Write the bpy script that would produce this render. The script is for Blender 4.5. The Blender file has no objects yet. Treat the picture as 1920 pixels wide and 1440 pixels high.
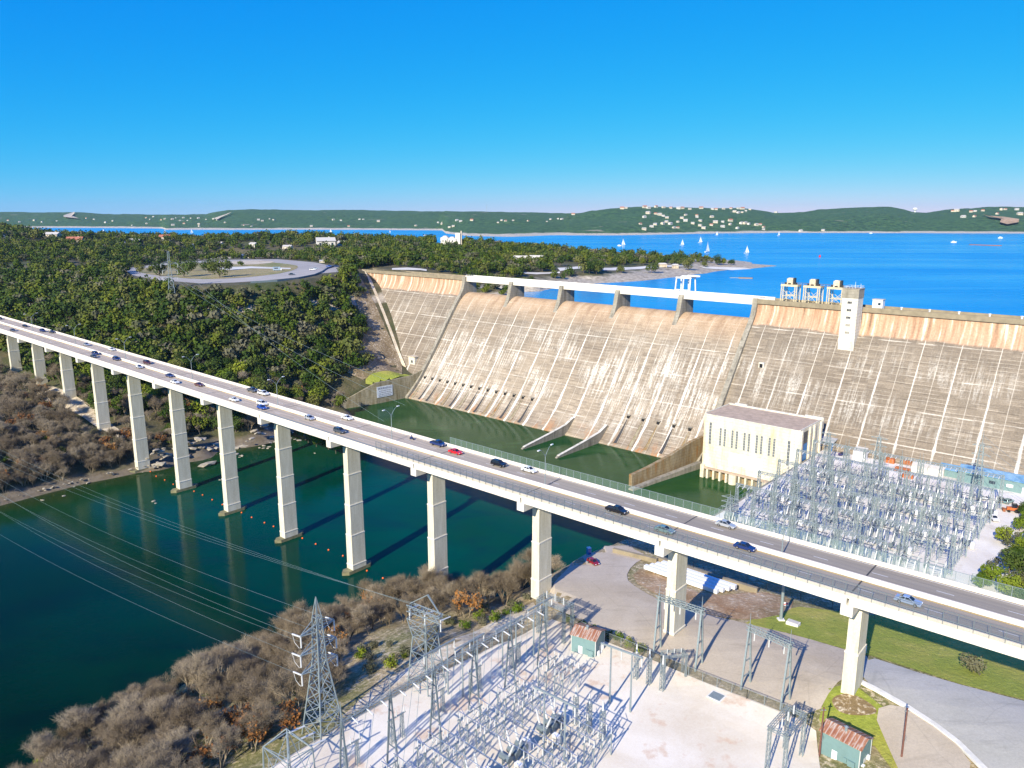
import bpy, math, random
import numpy as np
from mathutils import Vector, Matrix
R = math.radians
rnd = random.Random(7)
sc = bpy.context.scene
COL = sc.collection
# ------------------------------------------------------------- camera model
CF, CH = 1450.0, 122.7
TH = math.atan(320.0 / CF); CT, ST = math.cos(TH), math.sin(TH)
def ray(px, py):
    a = (px - 960) / CF; b = -(py - 720) / CF
    return (a, CT + b * ST, -ST + b * CT)
def at(px, py, z=0.0):            # ground point seen at a pixel of the survey photograph, at height z
    d = ray(px, py); t = (z - CH) / d[2]
    return Vector((d[0] * t, d[1] * t, z))
def atY(px, py, Y):
    d = ray(px, py); t = Y / d[1]
    return Vector((d[0] * t, Y, CH + d[2] * t))
def prj(p):
    z = p[2] - CH
    w = p[1] * CT - z * ST; v = p[1] * ST + z * CT
    if w < 1: return (-9999, -9999)
    return (960 + CF * p[0] / w, 720 - CF * v / w)
# dam frame: t along the crest, o downstream
S0 = Vector((-32.3, 553.1, 0)); U = Vector((.7469, -.6649, 0)); N = Vector((-.6649, -.7469, 0))
def dam(t, o, z=0.0): return S0 + U * t + N * o + Vector((0, 0, z))
def to(p): e = Vector((p[0], p[1], 0)) - S0; return e.dot(U), e.dot(N)
DAM_ROT = math.atan2(-.6649, .7469)
# bridge frame: k pier index, w towards the camera
BP = Vector((-54.7, 252.3, 0)); BD = Vector((31.43, -27.0, 0)); UD = BD.normalized(); ND = Vector((UD.y, -UD.x, 0))
if ND.y > 0: ND = -ND
SP = BD.length
def bz(k): return 50.25 + .56 * math.log1p(math.exp(-(k - 1.6) * 1.3)) / 1.3      # road surface height
def brp(k, w, z=None, dz=0.0):
    p = BP + BD * k + ND * w; p.z = (bz(k) if z is None else z) + dz; return p
BR_ROT = math.atan2(UD.y, UD.x)

# ------------------------------------------------------------- materials
MATS = {}
def newmat(name):
    m = bpy.data.materials.new(name); m.use_nodes = True
    nt = m.node_tree; b = nt.nodes['Principled BSDF']; MATS[name] = m
    return m, nt, b
def nd(nt, typ, **kw):
    n = nt.nodes.new(typ)
    for k, v in kw.items():
        if k in n.inputs.keys(): n.inputs[k].default_value = v
        else: setattr(n, k, v)
    return n
def noise(nt, vec, scale, detail=4, rough=.55, dist=0):
    n = nd(nt, 'ShaderNodeTexNoise'); n.inputs['Scale'].default_value = scale; n.inputs['Detail'].default_value = detail
    n.inputs['Roughness'].default_value = rough; n.inputs['Distortion'].default_value = dist
    nt.links.new(vec, n.inputs['Vector']); return n.outputs['Fac']
def coords(nt, kind='Object', scale=(1, 1, 1), loc=(0, 0, 0)):
    t = nd(nt, 'ShaderNodeTexCoord'); mp = nd(nt, 'ShaderNodeMapping')
    mp.inputs['Scale'].default_value = scale; mp.inputs['Location'].default_value = loc
    nt.links.new(t.outputs[kind], mp.inputs['Vector']); return mp.outputs['Vector']
def poscoords(nt, scale=(1, 1, 1)):
    g = nd(nt, 'ShaderNodeNewGeometry'); mp = nd(nt, 'ShaderNodeMapping'); mp.inputs['Scale'].default_value = scale
    nt.links.new(g.outputs['Position'], mp.inputs['Vector']); return mp.outputs['Vector']
def ramp(nt, fac, stops, interp='LINEAR'):
    r = nd(nt, 'ShaderNodeValToRGB'); r.color_ramp.interpolation = interp
    e = r.color_ramp.elements
    while len(e) > 1: e.remove(e[-1])
    e[0].position = stops[0][0]; c = stops[0][1]; e[0].color = (*c, 1) if isinstance(c, tuple) else (c, c, c, 1)
    for p, c in stops[1:]:
        x = e.new(p); x.color = (*c, 1) if isinstance(c, tuple) else (c, c, c, 1)
    nt.links.new(fac, r.inputs['Fac']); return r.outputs['Color']
def mix(nt, fac, a, b, blend='MIX'):
    m = nd(nt, 'ShaderNodeMix'); m.data_type = 'RGBA'; m.blend_type = blend
    for s, v in ((m.inputs[0], fac), (m.inputs[6], a), (m.inputs[7], b)):
        if isinstance(v, (int, float)): s.default_value = v
        elif isinstance(v, tuple): s.default_value = (*v, 1)
        else: nt.links.new(v, s)
    return m.outputs[2]
def mth(nt, op, a, b=None, c=None, clamp=False):
    m = nd(nt, 'ShaderNodeMath'); m.operation = op; m.use_clamp = clamp
    for i, v in enumerate((a, b, c)):
        if v is None: continue
        if isinstance(v, (int, float)): m.inputs[i].default_value = v
        else: nt.links.new(v, m.inputs[i])
    return m.outputs[0]
def mrange(nt, v, a, b, c=0.0, d=1.0):
    m = nd(nt, 'ShaderNodeMapRange'); nt.links.new(v, m.inputs[0])
    for i, x in enumerate((a, b, c, d)): m.inputs[i + 1].default_value = x
    return m.outputs[0]
def sep(nt, vec):
    s = nd(nt, 'ShaderNodeSeparateXYZ'); nt.links.new(vec, s.inputs[0]); return s.outputs
def bump(nt, b, h, strength=.4, dist=.1):
    n = nd(nt, 'ShaderNodeBump'); n.inputs['Strength'].default_value = strength; n.inputs['Distance'].default_value = dist
    nt.links.new(h, n.inputs['Height']); nt.links.new(n.outputs[0], b.inputs['Normal'])
def simple(name, col, rough=.6, metal=0.0, var=.18, scale=1.5, spec=None, kind='Position'):
    m, nt, b = newmat(name)
    v = poscoords(nt)
    f = noise(nt, v, scale, 5)
    lo = tuple(c * (1 - var) for c in col); hi = tuple(min(1, c * (1 + var)) for c in col)
    nt.links.new(ramp(nt, f, [(.3, lo), (.7, hi)]), b.inputs['Base Color'])
    b.inputs['Roughness'].default_value = rough; b.inputs['Metallic'].default_value = metal
    if spec is not None: b.inputs['Specular IOR Level'].default_value = spec
    return m

# ------------------------------------------------------------- mesh builder
class MB:
    def __init__(s): s.v = []; s.f = []; s.m = []
    def face(s, pts, mi=0):
        i = len(s.v); s.v += [tuple(p) for p in pts]; s.f.append(tuple(range(i, i + len(pts)))); s.m.append(mi); return s
    def hexa(s, b, t, mi=0):     # b, t: 4 bottom and 4 top points, same winding (ccw seen from above)
        i = len(s.v); s.v += [tuple(p) for p in b] + [tuple(p) for p in t]
        for q in ((3, 2, 1, 0), (4, 5, 6, 7), (0, 1, 5, 4), (1, 2, 6, 5), (2, 3, 7, 6), (3, 0, 4, 7)):
            s.f.append(tuple(i + k for k in q)); s.m.append(mi)
        return s
    def box(s, c, size, rot=0.0, mi=0, taper=1.0):
        x, y, z = size[0] / 2, size[1] / 2, size[2] / 2; cr, sr = math.cos(rot), math.sin(rot)
        def P(a, b_, k=1.0): a *= k; b_ *= k; return (c[0] + a * cr - b_ * sr, c[1] + a * sr + b_ * cr)
        q = ((-x, -y), (x, -y), (x, y), (-x, y))
        return s.hexa([(*P(*p), c[2] - z) for p in q], [(*P(*p, taper), c[2] + z) for p in q], mi)
    def beam(s, p, q, w=.2, h=None, mi=0, caps=True, w2=None):
        p = Vector(p); q = Vector(q); d = q - p
        if d.length < 1e-6: return s
        d.normalize(); up = Vector((0, 0, 1)) if abs(d.z) < .95 else Vector((1, 0, 0))
        a = d.cross(up).normalized(); b_ = a.cross(d).normalized(); h = w if h is None else h
        i = len(s.v); k2 = 1 if w2 is None else w2 / w
        for e, k in ((p, 1), (q, k2)):
            for (m, n) in ((-1, -1), (1, -1), (1, 1), (-1, 1)):
                s.v.append(tuple(e + a * (m * w / 2 * k) + b_ * (n * h / 2 * k)))
        for k in range(4): s.f.append((i + k, i + (k + 1) % 4, i + 4 + (k + 1) % 4, i + 4 + k)); s.m.append(mi)
        if caps: s.f.append((i + 3, i + 2, i + 1, i)); s.f.append((i + 4, i + 5, i + 6, i + 7)); s.m += [mi, mi]
        return s
    def tube(s, pts, r, n=6, mi=0, caps=True):
        rs = r if isinstance(r, (list, tuple)) else [r] * len(pts)
        pts = [Vector(p) for p in pts]; i0 = len(s.v)
        for j, p in enumerate(pts):
            d = (pts[min(j + 1, len(pts) - 1)] - pts[max(j - 1, 0)]).normalized()
            up = Vector((0, 0, 1)) if abs(d.z) < .95 else Vector((1, 0, 0))
            a = d.cross(up).normalized(); b_ = a.cross(d).normalized()
            for k in range(n):
                t = 2 * math.pi * k / n; s.v.append(tuple(p + a * (rs[j] * math.cos(t)) + b_ * (rs[j] * math.sin(t))))
        for j in range(len(pts) - 1):
            for k in range(n):
                s.f.append((i0 + j * n + k, i0 + j * n + (k + 1) % n, i0 + (j + 1) * n + (k + 1) % n, i0 + (j + 1) * n + k)); s.m.append(mi)
        if caps and n > 2:
            s.f.append(tuple(i0 + k for k in range(n - 1, -1, -1))); s.f.append(tuple(i0 + (len(pts) - 1) * n + k for k in range(n))); s.m += [mi, mi]
        return s
    def prism(s, poly, z0, z1, mi=0):   # poly ccw; z0/z1 numbers or callables
        n = len(poly); i = len(s.v)
        g = lambda z, p: z(p[0], p[1]) if callable(z) else z
        s.v += [(p[0], p[1], g(z0, p)) for p in poly] + [(p[0], p[1], g(z1, p)) for p in poly]
        s.f.append(tuple(i + k for k in range(n - 1, -1, -1))); s.f.append(tuple(i + n + k for k in range(n))); s.m += [mi, mi]
        for k in range(n): s.f.append((i + k, i + (k + 1) % n, i + n + (k + 1) % n, i + n + k)); s.m.append(mi)
        return s
    def grid(s, rows, mi=0, close=False):   # rows: list of lists of points
        i = len(s.v); nr, nc = len(rows), len(rows[0])
        for r_ in rows: s.v += [tuple(p) for p in r_]
        for a in range(nr - 1):
            for b_ in range(nc - 1):
                s.f.append((i + a * nc + b_, i + a * nc + b_ + 1, i + (a + 1) * nc + b_ + 1, i + (a + 1) * nc + b_)); s.m.append(mi)
        return s
    def build(s, name, mats, parent=None, smooth=False, loc=None, rotz=0.0, link=True):
        me = bpy.data.meshes.new(name); me.from_pydata(s.v, [], s.f)
        if not isinstance(mats, (list, tuple)): mats = [mats]
        for m in mats: me.materials.append(MATS[m] if isinstance(m, str) else m)
        if len(mats) > 1: me.polygons.foreach_set('material_index', s.m)
        if smooth: me.polygons.foreach_set('use_smooth', [True] * len(me.polygons))
        me.update()
        o = bpy.data.objects.new(name, me)
        if link: COL.objects.link(o)
        if parent is not None: o.parent = parent
        if loc is not None: o.location = loc
        if rotz: o.rotation_euler.z = rotz
        return o
def tag(o, label, cat, group=None, kind=None):
    if label: o['label'] = label
    if cat: o['category'] = cat
    if group: o['group'] = group
    if kind: o['kind'] = kind
    return o
def empty(name, loc, rotz=0.0):
    o = bpy.data.objects.new(name, None); COL.objects.link(o); o.location = loc; o.rotation_euler.z = rotz
    o.empty_display_size = .5; return o
KIDS = {}
def copy_tree(o, loc=None, rotz=None, scale=None, label=None, group=None, parent=None):
    c = o.copy(); COL.objects.link(c)
    if parent is not None: c.parent = parent
    if loc is not None: c.location = loc
    if rotz is not None: c.rotation_euler.z = rotz
    if scale is not None: c.scale = scale if isinstance(scale, tuple) else (scale,) * 3
    if label: c['label'] = label
    if group: c['group'] = group
    if o.name not in KIDS: KIDS[o.name] = list(o.children)
    for ch in KIDS[o.name]: copy_tree(ch, parent=c)
    return c
def place(o, loc, rotz=0.0, scale=None, label=None):
    o.location = loc; o.rotation_euler.z = rotz
    if scale is not None: o.scale = scale if isinstance(scale, tuple) else (scale,) * 3
    if label: o['label'] = label
    return o
# ------------------------------------------------------------- height interpolation
class RBF:
    def __init__(s, pts):
        P = np.array(pts, float); s.P = P[:, :2] / 100.0; n = len(P)
        D = np.linalg.norm(s.P[:, None] - s.P[None], axis=2)
        A = np.zeros((n + 3, n + 3)); A[:n, :n] = D; A[:n, n] = 1; A[:n, n + 1:] = s.P; A[n, :n] = 1; A[n + 1:, :n] = s.P.T
        A[:n, :n] += np.eye(n) * -.002
        s.w = np.linalg.solve(A, np.r_[P[:, 2], 0, 0, 0]); s.n = n
    def __call__(s, x, y):
        X = np.stack([np.ravel(x), np.ravel(y)], 1) / 100.0; out = np.zeros(len(X))
        for i in range(0, len(X), 20000):
            q = X[i:i + 20000]; D = np.linalg.norm(q[:, None] - s.P[None], axis=2)
            out[i:i + 20000] = D @ s.w[:s.n] + s.w[s.n] + q @ s.w[s.n + 1:]
        return out.reshape(np.shape(x))
def vnoise(x, y, seed=0):
    x = np.asarray(x, float); y = np.asarray(y, float)
    xi = np.floor(x).astype(int); yi = np.floor(y).astype(int); fx = x - xi; fy = y - yi
    fx = fx * fx * (3 - 2 * fx); fy = fy * fy * (3 - 2 * fy)
    def h(a, b):
        n = (a * 374761393 + b * 668265263 + seed * 974711) & 0x7fffffff
        n = ((n ^ (n >> 13)) * 1274126177) & 0x7fffffff
        return ((n ^ (n >> 16)) & 0xffff) / 65535.0
    return (h(xi, yi) * (1 - fx) + h(xi + 1, yi) * fx) * (1 - fy) + (h(xi, yi + 1) * (1 - fx) + h(xi + 1, yi + 1) * fx) * fy
def fbm(x, y, seed=0, o=4):
    s = 0; a = .5
    for i in range(o): s = s + a * vnoise(np.asarray(x) * 2 ** i, np.asarray(y) * 2 ** i, seed + i); a *= .5
    return s
def inpoly(x, y, poly):
    x = np.asarray(x, float); y = np.asarray(y, float); r = np.zeros(x.shape, bool); n = len(poly)
    for i in range(n):
        x1, y1 = poly[i][0], poly[i][1]; x2, y2 = poly[(i + 1) % n][0], poly[(i + 1) % n][1]
        c = ((y1 > y) != (y2 > y)); xx = (x2 - x1) * (y - y1) / ((y2 - y1) if y2 != y1 else 1e-9) + x1
        r ^= c & (x < xx)
    return r
def distpoly(x, y, line, closed=False):
    x = np.asarray(x, float); y = np.asarray(y, float); d = np.full(x.shape, 1e9)
    seg = list(zip(line[:-1], line[1:])) + ([(line[-1], line[0])] if closed else [])
    for a, b in seg:
        ax, ay, bx, by = a[0], a[1], b[0], b[1]; L = (bx - ax) ** 2 + (by - ay) ** 2 + 1e-9
        t = np.clip(((x - ax) * (bx - ax) + (y - ay) * (by - ay)) / L, 0, 1)
        d = np.minimum(d, np.hypot(x - ax - t * (bx - ax), y - ay - t * (by - ay)))
    return d
# ------------------------------------------------------------- material definitions
simple('white_concrete', (.72, .68, .60), .75, var=.10, scale=.35)
simple('barrier_concrete', (.74, .66, .55), .75, var=.08, scale=.5)
simple('steel', (.27, .32, .335), .5, metal=.3, var=.12, scale=2)
simple('steel_blue', (.28, .335, .345), .5, metal=.3, var=.12, scale=2)
simple('steel_dark', (.16, .20, .22), .5, metal=.3, var=.12, scale=2)
simple('insulator', (.55, .56, .55), .3, var=.05)
simple('wire', (.28, .36, .34), .4, metal=.4, var=.02)
simple('white_paint', (.80, .80, .80), .45, var=.04, scale=2)
simple('cream', (.62, .52, .34), .6, var=.08, scale=1)
simple('lane_white', (.78, .77, .74), .6, var=.1, scale=3)
simple('lane_yellow', (.72, .48, .05), .6, var=.15, scale=3)
simple('joint_dark', (.05, .05, .05), .8)
simple('rubber', (.012, .012, .013), .8, var=.1)
simple('chrome', (.6, .6, .62), .25, metal=.8, var=.02)
simple('dark_hole', (.012, .012, .014), .9, var=.1)
simple('rust', (.30, .10, .035), .8, var=.35, scale=2)
simple('orange_paint', (.50, .13, .03), .5, var=.15, scale=3)
simple('buoy_orange', (.95, .16, .02), .4, var=.05)
simple('brick_red', (.30, .07, .04), .8, var=.2)
simple('blue_paint', (.02, .22, .55), .4, var=.1)
simple('blue_door', (.03, .20, .45), .5, var=.1)
simple('trim', (.55, .55, .52), .6, var=.06)
simple('shed_wall', (.16, .26, .26), .6, var=.06, scale=1)
simple('sail', (.9, .9, .9), .6, var=.02)
simple('pole_rust', (.16, .07, .05), .8, var=.25)
simple('curb_white', (.75, .73, .68), .7, var=.12, scale=.6)
simple('sign_board', (.62, .66, .72), .6, var=.04)
simple('sign_letter', (.16, .16, .2), .7, var=.02)
simple('yellow_paint', (.75, .45, .03), .5, var=.05)
simple('trunk', (.13, .10, .075), .9, var=.2, scale=3)
simple('black_metal', (.03, .03, .03), .5, var=.1)
simple('red_tile', (.42, .15, .09), .8, var=.15)
simple('house_wall', (.62, .54, .42), .8, var=.12)
simple('house_white', (.62, .59, .53), .8, var=.06)
simple('house_roof_grey', (.40, .40, .40), .7, var=.12)
simple('house_roof_pale', (.52, .49, .44), .7, var=.08)
simple('wood', (.30, .22, .15), .85, var=.2)

def car_paint(n, c, metal=.0, rough=.25):
    m, nt, b = newmat(n); b.inputs['Base Color'].default_value = (*c, 1); b.inputs['Roughness'].default_value = rough
    b.inputs['Metallic'].default_value = metal; b.inputs['Coat Weight'].default_value = .6; b.inputs['Coat Roughness'].default_value = .08
for n, c, me in (('car_white', (.8, .8, .78), 0), ('car_black', (.012, .012, .014), 0), ('car_red', (.62, .015, .02), 0), ('car_darkred', (.22, .01, .015), 0),
                 ('car_silver', (.50, .52, .55), .4), ('car_navy', (.012, .03, .13), 0), ('car_green', (.22, .36, .34), .4), ('car_grey', (.10, .11, .12), .3),
                 ('car_blue', (.02, .07, .34), 0), ('car_maroon', (.10, .03, .03), 0), ('car_paleblue', (.38, .48, .62), .3)):
    car_paint(n, c, me)
m, nt, b = newmat('glass'); b.inputs['Base Color'].default_value = (.015, .02, .03, 1); b.inputs['Roughness'].default_value = .06
m, nt, b = newmat('window_glass'); b.inputs['Base Color'].default_value = (.03, .05, .07, 1); b.inputs['Roughness'].default_value = .12
m, nt, b = newmat('lamp_lens'); b.inputs['Base Color'].default_value = (.8, .82, .85, 1); b.inputs['Roughness'].default_value = .15
m, nt, b = newmat('tail_lens'); b.inputs['Base Color'].default_value = (.5, .01, .01, 1); b.inputs['Roughness'].default_value = .2

# chain link: fine wire net, mostly open
def chain(name, col, dens):
    m, nt, b = newmat(name)
    v = poscoords(nt); f = noise(nt, v, 9, 2)
    a = mrange(nt, f, .3, .7, dens - .1, dens + .1)
    b.inputs['Base Color'].default_value = (*col, 1); b.inputs['Roughness'].default_value = .5
    nt.links.new(a, b.inputs['Alpha'])
chain('chain_green', (.28, .42, .36), .19)
chain('chain_grey', (.16, .18, .19), .24)

# road deck
m, nt, b = newmat('deck_concrete')
v = coords(nt, 'Object', (.05, 1.0, 1)); f = noise(nt, v, 1.6, 6, .6)
v2 = poscoords(nt); f2 = noise(nt, v2, .7, 6); f3 = noise(nt, v2, 14, 2)
c = ramp(nt, f, [(.3, (.43, .35, .25)), (.5, (.55, .46, .34)), (.72, (.62, .53, .405))])
x, y, z = sep(nt, coords(nt, 'Object'))
wh = mth(nt, 'ABSOLUTE', mth(nt, 'SUBTRACT', mth(nt, 'PINGPONG', mth(nt, 'ABSOLUTE', y), 1.85), .95))
c = mix(nt, mrange(nt, wh, .55, .15, 0, .3), c, (.28, .245, .205))
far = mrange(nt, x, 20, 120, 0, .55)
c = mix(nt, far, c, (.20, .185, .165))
c = mix(nt, .35, c, ramp(nt, f3, [(.3, .12), (.7, .45)]), 'OVERLAY')
nt.links.new(c, b.inputs['Base Color']); b.inputs['Roughness'].default_value = .85

# pier concrete
m, nt, b = newmat('pier_concrete')
v = coords(nt, 'Object', (1, 1, .12)); f = noise(nt, v, .8, 6, .6); f2 = noise(nt, coords(nt, 'Object'), 2.2, 6)
c = ramp(nt, f, [(.3, (.56, .515, .39)), (.7, (.72, .675, .55))])
c = mix(nt, .25, c, ramp(nt, f2, [(.35, .3), (.65, .62)]), 'OVERLAY')
nt.links.new(c, b.inputs['Base Color']); b.inputs['Roughness'].default_value = .85
simple('footing_concrete', (.20, .185, .10), .9, var=.3, scale=.6)

# dam concrete (object coordinates: x along crest, z height)
def dam_mat(name, dark, lite, eff, zlo, zhi, band=True, streakjoint=1.0):
    m, nt, b = newmat(name)
    co = coords(nt, 'Object'); x, y, z = sep(nt, co)
    big = noise(nt, coords(nt, 'Object', (.02, .02, .03)), 1, 4)
    c = ramp(nt, big, [(.35, dark), (.65, tuple((a + b_) / 2 for a, b_ in zip(dark, lite)))])
    # form-board panels: every pour has its own tone
    px = mth(nt, 'FLOOR', mth(nt, 'DIVIDE', x, 7.62)); pz = mth(nt, 'FLOOR', mth(nt, 'DIVIDE', z, 1.52))
    cb = nd(nt, 'ShaderNodeCombineXYZ'); nt.links.new(px, cb.inputs[0]); nt.links.new(pz, cb.inputs[2])
    wn = nd(nt, 'ShaderNodeTexWhiteNoise'); nt.links.new(cb.outputs[0], wn.inputs['Vector'])
    c = mix(nt, .55, c, ramp(nt, wn.outputs['Value'], [(0, .36), (1, .62)]), 'OVERLAY')
    # lift lines
    zz = mth(nt, 'ADD', z, mth(nt, 'MULTIPLY', noise(nt, coords(nt, 'Object', (.05, .05, .05)), 1, 2), .8))
    for per, wd, am, cc in ((1.52, .16, .30, (.70, .62, .50)), (3.04, .22, .55, (.11, .085, .06)), (13.7, .3, .5, (.78, .72, .62))):
        fr = mth(nt, 'PINGPONG', mth(nt, 'ADD', z if per > 5 else zz, .3 * per), per / 2)
        ln = mrange(nt, fr, wd * .5, wd, 1, 0)
        br = mrange(nt, noise(nt, coords(nt, 'Object', (.11, .02, .9), (per, 0, 0)), 1, 3), .42, .58, 0, 1)
        c = mix(nt, mth(nt, 'MULTIPLY', mth(nt, 'MULTIPLY', ln, br), am), c, cc)
    # efflorescence running down the slope
    st = noise(nt, coords(nt, 'Object', (.75, .03, .045)), 1, 5, .65)
    msk = noise(nt, coords(nt, 'Object', (.028, .03, .05), (31, 7, 3)), 1, 3)
    zm = mth(nt, 'MULTIPLY', mrange(nt, z, zlo, zlo + 8), mrange(nt, z, zhi + 14, zhi))
    e = mth(nt, 'MULTIPLY', mth(nt, 'MULTIPLY', mrange(nt, st, .46, .6), mrange(nt, msk, .42, .56)), zm)
    brk = mrange(nt, noise(nt, coords(nt, 'Object', (1.4, 1, .9)), 1, 4, .7), .35, .6)
    c = mix(nt, mth(nt, 'MULTIPLY', mth(nt, 'MULTIPLY', e, brk), eff, clamp=True), c, (.83, .79, .70))
    # vertical contraction joints with white runs that widen downwards
    wob = mth(nt, 'MULTIPLY', mth(nt, 'SUBTRACT', noise(nt, coords(nt, 'Object', (.0, .0, .12)), 1, 3), .5), .9)
    fj = mth(nt, 'PINGPONG', mth(nt, 'ADD', mth(nt, 'ADD', x, 4.0), wob), 7.62)
    wdt = mrange(nt, z, 70, 8, .10, .8)
    thr = mth(nt, 'MULTIPLY', wdt, mrange(nt, noise(nt, coords(nt, 'Object', (.12, 0, .10), (5, 5, 5)), 1, 4), .3, .65, .1, 1.5))
    jj = mth(nt, 'SUBTRACT', 1.0, mth(nt, 'DIVIDE', fj, thr), clamp=True)
    jj = mth(nt, 'MULTIPLY', jj, 2.2, clamp=True)
    per_on = mrange(nt, noise(nt, coords(nt, 'Object', (.05, 0, .035), (9, 2, 1)), 1, 2), .36, .46, .25, 1)
    c = mix(nt, mth(nt, 'MULTIPLY', mth(nt, 'MULTIPLY', jj, per_on), .95 * streakjoint), c, (.84, .80, .72))
    fj2 = mth(nt, 'PINGPONG', mth(nt, 'ADD', x, 4.0), 3.81)
    c = mix(nt, mth(nt, 'MULTIPLY', mrange(nt, fj2, .05, .22, 1, 0), .5), c, (.66, .60, .50))
    if band:   # clean ochre band below the parapet
        zb = mth(nt, 'ADD', z, mth(nt, 'MULTIPLY', noise(nt, coords(nt, 'Object', (.12, .1, .0)), 1, 4), 3.4))
        bm = mrange(nt, zb, 66.8, 67.8)
        s2 = noise(nt, coords(nt, 'Object', (.42, .0, .03)), 1, 5, .6)
        bc = ramp(nt, s2, [(.30, (.20, .13, .08)), (.42, (.42, .25, .15)), (.55, (.54, .36, .235)), (.63, (.74, .66, .54)), (.72, (.46, .28, .16))])
        c = mix(nt, bm, c, bc)
    else:
        bm = mrange(nt, z, 54, 66)
        s2 = noise(nt, coords(nt, 'Object', (.16, .05, .03)), 1, 5, .6)
        bc = ramp(nt, s2, [(.35, (.33, .20, .11)), (.5, (.48, .33, .20)), (.65, (.56, .42, .29))])
        c = mix(nt, mth(nt, 'MULTIPLY', bm, .85), c, bc)
        wl = mrange(nt, z, 7, 1)       # rusty wet foot
        s3 = noise(nt, coords(nt, 'Object', (.2, .05, .1), (4, 4, 4)), 1, 4)
        c = mix(nt, mth(nt, 'MULTIPLY', wl, mrange(nt, s3, .5, .62, 0, .8)), c, (.38, .17, .06))
    fine = noise(nt, coords(nt, 'Object'), 1.3, 8, .7)
    c = mix(nt, .5, c, ramp(nt, fine, [(.3, .25), (.7, .72)]), 'OVERLAY')
    nt.links.new(c, b.inputs['Base Color']); b.inputs['Roughness'].default_value = .9
    bump(nt, b, fine, .35, .25)
dam_mat('dam_spill', (.25, .20, .145), (.42, .345, .255), .9, 4, 42, band=False)
dam_mat('dam_face', (.205, .165, .12), (.31, .255, .19), .5, 25, 50, band=True, streakjoint=.62)
# side / grey weathered concrete
def grey_concrete(name, lo, hi, stain, sc_=(.5, .5, .08)):
    m, nt, b = newmat(name)
    f = noise(nt, coords(nt, 'Object', sc_), 1, 6, .6); f2 = noise(nt, coords(nt, 'Object'), 1.1, 7, .65)
    c = ramp(nt, f, [(.32, stain), (.45, lo), (.68, hi)])
    x, y, z = sep(nt, coords(nt, 'Object'))
    ln = mrange(nt, mth(nt, 'PINGPONG', z, .76), .06, .16, 1, 0)
    c = mix(nt, mth(nt, 'MULTIPLY', ln, .35), c, tuple(v * .55 for v in lo))
    c = mix(nt, .4, c, ramp(nt, f2, [(.3, .3), (.7, .68)]), 'OVERLAY')
    nt.links.new(c, b.inputs['Base Color']); b.inputs['Roughness'].default_value = .9
    bump(nt, b, f2, .3, .1)
grey_concrete('grey_concrete', (.27, .245, .19), (.37, .335, .27), (.16, .14, .11))
grey_concrete('wall_concrete', (.25, .215, .13), (.36, .32, .23), (.17, .13, .06))
grey_concrete('wall_stained', (.24, .17, .08), (.34, .28, .18), (.30, .13, .03))
grey_concrete('tower_concrete', (.62, .58, .48), (.74, .71, .62), (.44, .42, .34))
grey_concrete('house_concrete', (.70, .63, .46), (.78, .73, .60), (.58, .48, .30), (.3, .3, .05))
simple('roof_brown', (.44, .34, .255), .9, var=.2, scale=.5)
simple('crest_concrete', (.27, .225, .15), .9, var=.2, scale=.4)

# corrugated rusty roof
m, nt, b = newmat('rusty_roof')
co = coords(nt, 'Object'); x, y, z = sep(nt, co)
st = mth(nt, 'PINGPONG', x, .45); f = noise(nt, coords(nt, 'Object', (2, .3, 1)), 1, 5, .65)
c = ramp(nt, f, [(.36, (.45, .40, .36)), (.48, (.33, .15, .08)), (.7, (.22, .07, .04))])
c = mix(nt, mrange(nt, st, .06, .14, .6, 0), c, (.5, .42, .38))
nt.links.new(c, b.inputs['Base Color']); b.inputs['Roughness'].default_value = .8; bump(nt, b, st, .6, .08)
m, nt, b = newmat('blue_roof')
x, y, z = sep(nt, coords(nt, 'Object')); st = mth(nt, 'PINGPONG', x, .5)
f = noise(nt, coords(nt, 'Object', (.4, .4, 1)), 1, 4)
nt.links.new(ramp(nt, f, [(.35, (.12, .33, .55)), (.65, (.30, .52, .72))]), b.inputs['Base Color']); b.inputs['Roughness'].default_value = .35
b.inputs['Metallic'].default_value = .3; bump(nt, b, st, .5, .08)

# water
def water(name, ca, cb_, cc, rough, bs, bd, scale, detail=4):
    m, nt, b = newmat(name)
    v = poscoords(nt, (.006, .006, 0)); f = noise(nt, v, 1.0, 4, .5)
    v2 = poscoords(nt, (.03, .03, 0)); f2 = noise(nt, v2, 1, 5, .6)
    c = ramp(nt, f, [(.36, ca), (.5, cb_), (.64, cc)])
    c = mix(nt, mrange(nt, f2, .4, .7, 0, .5), c, cb_)
    if name == 'river':
        f4 = noise(nt, poscoords(nt, (.018, .045, 0)), 1, 6, .65, 1.0)
        c = mix(nt, mrange(nt, f4, .5, .68, 0, .6), c, (.002, .028, .034))
    b.inputs['Roughness'].default_value = rough; b.inputs['IOR'].default_value = 1.33 if name == 'lake' else 1.17
    b.inputs['Specular IOR Level'].default_value = .5 if name == 'lake' else .36
    if name != 'lake': b.inputs['Specular Tint'].default_value = (.55, 1, .62, 1)
    h = noise(nt, poscoords(nt, (scale, scale * 1.6, scale)), 1, detail, .6)
    bump(nt, b, h, bs, bd)
    return m, nt, b, c
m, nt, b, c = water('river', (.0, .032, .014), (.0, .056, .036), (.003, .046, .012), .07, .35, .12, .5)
px_, py_, pz_ = sep(nt, poscoords(nt))
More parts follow.
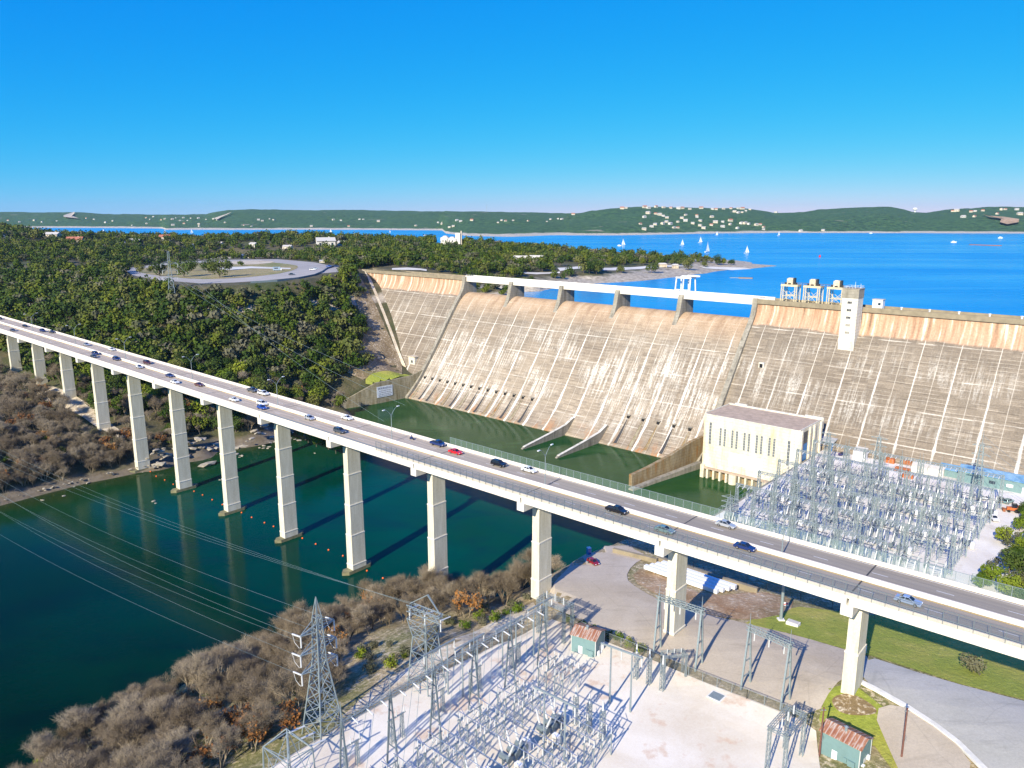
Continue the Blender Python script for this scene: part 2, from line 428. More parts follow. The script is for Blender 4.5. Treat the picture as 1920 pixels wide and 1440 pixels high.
# deep channel downstream is darker; the stilling basin behind the bridge is olive
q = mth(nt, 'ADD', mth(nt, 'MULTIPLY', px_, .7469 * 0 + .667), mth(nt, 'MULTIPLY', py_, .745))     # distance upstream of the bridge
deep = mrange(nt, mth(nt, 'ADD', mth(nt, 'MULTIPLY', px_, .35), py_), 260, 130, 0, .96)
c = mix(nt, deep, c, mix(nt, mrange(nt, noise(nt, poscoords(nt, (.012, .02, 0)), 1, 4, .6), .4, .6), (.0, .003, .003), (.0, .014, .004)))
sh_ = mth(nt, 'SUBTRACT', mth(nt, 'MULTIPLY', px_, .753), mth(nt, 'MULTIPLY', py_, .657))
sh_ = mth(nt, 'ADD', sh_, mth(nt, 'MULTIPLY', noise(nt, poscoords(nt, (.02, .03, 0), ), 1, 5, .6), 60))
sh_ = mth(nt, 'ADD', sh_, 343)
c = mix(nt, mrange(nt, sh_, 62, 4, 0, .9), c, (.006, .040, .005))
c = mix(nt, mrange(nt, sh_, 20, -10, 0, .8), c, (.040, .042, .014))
bas = mrange(nt, q, 235, 262, 0, 1)
c = mix(nt, bas, c, ramp(nt, noise(nt, poscoords(nt, (.018, .03, 0)), 1, 4, .6, 1.2), [(.35, (.006, .055, .012)), (.55, (.014, .064, .014)), (.7, (.034, .092, .028))]))
nt.links.new(c, b.inputs['Base Color'])
LAKE = True
m, nt, b, c = water('lake', (.006, .26, .60), (.012, .29, .62), (.03, .34, .64), .25, .35, 1.0, .12)
st = noise(nt, poscoords(nt, (.0012, .009, 0)), 1, 6, .65, .8)
c = mix(nt, mrange(nt, st, .42, .66, 0, .4), c, (.002, .20, .52))
c = mix(nt, mrange(nt, noise(nt, poscoords(nt, (.004, .03, 0)), 1, 5, .7), .62, .75, 0, .3), c, (.10, .32, .55))
nt.links.new(mrange(nt, st, .35, .65, .16, .34), b.inputs['Roughness'])
nt.links.new(c, b.inputs['Base Color'])

# terrain: dry scrub ground with limestone
def terrain(name, a, b_, rock, grass, rs=.5):
    m, nt, b = newmat(name)
    f = noise(nt, poscoords(nt, (.02, .02, .02)), 1, 6, .6); f2 = noise(nt, poscoords(nt, (.12, .12, .12)), 1, 7, .65)
    f3 = noise(nt, poscoords(nt), .9, 7, .7)
    c = ramp(nt, f2, [(.35, a), (.6, b_)])
    c = mix(nt, mrange(nt, f, .5, .6, 0, .9), c, grass)
    g = nd(nt, 'ShaderNodeNewGeometry'); zz = sep(nt, g.outputs['Normal'])[2]
    c = mix(nt, mth(nt, 'MULTIPLY', mrange(nt, f3, rs, rs + .1), mrange(nt, f2, .42, .6, .2, 1)), c, rock)
    vor = nd(nt, 'ShaderNodeTexVoronoi'); vor.inputs['Scale'].default_value = .45; nt.links.new(poscoords(nt), vor.inputs['Vector'])
    c = mix(nt, .45, c, ramp(nt, f3, [(.3, .28), (.7, .7)]), 'OVERLAY')
    nt.links.new(c, b.inputs['Base Color']); b.inputs['Roughness'].default_value = .95
    bump(nt, b, f3, .7, .6)
    return nt, b, c
nt, b, c = terrain('ground_hill', (.055, .055, .020), (.11, .092, .042), (.34, .29, .21), (.05, .066, .014), .60)
# pale limestone just above the waterline of both river and lake
g = sep(nt, poscoords(nt)); zz = g[2]
sn = noise(nt, poscoords(nt, (.06, .06, .06)), 1, 5, .6)
zr = mth(nt, 'ADD', zz, mth(nt, 'MULTIPLY', sn, -6))
lk = mth(nt, 'MULTIPLY', mrange(nt, zr, 52.5, 53.5), mrange(nt, zr, 60.0, 58.2))
rv = mth(nt, 'MULTIPLY', mrange(nt, zr, -5, -4), mrange(nt, zr, 1.2, -.6))
rc = ramp(nt, noise(nt, poscoords(nt, (.25, .25, .6)), 1, 6, .7), [(.35, (.22, .18, .13)), (.55, (.46, .40, .31)), (.7, (.60, .54, .44))])
c2 = mix(nt, lk, c, rc)
c2 = mix(nt, rv, c2, mix(nt, .8, rc, (.10, .075, .045)))
nt.links.new(c2, b.inputs['Base Color'])
terrain('ground_bank', (.26, .195, .10), (.38, .30, .16), (.60, .49, .33), (.17, .17, .05), .48)
terrain('grass', (.36, .34, .045), (.48, .41, .09), (.52, .43, .18), (.26, .31, .035), .6)
terrain('dirt', (.36, .20, .09), (.50, .35, .21), (.62, .52, .38), (.22, .15, .06), .52)
terrain('sand_rock', (.52, .42, .28), (.62, .54, .40), (.72, .66, .54), (.48, .38, .26), .5)
terrain('park_grass', (.22, .19, .06), (.36, .28, .13), (.52, .44, .30), (.17, .19, .05), .55)
terrain('scree', (.17, .12, .06), (.27, .20, .11), (.55, .47, .36), (.16, .14, .04), .5)
def ground(name, a, b_, sc_=.35, spots=None, ov=.35):
    m, nt, b = newmat(name)
    crk = nd(nt, 'ShaderNodeTexVoronoi'); crk.feature = 'DISTANCE_TO_EDGE'; crk.inputs['Scale'].default_value = .055; nt.links.new(poscoords(nt), crk.inputs['Vector'])
    f = noise(nt, poscoords(nt), sc_ * .12, 5, .6, .6); f2 = noise(nt, poscoords(nt), sc_ * 4, 7, .7); f3 = noise(nt, poscoords(nt), 7, 3)
    c = ramp(nt, f, [(.35, a), (.65, b_)])
    if spots: c = mix(nt, mrange(nt, noise(nt, poscoords(nt, (1, 1, 1)), sc_ * .3, 4, .6), .58, .66, 0, .6), c, spots)
    c = mix(nt, ov, c, ramp(nt, f2, [(.3, .34), (.7, .64)]), 'OVERLAY'); c = mix(nt, ov * .7, c, ramp(nt, f3, [(.3, .34), (.7, .66)]), 'OVERLAY')
    if name.startswith('asphalt'):
        c = mix(nt, mrange(nt, crk.outputs['Distance'], .003, .009, .16, 0), c, tuple(v * .45 for v in a))
        st_ = noise(nt, poscoords(nt, (.05, .35, 1)), 1, 5, .65); c = mix(nt, mrange(nt, st_, .56, .68, 0, .35), c, tuple(v * .62 for v in a))
        c = mix(nt, mrange(nt, noise(nt, poscoords(nt), .22, 5, .7), .66, .72, 0, .5), c, tuple(v * .5 for v in a))
    nt.links.new(c, b.inputs['Base Color']); b.inputs['Roughness'].default_value = .9; bump(nt, b, f2, .25, .05)
ground('gravel', (.69, .60, .465), (.80, .73, .61), .5, (.62, .42, .27))
ground('yard', (.64, .59, .52), (.79, .75, .68), .5, (.55, .49, .41))
ground('asphalt_pale', (.46, .385, .29), (.54, .465, .37), .5)
ground('asphalt_grey', (.42, .41, .37), (.50, .485, .45), .5)
ground('park_road', (.33, .30, .27), (.42, .385, .345), .3)
ground('lot', (.55, .52, .46), (.72, .69, .62), .3)
simple('rock', (.36, .315, .24), .95, var=.3, scale=.8)

# far hills: wooded, with blue-green cast
m, nt, b = newmat('far_hill')
f = noise(nt, poscoords(nt, (.004, .004, .004)), 1, 5, .6); f2 = noise(nt, poscoords(nt, (.05, .05, .07)), 1, 8, .85)
c = ramp(nt, f2, [(.42, (.006, .038, .010)), (.5, (.032, .115, .026)), (.58, (.10, .19, .05))])
c = mix(nt, mrange(nt, f, .4, .62, 0, .5), c, (.04, .12, .04))
clr = noise(nt, poscoords(nt, (.006, .006, .03)), 1, 5, .6)
c = mix(nt, mrange(nt, clr, .66, .69, 0, .65), c, (.42, .35, .26))
zz = sep(nt, poscoords(nt))[2]
zz = mth(nt, 'ADD', zz, mth(nt, 'MULTIPLY', noise(nt, poscoords(nt, (.01, .01, .01)), 1, 5, .7), -9))
c = mix(nt, mrange(nt, zz, 58.5, 57.0), c, (.56, .50, .40))
nt.links.new(c, b.inputs['Base Color']); b.inputs['Roughness'].default_value = 1; bump(nt, b, f2, 1, 7)

# foliage
def leaf(name, lo, mid, hi, var=.5, sc_=.5):
    m, nt, b = newmat(name)
    oi = nd(nt, 'ShaderNodeObjectInfo')
    f = noise(nt, poscoords(nt), sc_, 3, .6)
    s = mth(nt, 'ADD', mth(nt, 'MULTIPLY', oi.outputs['Random'], var), mth(nt, 'MULTIPLY', f, 1 - var))
    c = ramp(nt, s, [(.18, lo), (.45, mid), (.75, hi)])
    nt.links.new(c, b.inputs['Base Color']); b.inputs['Roughness'].default_value = .8; b.inputs['Specular IOR Level'].default_value = .15
leaf('leaf_green', (.016, .038, .004), (.048, .085, .008), (.125, .145, .016))
leaf('leaf_mixed', (.022, .046, .008), (.058, .092, .016), (.135, .14, .035))
leaf('leaf_grey', (.07, .08, .035), (.11, .11, .06), (.16, .15, .095))
leaf('leaf_bright', (.06, .11, .01), (.12, .17, .012), (.19, .22, .02))
leaf('leaf_rust', (.16, .065, .02), (.27, .11, .03), (.36, .18, .05))
leaf('twig', (.145, .11, .072), (.25, .20, .135), (.37, .31, .225))
leaf('twig_dark', (.10, .078, .05), (.19, .15, .10), (.30, .245, .175))
# ------------------------------------------------------------- setting
def struct(o): o['kind'] = 'structure'; return o
# --- river and lake -------------------------------------------------------
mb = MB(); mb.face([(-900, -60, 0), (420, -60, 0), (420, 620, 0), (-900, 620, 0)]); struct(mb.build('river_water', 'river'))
a = dam(-700, -2); b_ = dam(420, -2)
mb = MB(); mb.face([dam(-60, -6, 57), dam(420, -6, 57), (5200, 900, 57), (7500, 7600, 57), (-7500, 7600, 57), (-3600, 1500, 57), (-250, 1500, 57), (-110, 700, 57)])
struct(mb.build('lake_water', 'lake'))
mb = MB(); s_ = 7500; mb.face([(-s_, -800, -6.9), (s_, -800, -6.9), (s_, 7800, -6.9), (-s_, 7800, -6.9)]); struct(mb.build('ground', 'ground_hill'))

# --- hill on the far bank, downstream side of the dam (A1) -----------------
def P(px, py, z): p = at(px, py, z); return (p.x, p.y, z)
def D(t, o, z): p = dam(t, o); return (p.x, p.y, z)
def B(k, w, z): p = brp(k, w, 0); return (p.x, p.y, z)
SH1 = [(-500, 1130), (-330, 1060), (-150, 990), (0, 948), (80, 927), (160, 906), (268, 884), (330, 866), (400, 851), (470, 838), (520, 826), (575, 800), (645, 771)]
a1 = [P(x, y, 0) for x, y in SH1]
# river bed a little outside of the shoreline
a1 += [P(x, y + 42, -5) for x, y in SH1[:-1]] + [P(700, 800, -6), P(900, 860, -7)] + [P(x, y + 160, -9) for x, y in SH1[1:-1:2]]
a1 += [P(300, 868, 2.5), P(345, 848, 3), P(420, 822, 2.6), P(480, 800, 3.2), P(560, 780, 2.6), P(610, 764, 4)]
a1 += [B(-5, 0, 15), B(-6, 0, 23), B(-7, 0, 25), B(-8, 0, 28), B(-5, 14, 11), B(-6, 18, 18), B(-7, 20, 22), B(-10, 0, 44), B(-9, 0, 35)]
a1 += [P(0, 860, 12), P(100, 850, 11), P(-100, 850, 16), P(190, 850, 8), P(-300, 900, 18), P(0, 760, 22)]
a1 += [B(-4, -30, 5), B(-4.4, -60, 20), B(-2, -34, 1.5), B(-3, -40, 3.5), B(-3, -66, 14), B(-1, -44, -2), B(-1, -20, -5), B(0, -20, -5), B(-6, -30, 34), B(-8, -30, 40), B(-10, -30, 47), B(-12, -30, 52), B(-12, 10, 50), B(-15, 0, 52)]
a1 += [D(3, 114, 8), D(-8, 80, 12.5), D(-4, 60, 14), D(-17, 37, 14), D(-13, 50, 13.5), D(-30, 40, 21), D(-45, 34, 33), D(-60, 27, 44), D(-80, 18, 58), D(-100, 12, 70), D(-113, 9, 77)]
a1 += [D(-30, 90, 26), D(-50, 70, 40), D(-70, 60, 54), D(-90, 45, 66), D(-110, 30, 76), D(-10, 150, 10), D(-15, 190, 9)]
PKZ = lambda x, y: 78.5 - .032 * np.hypot(np.asarray(x) + 120.4, np.asarray(y) - 631.6)
def atpark(px, py):
    z = 75.0
    for _ in range(8): p = at(px, py, z); z = float(PKZ(p.x, p.y))
    p = at(px, py, z); p.z = z; return p
def PQ(px, py, dz=0.0): p = atpark(px, py); return (p.x, p.y, p.z + dz)
a1 += [PQ(*q) for q in ((232, 505), (262, 500), (420, 490), (520, 488), (590, 494), (380, 510), (500, 510))]
a1 += [PQ(x, y, -4.5) for x, y in ((240, 521), (300, 531), (380, 537), (440, 535), (500, 531), (560, 526), (605, 519), (640, 514))] + [PQ(215, 505, 0), PQ(150, 515, -6)]
a1 += [P(150, 560, 58), P(150, 535, 63), P(0, 560, 57), P(0, 530, 63), P(0, 500, 71), P(0, 475, 78), P(-250, 540, 60), P(-250, 500, 70), (-700, 500, 60), (-700, 300, 45), (-900, 700, 72), D(0, -40, 60), D(80, -20, 40), D(100, 60, -6), D(180, 60, -6), D(200, 100, -6), D(60, 120, -7), D(120, 180, -8), D(260, 110, -8), D(40, 160, -6), D(60, 60, -7)]
A1 = RBF(a1)
# --- headland upstream of the dam (A2) --------------------------------------
SH2 = [(870, 566), (905, 552), (950, 547), (1020, 545), (1100, 535), (1200, 528), (1280, 520), (1340, 511), (1385, 506), (1440, 502), (1478, 499)]
a2 = [P(x, y, 56.6) for x, y in SH2] + [P(x, y + 14, 52) for x, y in SH2] + [P(1500, 505, 52), P(1530, 497, 50), P(1480, 494, 55.5)]
SH3 = [(1478, 498.6), (1420, 495), (1385, 488), (1300, 484), (1260, 478), (1200, 470), (1120, 464)]
a2 += [P(x, y, 56.6) for x, y in SH3[1:]] + [P(x, y - 6, 50) for x, y in SH3]
a2 += [P(960, 537, 59.5), P(1100, 522, 60), P(1200, 516, 60.5), P(1300, 507, 60), P(1380, 499, 59.5), P(1350, 492, 60), P(1250, 492, 63), P(1150, 500, 64), P(1100, 512, 65), P(1000, 525, 66), P(940, 528, 64)]
a2 += [D(-10, -45, 60), D(-30, -60, 68), D(-60, -50, 77), D(-113, -12, 78.6), D(-60, -14, 76), D(-20, -14, 60), D(0, -14, 50), D(60, -14, 40), D(200, -14, 35), D(-113, -60, 79.5)]
a2 += [PQ(*q) for q in ((232, 505), (262, 500), (420, 490), (520, 488), (590, 494), (380, 510), (500, 510), (150, 500), (330, 486), (500, 484))]
a2 += [P(450, 476, 77), P(300, 474, 77), P(600, 480, 77), P(750, 495, 74), P(850, 500, 71), P(1000, 500, 68), P(1100, 490, 66), P(0, 500, 71), P(150, 500, 71)]
a2 += [P(100, 478, 77), P(0, 475, 78), P(-250, 500, 70), P(-200, 480, 77), P(60, 452, 87), P(0, 443, 92), P(-80, 439, 96), P(130, 447, 86), P(300, 454, 80), P(400, 457, 77), P(480, 449, 83), P(560, 446, 84), P(640, 449, 80), P(760, 453, 77), P(860, 457, 77), P(930, 463, 71), P(1000, 468, 66), P(1100, 478, 62)]
a2 += [(x, y, 45) for x, y in ((-2600, 2300), (-1800, 2150), (-1300, 2000), (-900, 1900), (-500, 1800), (-250, 1650), (-80, 1560), (60, 1500), (200, 1420))]
a2 += [(-1700, 1300, 86), (-1700, 800, 76), (-1100, 600, 66)]
A2 = RBF(a2)
WING = [D(-1, 50, 0), D(-4.3, 81, 0), D(-9.9, 107, 0), D(-16, 110, 0)]
def hA(x, y):
    x = np.asarray(x, float); y = np.asarray(y, float)
    t = (x - S0.x) * U.x + (y - S0.y) * U.y; o = (x - S0.x) * N.x + (y - S0.y) * N.y
    n = (fbm(x / 28, y / 28, 3) - .47)
    h1 = A1(x, y) + n * 7 * np.clip((A1(x, y) - 5) / 20, .12, 1) * np.where((t > -130) & (t < 0) & (o > 0) & (o < 50), .2, 1); h2 = A2(x, y) + n * 2.5 * np.clip((A2(x, y) - 57) / 10, 0.15, 1)
    w = np.where(t > -113, np.clip((o + 6) / 6, 0, 1), np.clip((o + 20) / 60, 0, 1))
    h = h1 * w + h2 * (1 - w)
    pk = inpoly(x, y, PARK)
    d = distpoly(x, y, PARK, True); f = np.where(pk, 1, np.clip(1 - d / 14, 0, 1))
    h = h * (1 - f) + PKZ(x, y) * f
    # behind the left wing wall the ground is held up; in front it is river
    s = (t > -4 - (o - 57) * .13) & (o > 45) & (o < 112) & (t < 60)
    h = np.where(s, -6, h)
    return h
PARK = [tuple(PQ(*q)[:2]) for q in ((218, 504), (250, 495), (330, 487), (420, 483), (520, 483), (600, 489), (650, 500), (648, 512), (600, 519), (560, 525), (500, 531), (440, 535), (380, 537), (300, 531), (240, 521))]
def axis(pts):    # pts: (value, step) list -> coordinates
    out = []
    for (a_, s_), (b2, _) in zip(pts[:-1], pts[1:]):
        n = max(1, round((b2 - a_) / s_)); out += [a_ + (b2 - a_) * i / n for i in range(n)]
    return np.array(out + [pts[-1][0]])
def terrain_mesh(name, mat, xs, ys, hf, keep=None):
    X, Y = np.meshgrid(xs, ys); Z = hf(X, Y); nx, ny = len(xs), len(ys)
    v = np.stack([X.ravel(), Y.ravel(), Z.ravel()], 1)
    i = np.arange(nx * ny).reshape(ny, nx); f = np.stack([i[:-1, :-1], i[:-1, 1:], i[1:, 1:], i[1:, :-1]], -1).reshape(-1, 4)
    if keep is not None: f = f[keep(X, Y, Z).ravel()[f].any(1)]
    me = bpy.data.meshes.new(name); me.vertices.add(len(v)); me.vertices.foreach_set('co', v.ravel())
    me.loops.add(len(f) * 4); me.loops.foreach_set('vertex_index', f.ravel()); me.polygons.add(len(f))
    me.polygons.foreach_set('loop_start', np.arange(0, len(f) * 4, 4)); me.polygons.foreach_set('use_smooth', np.ones(len(f), bool)); me.materials.append(MATS[mat]); me.update(); me.validate()
    o = bpy.data.objects.new(name, me); COL.objects.link(o); return struct(o)
xs = axis([(-2600, 40), (-1000, 15), (-450, 5), (-250, 3), (40, 5), (200, 8), (480, 60), (600, 0)])
ys = axis([(240, 4), (380, 3), (640, 5), (900, 8), (1200, 20), (2400, 0)])
terrain_mesh('hillside', 'ground_hill', xs, ys, hA, lambda X, Y, Z: (Z > -7) & ~(((X - S0.x) * U.x + (Y - S0.y) * U.y > 30) & ((X - S0.x) * N.x + (Y - S0.y) * N.y > -14)))

# --- near bank (B) ------------------------------------------------------------
bp = [B(2, 0, 20.6), B(3, 0, 23.6), B(4, 0, 26.2), B(5, 0, 27.5), B(7, 0, 30), B(2, -30, 18.2), B(3, -40, 18.5), B(4, -40, 21), B(1, 0, 12)]
bp += [D(t, o, 16.2) for t in (276, 320, 370, 430) for o in (35, 70, 110, 145)]
bp += [D(276, 175, 17), D(320, 175, 17.5), D(370, 178, 19), D(430, 180, 22), D(520, 150, 26), D(400, 200, 24), D(455, 100, 22)]
bp += [D(t, o, 22) for t in (288, 320, 350) for o in (255, 290, 330, 380)] + [D(286, 240, 21.5), D(330, 235, 23.4), D(400, 300, 24), D(400, 380, 24), D(430, 260, 25.5), D(370, 228, 25.5), D(290, 450, 20)]
BT = RBF(bp)
WL = [(tuple(D(*q, 0)[:2])) for q in ((271.5, 20), (271.5, 152), (253, 186), (246, 205), (238, 222), (216, 236), (206, 262), (203, 290), (203, 312), (207, 335), (214, 356), (228, 400), (250, 480))]
WPOLY = WL + [tuple(D(900, 600, 0)[:2]), tuple(D(900, 20, 0)[:2])]
def hB(x, y):
    x = np.asarray(x, float); y = np.asarray(y, float)
    t = (x - S0.x) * U.x + (y - S0.y) * U.y; o = (x - S0.x) * N.x + (y - S0.y) * N.y
    top = BT(x, y); ins = inpoly(x, y, WPOLY); d = distpoly(x, y, WL)
    sl = np.interp(o, [150, 160, 190, 215, 240, 262, 300, 400], [9, 4, 2.2, 1.1, .52, .36, .32, .36])
    bank = np.where(ins, -.3 + d * sl, -.3 - d * 1.2)
    ramp_ = np.minimum(bank, top)
    n = (fbm(x / 9, y / 9, 11) - .47) * np.clip((top - bank) / 4 + .6, .0, 1) * 1.6 * np.clip(d / 5, 0, 1)
    flat = (o < 158)
    return np.where(flat, np.where(ins, top, -7), np.maximum(ramp_ + n * (top - bank > -3), -8))
def h_pt(x, y): return float(hB(np.array([x]), np.array([y]))[0])
def atg(px, py, dz=0.0):          # point of the near bank's ground under a pixel of the survey photograph
    z = 20.0
    for _ in range(12):
        p = at(px, py, z); z = .4 * z + .6 * h_pt(p.x, p.y)
    p = at(px, py, z); p.z = h_pt(p.x, p.y) + dz; return p
xs = axis([(-220, 8), (-120, 2.5), (160, 4), (260, 10), (700, 0)]); ys = axis([(20, 8), (90, 2.5), (300, 3), (420, 8), (560, 0)])
def keepB(X, Y, Z):
    t = (X - S0.x) * U.x + (Y - S0.y) * U.y; o = (X - S0.x) * N.x + (Y - S0.y) * N.y
    return ((Z > -7.5) | (o > 160)) & (o > 20) & (t > 190)
terrain_mesh('riverbank', 'ground_bank', xs, ys, hB, keepB)
import bmesh
def sheet(name, poly, mat, hf, dz=.1, step=6.0):
    bm = bmesh.new(); vs = [bm.verts.new((p[0], p[1], 0)) for p in poly]; bm.faces.new(vs); bmesh.ops.triangulate(bm, faces=bm.faces[:])
    x0, x1 = min(p[0] for p in poly), max(p[0] for p in poly); y0, y1 = min(p[1] for p in poly), max(p[1] for p in poly)
    for ax, lo, hi in ((0, x0, x1), (1, y0, y1)):
        c = math.ceil(lo / step) * step
        while c < hi:
            g = bm.verts[:] + bm.edges[:] + bm.faces[:]; n_ = [0, 0, 0]; n_[ax] = 1; co = [0, 0, 0]; co[ax] = c
            bmesh.ops.bisect_plane(bm, geom=g, plane_co=co, plane_no=n_, dist=1e-4); c += step
    X = np.array([v.co.x for v in bm.verts]); Y = np.array([v.co.y for v in bm.verts]); Z = hf(X, Y)
    for v, z in zip(bm.verts, Z): v.co.z = z + dz
    bmesh.ops.recalc_face_normals(bm, faces=bm.faces[:])
    me = bpy.data.meshes.new(name); bm.to_mesh(me); bm.free(); me.materials.append(MATS[mat])
    if me.polygons and sum(p.normal.z for p in me.polygons) < 0: me.flip_normals()
    o = bpy.data.objects.new(name, me); COL.objects.link(o); return struct(o)
def G(*pts): return [atg(*p) for p in pts]
def smoothpoly(poly, it=2):
    for _ in range(it):
        q = []
        for i in range(len(poly)):
            a_ = Vector(poly[i][:2]); b2 = Vector(poly[(i + 1) % len(poly)][:2]); q += [a_.lerp(b2, .25), a_.lerp(b2, .75)]
        poly = q
    return poly
hBs = hB
sheet('grass_verge', G((1395, 1170), (1440, 1148), (1500, 1138), (1600, 1150), (1700, 1160), (1990, 1250), (1990, 1345), (1920, 1312), (1800, 1283), (1640, 1232), (1600, 1222), (1480, 1188)), 'grass', hBs, .10)
sheet('dirt_patch', smoothpoly(G((1180, 1085), (1205, 1062), (1260, 1090), (1330, 1120), (1420, 1108), (1490, 1122), (1480, 1150), (1400, 1166), (1300, 1148), (1240, 1120)), 1), 'dirt', hBs, .14)
sheet('parking_area', smoothpoly(G((1018, 1138), (1036, 1095), (1075, 1055), (1128, 1018), (1180, 1026), (1215, 1044), (1185, 1060), (1172, 1085), (1195, 1104), (1240, 1128), (1320, 1152), (1400, 1170), (1500, 1194), (1580, 1218), (1640, 1236), (1600, 1262), (1560, 1290), (1530, 1345), (1470, 1322), (1400, 1294), (1300, 1254), (1225, 1226), (1140, 1186), (1070, 1156)), 1), 'asphalt_pale', hBs, .18)
sheet('service_road', G((1596, 1248), (1640, 1236), (1720, 1262), (1800, 1285), (1920, 1316), (2060, 1350), (2060, 1560), (1930, 1500), (1850, 1450), (1790, 1392), (1700, 1330), (1640, 1296)), 'asphalt_grey', hBs, .22)
sheet('gravel_pad', G((1035, 1162), (1140, 1206), (1240, 1246), (1400, 1310), (1500, 1350), (1530, 1372), (1540, 1460), (1520, 1660), (300, 1660), (505, 1442), (640, 1362), (760, 1296), (900, 1226)), 'gravel', hBs, .20)
sheet('bare_soil', smoothpoly(G((1555, 1310), (1590, 1300), (1630, 1318), (1650, 1340), (1610, 1345), (1570, 1338)), 2), 'dirt', hBs, .26)
sheet('grass_lawn', G((1535, 1350), (1552, 1292), (1596, 1282), (1660, 1330), (1720, 1372), (1790, 1420), (1850, 1480), (1700, 1480), (1640, 1400), (1560, 1385)), 'grass', hBs, .16)
sheet('mud_flat', smoothpoly(G((1636, 1335), (1680, 1322), (1740, 1350), (1790, 1392), (1830, 1450), (1760, 1500), (1700, 1480), (1668, 1410)), 1), 'asphalt_pale', hBs, .42)
sheet('dam_yard', [D(*q, 0)[:2] for q in ((271.8, 38), (430, 34), (430, 60), (375, 95), (368, 150), (366, 182), (330, 182), (300, 182), (268, 172), (262, 178), (271.8, 150))], 'yard', hBs, .12)
sheet('gravel_track', G((640, 1345), (700, 1290), (760, 1255), (820, 1215), (900, 1180), (1000, 1128), (1008, 1145), (905, 1200), (830, 1240), (760, 1282), (700, 1322)), 'sand_rock', hBs, .10)
sheet('scree_slope', [D(*q, 0)[:2] for q in ((-112, 12), (-96, 16), (-72, 24), (-48, 33), (-26, 40), (-14, 50), (-10, 62), (-14, 84), (-24, 92), (-34, 74), (-48, 56), (-70, 42), (-92, 32), (-114, 24))], 'scree', hA, .35, 4)
sheet('grass_shelf', smoothpoly([D(*q, 0)[:2] for q in ((-6, 48), (-5, 62), (-6, 80), (-12, 86), (-16, 72), (-15, 56), (-12, 48))], 1), 'grass', hA, .6, 4)
# park on the hill
def hAs(x, y): return hA(x, y)
def PK(*pts): return [atpark(x, y) for x, y in pts]
road_out = [(232, 505), (262, 500), (330, 491), (420, 487), (520, 486), (590, 492), (640, 503), (636, 510), (600, 513), (560, 520), (500, 526), (440, 530), (380, 532), (300, 526), (250, 517)]
road_in = [(250, 506), (280, 502), (340, 495), (420, 492), (500, 491), (556, 497), (560, 503), (540, 511), (480, 519), (420, 523), (370, 524), (310, 519), (268, 513)]
sheet('park_road', PK(*road_out), 'park_road', PKZ, .12)
sheet('park_lawn', smoothpoly(PK(*road_in), 1), 'park_grass', PKZ, .2)
sheet('park_path', PK((400, 502), (470, 500), (545, 503), (545, 505), (470, 503.5), (430, 507), (400, 505)), 'lot', PKZ, .28)
sheet('bare_ground', smoothpoly(PK((415, 492), (470, 488), (520, 490), (500, 495), (440, 497)), 1), 'sand_rock', PKZ, .26)
# parking strips on the headland
def onA(px, py, z=65):
    for _ in range(10):
        p = at(px, py, z); z = .5 * z + .5 * float(hA(np.array([p.x]), np.array([p.y]))[0])
    p = at(px, py, z); p.z = float(hA(np.array([p.x]), np.array([p.y]))[0]); return p
for q in (((1045, 503), (1110, 499), (1110, 504), (1050, 509)), ((1130, 503), (1230, 499), (1300, 497), (1300, 500), (1210, 504), (1130, 508)), ((735, 504), (800, 506), (800, 509), (735, 507)),
          ((980, 511), (1050, 510), (1050, 513), (985, 514)), ((1310, 500), (1400, 503), (1420, 507), (1390, 508), (1320, 504))):
    sheet('parking_lot', [onA(*p) for p in q], 'lot', hAs, .5, 12)

sheet('pale_track', [onA(*p, 20) for p in ((58, 728), (75, 722), (112, 730), (150, 748), (186, 772), (214, 800), (240, 818), (226, 826), (190, 806), (150, 780), (100, 758), (66, 746))], 'sand_rock', hAs, .35, 5)
# --- far shore ------------------------------------------------------------------
SHY = [(-900, 427), (0, 427.2), (150, 427.5), (309, 429), (310, 431.5), (420, 431.5), (560, 431), (700, 431.5), (829, 432.5), (832, 438), (880, 443.5), (960, 445), (1033, 442), (1150, 441.8), (1250, 440), (1340, 438), (1500, 437), (1920, 438.5), (2800, 441)]
RGY = [(-900, 396), (0, 398), (70, 399), (130, 398), (165, 399), (200, 401), (300, 402), (390, 401.5), (405, 398), (430, 395.5), (460, 394.5), (600, 394.5), (680, 394), (800, 396.5), (900, 397), (1000, 398.5), (1060, 400.5), (1085, 400.5), (1110, 396), (1140, 392.5), (1200, 388.5), (1260, 390), (1400, 392), (1450, 399), (1500, 399), (1530, 394), (1600, 391), (1660, 389.5), (1690, 394), (1710, 398), (1735, 399), (1770, 394), (1850, 390.5), (1920, 392), (2100, 390), (2800, 396)]
def interp(tab, x): return np.interp(x, [a for a, b in tab], [b for a, b in tab])
pxs = np.arange(-900, 2801, 7.0); NR = 26; rows = []
shy = interp(SHY, pxs); rgy = interp(RGY, pxs)
for r in range(NR):
    f = r / (NR - 4); row = []
    for i, px in enumerate(pxs):
        s0 = at(px, shy[i], 56.0); hd = math.hypot(s0.x, s0.y); ux, uy = s0.x / hd, s0.y / hd
        L = 1500 if px > 1060 else 2200
        d = hd - 30 + L * f
        zr = CH + (400 - rgy[i]) * (hd + L) / CF * 1.0
        g = min(1, f); prof = (1.6 * g if g < .14 else .224 + (1 - .224) * (1 - (1 - (g - .14) / .86) ** 1.7)) if f <= 1 else 1 - .35 * (f - 1) * 8
        x, y = ux * d, uy * d
        n = (float(fbm(x / 420, y / 420, 5)) - .47) * 46 * (g * (1 - g) * 4) + (float(fbm(x / 60, y / 60, 9)) - .47) * 9 * min(1, g * 9)
        row.append((x, y, 54.5 + (zr - 54.5) * max(0, prof) + n))
    rows.append(row)
